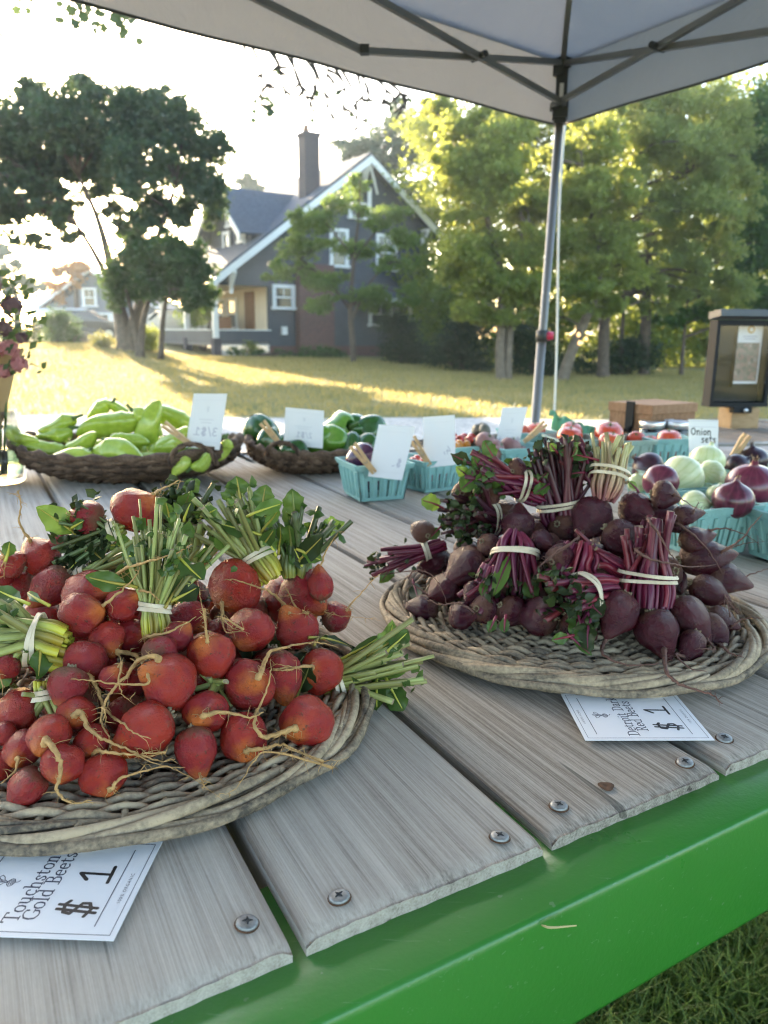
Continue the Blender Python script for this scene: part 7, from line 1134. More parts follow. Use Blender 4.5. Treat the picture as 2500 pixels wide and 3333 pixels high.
for (b, c, dc, lc, dk, lk, rb_, rcut, rcr, n) in STALKS:
    t = BUN[b[:-1] if b[-1] == 'b' else b]; c = Vector(c); dc = Vector(dc).normalized(); dk = Vector(dk).normalized(); u = dc.orthogonal().normalized(); v = dc.cross(u); gold = b[0] == 'g'
    sm = M[SM.get(b, 'goldstalk' if gold else 'redstalk')]; ce = M['cutend_dark' if b in ('r2', 'r7', 'r5', 'r6', 'r1', 'r8', 'r5b', 'r6b', 'g10', 'g6', 'g9') else 'cutend']; r_ = max(.0019, min(.0033, rb_*math.sqrt(1/n)*1.2)); ends = []
    n = int(n*1.25)
    for i in range(n):
        rr = math.sqrt((i+.5)/n); a = i*2.39996+rsS.uniform(-.2, .2); o = (u*math.cos(a)+v*math.sin(a)); l1 = lc*(rsS.uniform(.84, 1.06) if rsS.random() < .85 else rsS.uniform(.55, .8)); l2 = lk*rsS.uniform(.85, 1.1)
        w1 = Vector((rsS.gauss(0, 1), rsS.gauss(0, 1), rsS.gauss(0, 1)))*(.0036 if gold else .003)
        P = [c+dk*l2+o*rr*rcr, c+dk*l2*.5+o*rr*(rb_*.8+rcr*.3), c+o*rr*rb_, c+dc*l1*.5+o*rr*(rb_*.45+rcut*.5)+w1*1.6, c+dc*l1+o*rr*rcut+w1*3.2]
        me, org = stalk_mesh(P, r_*rsS.uniform(.9, 1.3), r_*rsS.uniform(.75, 1.1), [sm, ce], rsS); link('stalk', me, t, org); ends.append(P[-1])
    # rubber band, two turns
    if b not in ('g10', 'g9', 'g3', 'r9') and b[-1] != 'b':
        for k in range(2):
            q = MB(); P = []; m_ = 40; tl_ = rsS.uniform(-.25, .25); tv = rsS.uniform(-.25, .25)
            for j in range(m_):
                a = 2*math.pi*j/m_; o = u*math.cos(a)+v*math.sin(a); P.append(c+o*(rb_+r_*1.5+.0006*math.sin(5*a+k))+dc*((k-.5)*.0085*(1 if b in ('r4', 'r3') else .55)+rb_*(tl_*math.cos(a)+tv*math.sin(a))*.45))
            V = []
            for j in range(m_):
                a = 2*math.pi*j/m_; o = u*math.cos(a)+v*math.sin(a); tw = .5*math.sin(2*a+k)
                for (x_, y_) in ((-1, -1), (1, -1), (1, 1), (-1, 1)): V.append(P[j]+(dc*math.cos(tw)+o*math.sin(tw))*x_*.0019+(o*math.cos(tw)-dc*math.sin(tw))*y_*.0005)
            q.add(V, [(j*4+e, j*4+(e+1) % 4, ((j+1) % m_)*4+(e+1) % 4, ((j+1) % m_)*4+e) for j in range(m_) for e in range(4)]); q.build('rubber_band', M['band'], t, False)
    nl = {'g1': 6, 'g2': 6, 'g9': 6, 'g4': 4, 'g5': 5, 'g10': 4, 'r1': 3, 'r2': 5, 'r5': 5, 'r6': 5, 'r7': 4}.get(b, 0)
    for i in range(nl):     # crinkled leaves left on the outer stalks
        e = rsS.choice(ends[len(ends)//3:]); o = (e-(c+dc*lc)); o = o.normalized() if o.length > 1e-4 else u; p0_ = e-dc*lc*rsS.uniform(.1, .5); d_ = (dc*rsS.uniform(.2, .9)+o*rsS.uniform(.3, 1.0)+Vector((0, 0, -.3))).normalized()
        leaf_mesh(p0_, p0_+d_*rsS.uniform(.018, .034), rsS.uniform(.014, .024), rsS, 1.5).build('leaf', [M[rsS.choice(('beetleaf', 'beetleaf', 'beetleaf_bright') if gold else ('beetleaf', 'beetleaf_dark'))], sm], t, True)
    ns = int(STUB.get(b, 0)*1.0)
    if ns:
        q = MB()
        for i in range(ns):
            e = rsS.choice(ends)-dc*abs(rsS.gauss(0, .010))+Vector((rsS.gauss(0, 1), rsS.gauss(0, 1), rsS.gauss(0, 1)))*.003; s_ = rsS.uniform(.004, .0115); d = (dc*rsS.uniform(-.2, .6)+Vector((rsS.gauss(0, 1), rsS.gauss(0, 1), rsS.gauss(0, 1)))*.8).normalized(); w_ = d.orthogonal().normalized(); w_.rotate(Quaternion(d, rsS.uniform(0, 6))); k_ = d.cross(w_)
            q.add([e-w_*s_*.4, e+w_*s_*.4, e+d*s_*.6+w_*s_*.6+k_*s_*.25, e+d*s_*.7-k_*s_*.1, e+d*s_*.55-w_*s_*.55+k_*s_*.3, e+d*s_*1.3+k_*s_*.3], [(0, 1, 3), (1, 2, 3), (0, 3, 4), (3, 2, 5), (4, 3, 5)])
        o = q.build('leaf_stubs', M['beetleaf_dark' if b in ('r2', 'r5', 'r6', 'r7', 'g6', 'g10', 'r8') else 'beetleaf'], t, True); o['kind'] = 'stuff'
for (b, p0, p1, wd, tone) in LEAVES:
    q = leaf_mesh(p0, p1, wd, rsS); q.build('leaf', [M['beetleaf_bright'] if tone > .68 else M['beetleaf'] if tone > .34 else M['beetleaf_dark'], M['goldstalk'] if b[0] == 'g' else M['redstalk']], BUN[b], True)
# loose greens in the gaps, coloured dark for the shade between bunches
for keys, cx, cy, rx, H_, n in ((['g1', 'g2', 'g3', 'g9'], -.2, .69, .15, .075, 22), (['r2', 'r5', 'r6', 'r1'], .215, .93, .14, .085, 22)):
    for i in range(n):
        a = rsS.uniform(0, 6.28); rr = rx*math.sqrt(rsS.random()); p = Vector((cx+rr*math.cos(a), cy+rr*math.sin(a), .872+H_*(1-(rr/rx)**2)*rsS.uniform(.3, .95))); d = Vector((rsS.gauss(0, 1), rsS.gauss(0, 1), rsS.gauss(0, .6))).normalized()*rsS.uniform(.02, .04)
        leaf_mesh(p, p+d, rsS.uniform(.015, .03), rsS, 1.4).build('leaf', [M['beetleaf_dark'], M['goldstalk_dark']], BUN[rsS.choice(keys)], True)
# ================================================================== lettering
def G(*s): return list(s)
SER = {  # stroke letters on a 10-unit grid: polylines; drawn with a broad horizontal nib
 'T': (8, [[(0, 8.4), (0, 10), (8, 10), (8, 8.4)], [(4, 10), (4, 0)], [(2.6, 0), (5.4, 0)]]),
 'G': (8.6, [[(8, 7.6), (8, 9.2), (6, 10), (4, 10), (1.4, 8.6), (.4, 5), (1.4, 1.4), (4, 0), (6.2, .2), (8, 1.2), (8, 4.2)], [(6.4, 4.2), (9, 4.2)]]),
 'B': (7.4, [[(0, 0), (2.2, 0), (2.2, 10), (0, 10)], [(2.2, 10), (4.6, 10), (6.4, 9), (6.4, 6.6), (4.6, 5.4), (2.2, 5.4)], [(4.6, 5.4), (6.9, 4.2), (6.9, 1.2), (4.8, 0), (2.2, 0)]]),
 'D': (8.6, [[(0, 0), (2.2, 0), (2.2, 10), (0, 10)], [(2.2, 10), (4.8, 10), (7.4, 8.4), (8.2, 5), (7.4, 1.6), (4.8, 0), (2.2, 0)]]),
 'R': (8.2, [[(0, 0), (3.4, 0)], [(2, 0), (2, 10), (0, 10)], [(2, 10), (4.8, 10), (6.6, 8.8), (6.6, 6.6), (4.8, 5.2), (2, 5.2)], [(4.4, 5.2), (7, 0), (8.4, 0)]]),
 'o': (6, [[(3, 6.6), (1, 5.8), (.3, 3.3), (1, .8), (3, 0), (5, .8), (5.7, 3.3), (5, 5.8), (3, 6.6)]]),
 'u': (6.8, [[(0, 6.4), (1.2, 6.4), (1.2, 1.6), (2.2, .2), (3.8, .2), (5.2, 1.4)], [(4, 6.4), (5.2, 6.4), (5.2, 0), (6.6, 0)]]),
 'c': (5.4, [[(4.9, 5), (4.4, 6.3), (3, 6.6), (1, 5.8), (.3, 3.3), (1, .8), (3, 0), (5, 1)]]),
 'h': (6.8, [[(0, 10.4), (1.2, 10.4), (1.2, 0)], [(.1, 0), (2.3, 0)], [(1.2, 5), (2.6, 6.5), (4.4, 6.5), (5.2, 5.2), (5.2, 0)], [(4.1, 0), (6.3, 0)]]),
 's': (4.6, [[(4, 4.9), (3.9, 6.2), (2.2, 6.6), (.7, 5.8), (.8, 4.4), (3.6, 2.6), (4, 1.2), (2.6, 0), (.7, .2), (.4, 1.7)]]),
 't': (4.4, [[(1.6, 8.4), (1.6, 1.2), (2.6, .1), (4, .9)], [(.2, 6.4), (3.8, 6.4)]]),
 'n': (6.8, [[(0, 6.4), (1.2, 6.4), (1.2, 0)], [(.1, 0), (2.3, 0)], [(1.2, 5), (2.6, 6.5), (4.4, 6.5), (5.2, 5.2), (5.2, 0)], [(4.1, 0), (6.3, 0)]]),
 'e': (5.6, [[(.5, 3.6), (5.2, 3.6), (4.8, 5.8), (3, 6.6), (1, 5.8), (.3, 3.3), (1, .8), (3, 0), (5, 1)]]),
 'l': (2.8, [[(0, 10.4), (1.3, 10.4), (1.3, 0)], [(.2, 0), (2.4, 0)]]),
 'd': (6.6, [[(5, 6), (3, 6.6), (1, 5.8), (.3, 3.3), (1, .8), (3, 0), (5, .9)], [(3.8, 10.4), (5, 10.4), (5, 0), (6.2, 0)]]),
 'r': (4.8, [[(0, 6.4), (1.3, 6.4), (1.3, 0)], [(.1, 0), (2.6, 0)], [(1.3, 4.6), (2.6, 6.3), (4.2, 6.4), (4.3, 5.2)]]),
 'i': (2.8, [[(0, 6.4), (1.3, 6.4), (1.3, 0)], [(.2, 0), (2.4, 0)], [(1.2, 9), (1.3, 9.4)]]),
 'a': (5.8, [[(.6, 5.2), (1.2, 6.4), (3, 6.6), (4.3, 5.4), (4.3, 1), (5, .1), (5.8, .5)], [(4.3, 4), (1.6, 3.4), (.5, 2), (.9, .4), (2.4, 0), (4.3, 1.2)]]),
 'k': (6.4, [[(0, 10.4), (1.2, 10.4), (1.2, 0)], [(.1, 0), (2.3, 0)], [(4.8, 6.4), (1.2, 2.8)], [(2.6, 4), (5, 0), (6.2, 0)]])}
HAND = {'$': (7, [[(6, 7.6), (4.6, 8.6), (1.6, 8), (1.2, 6), (5.4, 3.8), (5.6, 1.8), (3.4, .6), (.6, 1.6)], [(2.6, 10.2), (2.2, -1)], [(4.4, 10.2), (4.0, -1)]]),
 '1': (7, [[(.8, 6.8), (3.4, 9.6), (3.6, .2)], [(.2, .2), (7, .4)]]),
 '3': (5.6, [[(.4, 8.8), (3, 9.8), (4.8, 8), (3.6, 5.8), (1.6, 5.2), (4.4, 4.4), (5.2, 2), (3, 0), (.4, 1)]]), '2': (5.6, [[(.5, 7.6), (2, 9.6), (4.4, 8.8), (4.4, 6.4), (.4, .3), (5.4, .5)]]), '/': (4.4, [[(.2, -.6), (4, 10.4)]]), '4': (6, [[(3.6, 10), (.3, 3.6), (5.6, 3.8)], [(4.2, 6), (4, -.2)]]), '5': (5.6, [[(5, 9.6), (1.2, 9.6), (.9, 5.6), (3.6, 5.9), (5, 3.6), (3.6, .6), (.5, .4)]]), 'q': (5.6, [[(4.6, 6.2), (2, 6.4), (.5, 3.4), (1.8, .6), (4.4, 2.4), (4.8, 6.4), (4.4, -3)]]),
 'O': (8, [[(4.2, 9.6), (1.2, 8), (.6, 3.6), (2.8, .2), (6, 1.4), (7, 5.8), (5, 9.4), (3.4, 9.2)]]), 'n': (5.8, [[(.6, 6), (.8, .2)], [(.8, 4.2), (2.8, 6.2), (4.4, 5), (4.6, .2)]]), 'i': (2.6, [[(1, 6), (1.1, .2)], [(1.1, 8.6), (1.2, 9)]]), 'o': (5.8, [[(3, 6), (.8, 4.6), (.8, 1.4), (3, .2), (4.8, 2), (4.6, 5), (2.8, 6)]]), 's': (5, [[(4.4, 5.6), (2, 6.2), (.8, 4.6), (3.8, 2.6), (3.6, .6), (.6, .4)]]), 'e': (5.4, [[(.8, 3.2), (4.6, 3.6), (3.8, 6), (1.4, 5.6), (.6, 2.4), (2.4, .1), (4.8, 1)]]), 't': (5, [[(2.4, 9.4), (2.2, .6), (4, .2)], [(.2, 6.2), (4.6, 6.4)]])}
def hull(pts):
    pts = sorted(set((round(a, 4), round(b, 4)) for a, b in pts)); lo = []; hi = []
    for seq, out in ((pts, lo), (pts[::-1], hi)):
        for p in seq:
            while len(out) >= 2 and (out[-1][0]-out[-2][0])*(p[1]-out[-2][1])-(out[-1][1]-out[-2][1])*(p[0]-out[-2][0]) <= 0: out.pop()
            out.append(p)
    return lo[:-1]+hi[:-1]
def stroke(mb, pts, nx, ny, put, lift):
    for i in range(len(pts)-1):
        h = hull([(p[0]+sx*nx*f, p[1]+sy*ny*f) for p in pts[i:i+2] for sx, sy, f in ((-1, -1, .8), (1, -1, .8), (1, 1, .8), (-1, 1, .8), (0, 1, 1.05), (0, -1, 1.05), (1, 0, 1.05), (-1, 0, 1.05))])
        lift += 2e-6; mb.add([put(a, b, lift) for a, b in h], [tuple(range(len(h)))])
def write(mb, text, font, x, y, size, put, nx=.75, ny=.28, sp=1.2, slant=0.0, lift=0.0):
    k = size/10; cx = x
    for chx in text:
        if chx == ' ': cx += 4*k; continue
        w_, st_ = font[chx]
        for s_ in st_: stroke(mb, [(cx+(a+slant*b)*k, y+b*k) for a, b in s_], nx*k, ny*k, put, lift)
        cx += (w_+sp)*k
    return cx-x
def twidth(text, font, size, sp=1.2): return sum(4 if c == ' ' else font[c][0]+sp for c in text)*size/10
def sans(mb, text, x, y, size, put, lift=0.0):
    cu = bpy.data.curves.new('t', 'FONT'); cu.body = text; cu.size = size; cu.space_character = 1.35; ob = bpy.data.objects.new('t', cu); COL.objects.link(ob); dg = bpy.context.evaluated_depsgraph_get(); me = ob.evaluated_get(dg).to_mesh()
    mb.add([put(x+v.co.x, y+v.co.y, lift) for v in me.vertices], [tuple(p.vertices) for p in me.polygons]); w_ = max(v.co.x for v in me.vertices); bpy.data.objects.remove(ob); bpy.data.curves.remove(cu); return w_
BEETART = [[(0, -1), (-.9, -.6), (-1.1, .1), (-.5, .7), (.3, .7), (.9, .1), (.8, -.6), (0, -1), (.1, -1.6), (.5, -2)], [(0, .7), (-.3, 1.6), (-1.1, 2.3), (-1.5, 3.2), (-.7, 3.3), (-.1, 2.4), (0, 1.5)], [(.1, .7), (.5, 1.7), (1.3, 2.2), (1.8, 3), (1.2, 3.5), (.6, 2.7), (.4, 1.8)], [(0, .8), (.1, 2.2), (-.2, 3.4), (.3, 4.1), (.6, 3.3), (.3, 2.2)], [(-.6, .2), (.1, .4), (.6, .1)], [(-.7, -.3), (0, -.1), (.6, -.3)], [(-.5, -.6), (.1, -.5), (.5, -.7)]]
def flat_card(label, P0, ex, ey, Wd, Ht, lines, price, curl=.0):
    # P0: corner; ex runs along the reading direction, ey up the sheet; card lies on the deck
    ex = Vector(ex).normalized(); ey = Vector(ey); ey = (ey-ex*ey.dot(ex)).normalized(); nz = Vector((0, 0, 1)); P0 = Vector(P0)
    def bend(a, b): return curl*(a/Wd)**2
    def put(a, b, l=0.0): return P0+ex*a+ey*b+nz*(bend(a, b)+.0006+l)
    t = thing('price_card', label, 'card', P0); q = MB(); n = 10; V = []
    for z in (0, .0005):
        for j in range(2):
            for i in range(n+1): V.append(P0+ex*Wd*i/n+ey*Ht*j+nz*(bend(Wd*i/n, 0)+z))
    k = n+1; F_ = [(2*k+i, 2*k+i+1, 3*k+i+1, 3*k+i) for i in range(n)]+[(i, k+i, k+i+1, i+1) for i in range(n)]+[(i, i+1, 2*k+i+1, 2*k+i) for i in range(n)]+[(k+i+1, k+i, 3*k+i, 3*k+i+1) for i in range(n)]+[(0, 2*k, 3*k, k), (n, k+n, 3*k+n, 2*k+n)]
    q.add(V, F_); q.build('sheet', M['paper'], t)
    pr = MB(); m_ = .0036; w_ = .00022
    for a, b in (((m_, m_), (Wd-m_, m_)), ((Wd-m_, m_), (Wd-m_, Ht-m_)), ((Wd-m_, Ht-m_), (m_, Ht-m_)), ((m_, Ht-m_), (m_, m_))): stroke(pr, [a, b], w_, w_, put, 0)
    for yy in (.135*Ht, Ht*.885): stroke(pr, [(.010, yy), (Wd-.010, yy)], .0003, .0003, put, 0)
    for i, tx in enumerate(lines):
        s_ = .0092; ww = twidth(tx, SER, s_); write(pr, tx, SER, (Wd-ww)/2, Ht*(.555-.092*i), s_, put, .62, .34)
    for s_ in BEETART: stroke(pr, [(Wd/2+a*.0034, Ht*.735+b*.0027) for a, b in s_], .00022, .00022, put, 0)
    for tx, yy in (('ARTEBS ACRES', Ht*.925), ('100% ORGANIC', Ht*.066)):
        ww = len(tx)*.0030*.85; sans(pr, tx, (Wd-ww)/2, yy, .0030, put)
    pr.build('print', M['ink'], t)
    mk = MB(); write(mk, price, HAND, Wd*.18, Ht*.19, .0215, put, .5, .5, 7.0, .06, 1e-5); mk.build('price', M['marker'], t)
    return t
# left: Touchstone card; reading direction runs away from the viewer, lines run left to right
flat_card('white price card for Touchstone Gold Beets half under the left tray', (-.152, .372, .8516), (.035, 1, 0), (-1, .03, 0), .088, .112, ('Touchstone', 'Gold Beets'), '$1')
flat_card('white price card for Detroit Dark Red Beets under the right tray', (.2865, .602, .8516), (-.02, 1, 0), (-1, -.155, 0), .088, .112, ('Detroit Dark', 'Red Beets'), '$1')
# ------------------------------------------------------------------ standing cards and clothespins
def pin(c, d, L_=.072):
    c = Vector(c); d = Vector(d).normalized(); s_ = d.cross(Vector((0, 1, 0))).normalized(); t = thing('clothespin', '', 'clothespin', c)
    for k in (-1, 1):
        q = MB(); q.tube([c-d*L_/2+s_*k*.0058, c-d*L_*.1+s_*k*.0042, c+d*L_*.28+s_*k*.003, c+d*L_/2+s_*k*.0034], [.0048, .0048, .0043, .0036], 4, phase=math.pi/4, upv=(0, 1, 0)); q.build('prong', M['pinwood'], t)
    q = MB(); q.tube([c-Vector((0, .007, 0))+d*L_*.08+s_*.004*math.cos(a)+d*.004*math.sin(a)+Vector((0, .0012*i, 0)) for i, a in enumerate(np.linspace(0, 12, 13))], .0007, 5); q.build('spring', M['screw'], t); return t
def stand_card(label, quad, text, back=True, lines=1, hand2=None):
    P = [Vector(p) for p in quad]       # top left, top right, bottom right, bottom left seen from the viewer
    t = thing('price_card', label, 'card', (P[2]+P[3])/2); ex = (P[1]-P[0]); ey = (P[0]-P[3]); n_ = ex.cross(ey).normalized(); 
    if n_.y > 0: n_ = -n_
    def put(a, b, l=0.0): return P[3]+(P[2]-P[3])*a*(1-b)+(P[1]-P[0])*a*b+(P[0]-P[3])*b+n_*(.0006+l)
    q = MB(); q.add([p+n_*.0004 for p in P]+[p-n_*.0004 for p in P], [(3, 2, 1, 0), (4, 5, 6, 7), (0, 1, 5, 4), (1, 2, 6, 5), (2, 3, 7, 6), (3, 0, 4, 7)]); q.build('sheet', M['paper'], t)
    asp = ex.length/ey.length; pr = MB()
    if back:   # the print shows through the paper, reversed
        pm = lambda a, b, l=0.0: put(1-a, b, l)
        ww = twidth(text, HAND, .15)/asp*1.0; x0 = .5-ww/2
        write(pr, text, HAND, 0, 0, .15, lambda a, b, l=0.0: pm(x0+a/asp, .24+b, l), .55, .55); pr.build('print_through', M['faint'], t)
        q = MB(); 
        for (a0, a1, b) in ((.3, .72, .53), (.36, .66, .475), (.06, .94, .88), (.06, .94, .12)): stroke(q, [(a0, b), (a1, b)], .002, .007 if b < .6 and b > .2 else .002, pm, 1e-6)
        for s_ in BEETART: stroke(q, [(.5+a*.03, .70+b*.018) for a, b in s_], .004, .003, pm, 2e-6)
        q.build('faint_print', M['faintline'], t)
    else:
        for (a0, a1, b) in ((.06, .94, .84), (.03, .97, .97), (.03, .97, .03)): stroke(pr, [(a0, b), (a1, b)], .003, .004, put, 0)
        pr.build('print', M['faint'], t); mk = MB(); write(mk, text, HAND, 0, 0, .155, lambda a, b, l=0.0: put(.07+a/asp*.95, .665+b, l), .7, .7, .8); write(mk, hand2, HAND, 0, 0, .155, lambda a, b, l=0.0: put(.42+a/asp*.95, .50+b, l), .7, .7, .8); mk.build('handwriting', M['marker'], t)
    return t
for lab, quad, tx, pc, pd in (
 ('tall white card seen from behind, clipped to the pale pepper basket', [(-.429, 1.74, 1.057), (-.355, 1.745, 1.057), (-.376, 1.74, .930), (-.452, 1.735, .937)], '3/$1', (-.468, 1.725, .968), (.78, 0, -.62)),
 ('white card seen from behind, clipped to the dark green pepper basket', [(-.239, 1.86, 1.017), (-.147, 1.865, 1.009), (-.151, 1.865, .917), (-.246, 1.86, .927)], '2/$1', (-.272, 1.845, .955), (.62, 0, -.78)),
 ('white card seen from behind, clipped to the box of purple peppers', [(-.012, 1.56, 1.012), (.062, 1.566, 1.007), (.036, 1.545, .900), (-.033, 1.538, .909)], '$3/qt', (-.042, 1.535, .945), (.62, 0, -.78)),
 ('white card seen from behind, clipped to the box of cherry tomatoes', [(.082, 1.66, 1.017), (.151, 1.666, 1.022), (.155, 1.66, .914), (.086, 1.652, .907)], '4/$1', (.078, 1.645, .945), (.55, 0, -.83)),
 ('white card seen from behind, clipped to the box beside the mauve potatoes', [(.296, 1.95, 1.013), (.360, 1.955, 1.014), (.337, 1.945, .890), (.278, 1.94, .895)], '$3/qt', (.378, 1.935, .952), (-.72, 0, -.69))):
    stand_card(lab, quad, tx); p_ = pin(pc, pd); p_['label'] = 'wooden clothespin holding the '+lab.replace(' seen from behind, clipped to', ' on'); p_['group'] = 'clothespins on the cards'
stand_card('white handwritten Onion sets card behind the onions', [(.638, 1.62, 1.022), (.703, 1.625, 1.020), (.707, 1.615, .925), (.645, 1.61, .925)], 'Onion', False, hand2='sets')
p_ = pin((.735, 1.60, .955), (-.45, 0, -.89)); p_['label'] = 'pale wooden clothespin beside the Onion sets card'; p_['group'] = 'clothespins on the cards'
p_ = pin((.748, 1.615, .958), (-.4, 0, -.9)); p_['label'] = 'pale wooden clothespin just right of the one by the Onion sets card'; p_['group'] = 'clothespins on the cards'
# ================================================================== dark rattan baskets
def basket(label, cx, cy, rx, ry, hgt, tip, handle):
    t = thing('rattan_basket', label, 'basket', (cx, cy, .85)); rows = 11
    for i in range(rows):
        s_ = i/(rows-1); k = .50+.50*math.sin(s_*math.pi/2)**.9; q = MB(); n = 96; P = []
        for j in range(n):
            a = 2*math.pi*j/n; w_ = 1+.018*math.sin(j*math.pi/2+i*math.pi/2+i); z = .857+hgt*s_**1.25+tip*(s_**2)*(abs(math.cos(a))**3); P.append((cx+rx*k*math.cos(a)*w_, cy+ry*k*math.sin(a)*w_, z+.0014*math.sin(j*1.7+i*2)))
        q.ring(P, [(.0076+.0034*math.sin(j*1.571+i*1.5))*(1.15 if i == rows-1 else 1) for j in range(n)], 6); q.build('coil', M['seagrass'], t, True)
    q = MB(); q.lathe([(0, .004), (.5*rx, .004), (.53*rx, .008)], 32, (cx, cy, .85)); sc2 = MB(); sc2.add([(cx+(v[0]-cx), cy+(v[1]-cy)*ry/rx, v[2]) for v in q.v], q.f); sc2.build('base', M['seagrass'], t, True)
    for hx, hy, wd, ht, dirx in handle:
        for k in (-1, 1):
            q = MB(); P = []
            for j in range(22):
                a = math.pi*j/21; P.append((hx+wd/2*math.cos(a)*dirx[0]+.0025*k*math.cos(j*1.3), hy+wd/2*math.cos(a)*dirx[1]-.012*math.sin(a), .85+hgt*.92+ht*math.sin(a)+.0025*k*math.sin(j*1.3)))
            q.tube(P, .0045, 6); q.build('handle', M['seagrass'], t, True)
basket('large dark rattan bowl full of pale green peppers', -.62, 1.845, .27, .185, .062, .022, [(-.418, 1.665, .098, .048, (1, .12))])
basket('smaller dark rattan bowl of dark green peppers', -.185, 1.965, .165, .135, .05, .018, [(-.245, 1.835, .085, .04, (1, -.1))])
# ================================================================== produce
def pepper_mesh(seed, mat, kind):
    rs = random.Random(seed); N, K = 22, 24; ph = [rs.uniform(0, 6) for _ in range(8)]; q = MB(); V = []
    for i in range(N+1):
        t = i/N
        if kind == 'long': r = .235*(math.sin(math.pi*min(1, t*1.02+.0))**.5 if t < .25 else (1-((t-.25)/.75)**2.1)**.62)*(1+.08*math.sin(t*9+ph[0])); lob = .10; nl = 3; bx, bz = .10*math.sin(math.pi*t+ph[1]*.2), .06*math.sin(2*math.pi*t+ph[2])
        else: r = .46*(math.sin(math.pi*min(1, .02+t*.97))**.42)*(1.06-.18*t); lob = .09; nl = 4; bx = bz = 0
        dip = .10*math.exp(-((t-.0)/.06)**2)
        for j in range(K):
            a = 2*math.pi*j/K; d = 1+lob*math.cos(nl*a+ph[3]+.6*t)*(.6+.4*t)+.03*math.sin(5*a+8*t+ph[4])+.02*math.sin(2*a-5*t+ph[5])
            V.append((.5-t+dip*(math.cos(a*nl)*.2-.4)*.3, r*d*math.cos(a)+bx, r*d*math.sin(a)+bz))
    q.add(V, [(i*K+j, i*K+(j+1) % K, (i+1)*K+(j+1) % K, (i+1)*K+j) for i in range(N) for j in range(K)])
    q.tube(spline([(.44, bx*0, 0), (.56, .01, .01), (.68, .05, .03)], 3), [.085, .06, .05, .045, .042, .04, .045], 7, mi=1); q.lathe([(.0, 0), (.15, .0), (.1, .03), (0, .05)], 10, (0, 0, 0)) if False else None
    return q.mesh('pepper', [mat, M['stem']], True)
PM = [pepper_mesh(s_, M['palepepper'], 'long') for s_ in (1, 2, 3, 4)]; BM = [pepper_mesh(s_, M['bellpepper'], 'bell') for s_ in (5, 6)]; BL = [pepper_mesh(s_, M['bellpepper_light'], 'bell') for s_ in (7,)]; PB = [pepper_mesh(s_, M['purplepepper'], 'bell') for s_ in (9,)]; PO = pepper_mesh(12, M['bellpepper'], 'long')
rs = random.Random(3)
where = lambda i, x, z: ('left end of big basket' if x < -.78 else 'left of basket middle' if x < -.66 else 'middle of big basket' if x < -.54 else 'right of basket middle' if x < -.45 else 'beside basket handle')
for i, (x, y, z, L_, a) in enumerate(PALE_PEPPERS):
    size = 'large ' if L_ > .11 else 'small ' if L_ < .07 else ''; row = 'back row' if y > 1.9 else 'upper row' if y > 1.8 else 'lower row' if y > 1.72 else 'front edge'; til = 'tilted steeply' if abs(a) > 45 else 'tilted' if abs(a) > 18 else 'lying flat'
    s_ = max(.06, L_*.95) if i in (14, 15, 16) else max(.08, L_*1.2); o = link('pale_pepper', PM[i % 4], None, (x, y, z-.004), Quaternion((0, 1, 0), -R(a)) @ Quaternion((0, 0, 1), R(rs.uniform(-25, 25))) @ Quaternion((1, 0, 0), rs.uniform(0, 6)), (s_*(1 if i % 3 else -1), max(s_, .08)*.86, max(s_, .08)*.86))
    tag(o, f'{size}pale green pepper {til}, {row}, {where(i, x, z)}'+(' under the card' if i == 19 else ' behind the clothespin' if i == 10 else ''), 'pepper', 'pale green peppers in the big basket')
for i in range(16):     # peppers lower in the bowl
    a = i*2.4; r_ = .15*math.sqrt((i+.5)/16); o = link('pale_pepper', PM[i % 4], None, (-.62+r_*1.3*math.cos(a), 1.85+r_*.8*math.sin(a), .888+.028*(1-r_/.15)+rs.uniform(0, .01)), Quaternion((0, 0, 1), rs.uniform(0, 6)) @ Quaternion((1, 0, 0), rs.uniform(0, 6)), .1)
    tag(o, 'pale green pepper buried under the others in the big basket', 'pepper', 'buried pale peppers in the big basket')
for i, (x, y, z, r_, k) in enumerate(BELL_PEPPERS):
    o = link('bell_pepper', BL[0] if k == 'l' else BM[i % 2], None, (x, y, z-.004), Quaternion((0, 0, 1), rs.uniform(0, 6)) @ Quaternion((0, 1, 0), rs.uniform(-1.5, 1.5)), (r_*1.9, r_*1.9, r_*1.9))
    tag(o, ('light' if k == 'l' else 'dark')+' green bell pepper '+['at the left rim of the smaller bowl', 'low behind the slanting clothespin', 'largest, just right of the card', 'low against the card edge', 'in the back row near the middle', 'at the top right of the smaller bowl', 'low at the right rim', 'half hidden by the card', 'behind the purple peppers', 'hidden under the clothespin', 'hidden behind the card'][i], 'pepper', 'bell peppers in the smaller bowl')
o = link('poblano_pepper', PO, None, (-.215, 1.855, .912), Quaternion((0, 1, 0), R(18)) @ Quaternion((0, 0, 1), R(150)), (.085, .1, .1)); tag(o, 'very dark long green pepper lying at the front rim of the smaller bowl', 'pepper')
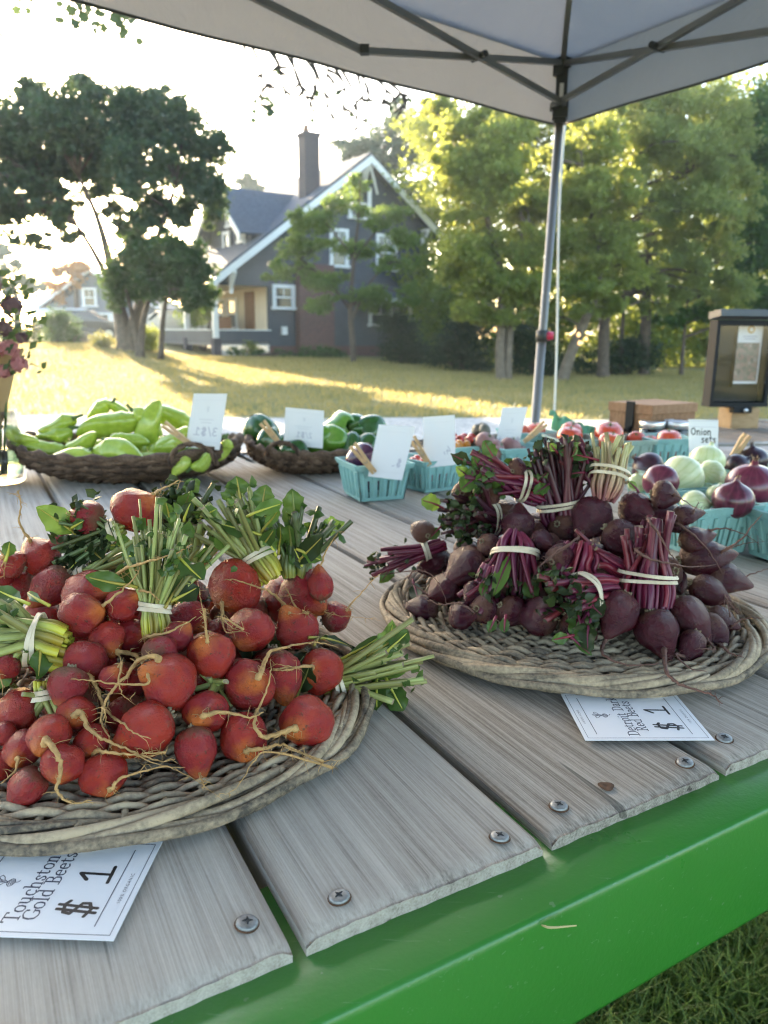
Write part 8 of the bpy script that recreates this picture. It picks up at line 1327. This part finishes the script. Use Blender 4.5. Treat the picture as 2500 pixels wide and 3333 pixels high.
# ------------------------------------------------------------------ berry boxes
def box_mesh(mat, wb, wt, h):
    q = MB(); th = .0028; ns = 4
    for sd_ in range(4):
        Rm = Matrix.Rotation(sd_*math.pi/2, 3, 'Z')
        def P(u, z, inn=0): k = wb+(wt-wb)*z/h; return Rm @ Vector((u*k, -k/2+inn*th, z))
        def cell(u0, u1, z0, z1):
            a = [P(u0, z0), P(u1, z0), P(u1, z1), P(u0, z1)]; b = [P(u0, z0, 1), P(u1, z0, 1), P(u1, z1, 1), P(u0, z1, 1)]
            q.add(a+b, [(0, 1, 2, 3), (7, 6, 5, 4), (0, 4, 5, 1), (1, 5, 6, 2), (2, 6, 7, 3), (3, 7, 4, 0)])
        cell(-.5, .5, h*.56, h*.86); cell(-.5, .5, 0, h*.1); n = 2*ns+1; sw = .045; e = [-.5]
        for i in range(ns): c = -.5+(i+1)/(ns+1); e += [c-sw/2, c+sw/2]
        e.append(.5)
        for i in range(0, len(e)-1, 2): cell(e[i], e[i+1], h*.1, h*.56)
        for i in range(0, len(e)-1, 2):      # soft ribs between the slots
            c = (e[i]+e[i+1])/2; 
            q.tube([P(c, h*.12, -.3), P(c, h*.8, -.3)], .0035, 5)
        a = [P(-.515, h*.86, -1.2), P(.515, h*.86, -1.2), P(.52, h, -2.0), P(-.52, h, -2.0)]; b = [p-Rm @ Vector((0, -th*2.4, 0)) for p in a]; q.add(a+b, [(0, 1, 2, 3), (7, 6, 5, 4), (0, 4, 5, 1), (1, 5, 6, 2), (2, 6, 7, 3), (3, 7, 4, 0)])
    q.box((0, 0, .002), (wb*.99, wb*.99, .004)); return q.mesh('box_body', mat, False)
BXT = box_mesh(M['teal'], .098, .124, .078); BXG = box_mesh(M['greypulp'], .098, .124, .078)
def berry_box(label, x, y, rot_, me=BXT, sc_=1.0):
    o = link('berry_box', me, None, (x, y, .8505), Quaternion((0, 0, 1), R(rot_)), sc_); return tag(o, label, 'box', 'berry boxes on the deck')
berry_box('teal berry box holding purple peppers in front of the smaller bowl', -.022, 1.625, 22)
berry_box('teal berry box of red cherry tomatoes behind a tilted card', .101, 1.722, 36, BXT, .92)
berry_box('teal berry box of orange cherry tomatoes behind the card row', .190, 1.90, 30)
berry_box('teal berry box of mauve potatoes beside the crimson stalks', .315, 1.88, 24)
berry_box('grey green berry box of tomatoes, left one of the pair behind the beets', .505, 2.04, 12, BXG); berry_box('grey green berry box of tomatoes, right one of the pair behind the beets', .632, 2.035, 10, BXG)
berry_box('teal berry box of tomatoes next to the jam jars', .752, 2.075, 10); berry_box('teal berry box behind the tent leg holding one tomato', .405, 2.185, 20)
berry_box('pale teal berry box of white and red onions beside the red beets', .520, 1.235, 20, BXT, 1.03); berry_box('teal berry box at the right edge, nearest of the onion boxes', .652, 1.165, 20); berry_box('teal berry box of white onions behind the beet heap', .540, 1.405, 14); berry_box('teal berry box under the biggest red onion', .668, 1.365, 14); berry_box('teal berry box of dark onions in the back row', .755, 1.585, 12); berry_box('grey green berry box of a dark and a white onion before the Onion sets card', .575, 1.55, 12, BXG)
for i, (x, y, z, s_, rz_, lb) in enumerate(((-.048, 1.622, .932, .072, 2.6, 'glossy purple pepper on the left side of its teal box'), (.01, 1.625, .925, .055, .8, 'purple pepper half hidden behind the card'), (-.02, 1.66, .918, .06, 1.9, 'purple pepper at the back of its teal box'), (-.03, 1.60, .89, .06, .3, 'purple pepper at the bottom of its teal box'))):
    tag(link('purple_pepper', PB[0], None, (x, y, z), Quaternion((0, 0, 1), rz_) @ Quaternion((0, 1, 0), .6*math.sin(i+1)), s_), lb, 'pepper', 'purple peppers in the teal box')
def tomato_mesh(seed, mat, lob=.035):
    rs_ = random.Random(seed); q = MB(); N, K = 14, 24; V = []; ph = rs_.uniform(0, 6)
    for i in range(N+1):
        t = i/N; th = math.pi*t; r = math.sin(th)**.9 if 0 < t < 1 else 0; z = .80*math.cos(th)
        if t < .2: z -= .16*(1-t/.2)**1.5
        for j in range(K): a = 2*math.pi*j/K; d = 1+lob*math.cos(5*a+ph)*(1-t*.6)+.02*math.sin(2*a+ph); V.append((r*d*math.cos(a), r*d*math.sin(a), z))
    q.add(V, [(i*K+j, (i+1)*K+j, (i+1)*K+(j+1) % K, i*K+(j+1) % K) for i in range(N) for j in range(K)])
    for i in range(5): a = i*1.256; q.add([(0, 0, .70), (.14*math.cos(a+.35), .14*math.sin(a+.35), .735), (.42*math.cos(a), .42*math.sin(a), .76+.05*math.sin(i*3)), (.14*math.cos(a-.35), .14*math.sin(a-.35), .735)], [(0, 1, 2, 3)], 1)
    q.tube([(0, 0, .66), (.03, .02, .9)], [.06, .04], 6, mi=1); return q.mesh('tomato', [mat, M['stem']], True)
TM = [tomato_mesh(s_, M['tomato']) for s_ in (1, 2)]; CH = tomato_mesh(3, M['cherry'], .01); OC = tomato_mesh(4, M['orangecherry'], .01); PT = tomato_mesh(5, M['potato'], .03); GF = tomato_mesh(6, M['greyfruit'], .02)
def put_round(name, me, x, y, z, r_, label, cat, group=None, tilt=.5, sz=1.0):
    return tag(link(name, me, None, (x, y, z), Quaternion((1, 0, 0), rs.uniform(-tilt, tilt)+.25) @ Quaternion((0, 1, 0), rs.uniform(-tilt, tilt)) @ Quaternion((0, 0, 1), rs.uniform(0, 6)), (r_, r_, r_*sz)), label, cat, group)
for i, (x, y, z, r_, lb) in enumerate(((.494, 2.05, .928, .034, 'orange red tomato on top of the left grey green box'), (.513, 2.11, .935, .031, 'red tomato at the back of the left grey green box'), (.599, 2.05, .935, .039, 'largest red tomato in the right grey green box'), (.588, 1.99, .921, .034, 'red tomato with green calyx at the front of the right grey green box'), (.62, 2.11, .938, .030, 'red tomato at the back of the right grey green box'), (.678, 2.07, .919, .025, 'red tomato at the left side of the teal box by the jars'), (.722, 2.08, .910, .0225, 'small low tomato in the teal box by the jars'), (.760, 2.05, .923, .033, 'big round red tomato in the teal box by the jars'), (.430, 2.19, .927, .0285, 'red tomato beside the foot of the tent leg'), (.395, 2.2, .92, .028, 'red tomato half hidden behind the small card'))):
    put_round('tomato', TM[i % 2], x, y, z, r_, lb, 'tomato', 'tomatoes in the berry boxes', .35)
for bx, by in ((.505, 2.04), (.632, 2.035), (.752, 2.075), (.405, 2.185)):
    for k in range(3): put_round('tomato', TM[k % 2], bx+.028*math.cos(k*2.1), by+.028*math.sin(k*2.1), .884, .029, 'tomato buried in the bottom layer of a berry box', 'tomato', 'buried tomatoes')
def scatter(name, me, bx, by, n, r0_, label, cat, group, z0=.88, z1=.925, rad=.042):
    for k in range(n):
        a = k*2.4; q = rad*math.sqrt((k % 9+.5)/9); put_round(name, me, bx+q*math.cos(a), by+q*math.sin(a), z0+(z1-z0)*(k//9)/max(1, n//9), r0_*rs.uniform(.85, 1.15), label, cat, group, 1.5)
scatter('cherry_tomato', CH, .101, 1.722, 27, .013, 'red cherry tomato in the box behind the tilted card', 'tomato', 'red cherry tomatoes'); scatter('cherry_tomato', OC, .175, 1.90, 18, .014, 'orange cherry tomato in the teal box behind the cards', 'tomato', 'orange cherry tomatoes', .905, .945)
scatter('cherry_tomato', CH, .185, 1.935, 9, .013, 'red cherry tomato behind the orange ones', 'tomato', 'red tomatoes behind the orange ones', .935, .95); scatter('dusky_plum', GF, .245, 1.96, 12, .016, 'dusky grey plum in the heap beside the orange cherry tomatoes', 'fruit', 'dusky plums', .925, .955, .045)
for i, (x, y, z, r_, lb) in enumerate(((.245, 1.86, .938, .026, 'mauve potato on top of the heap beside the small card'), (.27, 1.845, .925, .022, 'mauve potato tucked against the small card edge'), (.262, 1.825, .915, .021, 'mauve potato lowest at the front of its teal box'), (.31, 1.88, .925, .026, 'mauve potato hidden behind the small card'), (.335, 1.9, .90, .026, 'mauve potato deep in its teal box'))): put_round('potato', PT, x, y, z, r_, lb, 'potato', 'mauve potatoes', .8)
# ------------------------------------------------------------------ onions
def onion_mesh(seed, mat, neck):
    q = MB(); pr_ = [(0, -.82), (.12, -.85), (.5, -.76), (.85, -.42), (1.0, .02), (.92, .40), (.66, .70), (.34, .86), (.17, .97), (.12, 1.1+neck*.3), (.10, 1.15+neck)]; ph = seed
    P = spline([(a, 0, b) for a, b in pr_], 2); q.lathe([(max(0, p.x), p.z) for p in P], 28, (0, 0, 0), lambda a, t: 1+.012*math.sin(9*a+ph)+.015*math.sin(2*a+ph)); 
    for i in range(7): a = i*.9; q.tube([(.07*math.cos(a), .07*math.sin(a), 1.05+neck), (.13*math.cos(a), .13*math.sin(a), 1.22+neck+.06*math.sin(i*2))], [.035, .012], 4, mi=1)
    for i in range(14): a = i*.45; q.tube([(.08*math.cos(a), .08*math.sin(a), -.82), (.17*math.cos(a), .17*math.sin(a), -.95)], [.012, .005], 3, mi=1)
    return q.mesh('onion', [mat, M['onionneck']], True)
OM = {'r': onion_mesh(1, M['redonion'], .1), 'd': onion_mesh(2, M['darkonion'], .1), 'w': onion_mesh(3, M['whiteonion'], .0)}
def onion(k, x, y, z, r_, d, lb): tag(link('onion', OM[k], None, (x, y, z), Vector(d).normalized().to_track_quat('Z', 'Y'), r_), lb, 'onion', {'r': 'red onions', 'd': 'dark purple onions', 'w': 'white onions'}[k])
for a in (('d', .538, 1.55, .928, .034, (-.7, -.1, .5), 'dark purple onion at the left end of the onion heap'), ('r', .475, 1.30, .948, .0305, (-.5, -.8, -.1), 'glossy red onion just behind the top red beets'), ('w', .541, 1.38, .941, .0405, (.6, .3, .4), 'largest white onion in the middle of the onion heap'), ('w', .643, 1.52, .948, .0355, (.3, .3, .9), 'yellowish white onion on top, below the Onion sets card'), ('w', .610, 1.42, .937, .0295, (-.7, -.4, .4), 'white onion right of the largest white one'), ('w', .469, 1.40, .926, .0195, (-.2, -.3, .9), 'small white onion peeking out left of the glossy red one'), ('w', .505, 1.225, .921, .0265, (.9, -.2, .2), 'white onion lying low in the pale front box'), ('w', .575, 1.30, .925, .0195, (.2, .2, .9), 'small white onion behind the papery necked red one'), ('r', .556, 1.20, .936, .033, (.05, -.1, 1), 'red onion standing up with dry papery neck in the front box'), ('r', .640, 1.32, .937, .043, (-.1, -.3, .9), 'biggest red onion with a thick knob on top'), ('d', .719, 1.55, .933, .0275, (.5, -.2, .5), 'purple onion half hidden behind the biggest red one'), ('d', .775, 1.60, .938, .031, (-.2, 0, 1), 'dark purple onion at the far right back'), ('r', .60, 1.13, .925, .02, (.3, -.2, .8), 'red onion at the right edge in the nearest onion box')): onion(*a)
for bx, by in ((.520, 1.235), (.652, 1.165), (.540, 1.405), (.668, 1.365), (.755, 1.585), (.575, 1.55)):
    for k in range(3): onion('w' if k else 'r', bx+.026*math.cos(k*2.1+.5), by+.026*math.sin(k*2.1+.5), .886, .028, (rs.gauss(0, 1), rs.gauss(0, 1), .4), 'red onion buried low in a berry box' if not k else 'white onion buried low in a berry box')
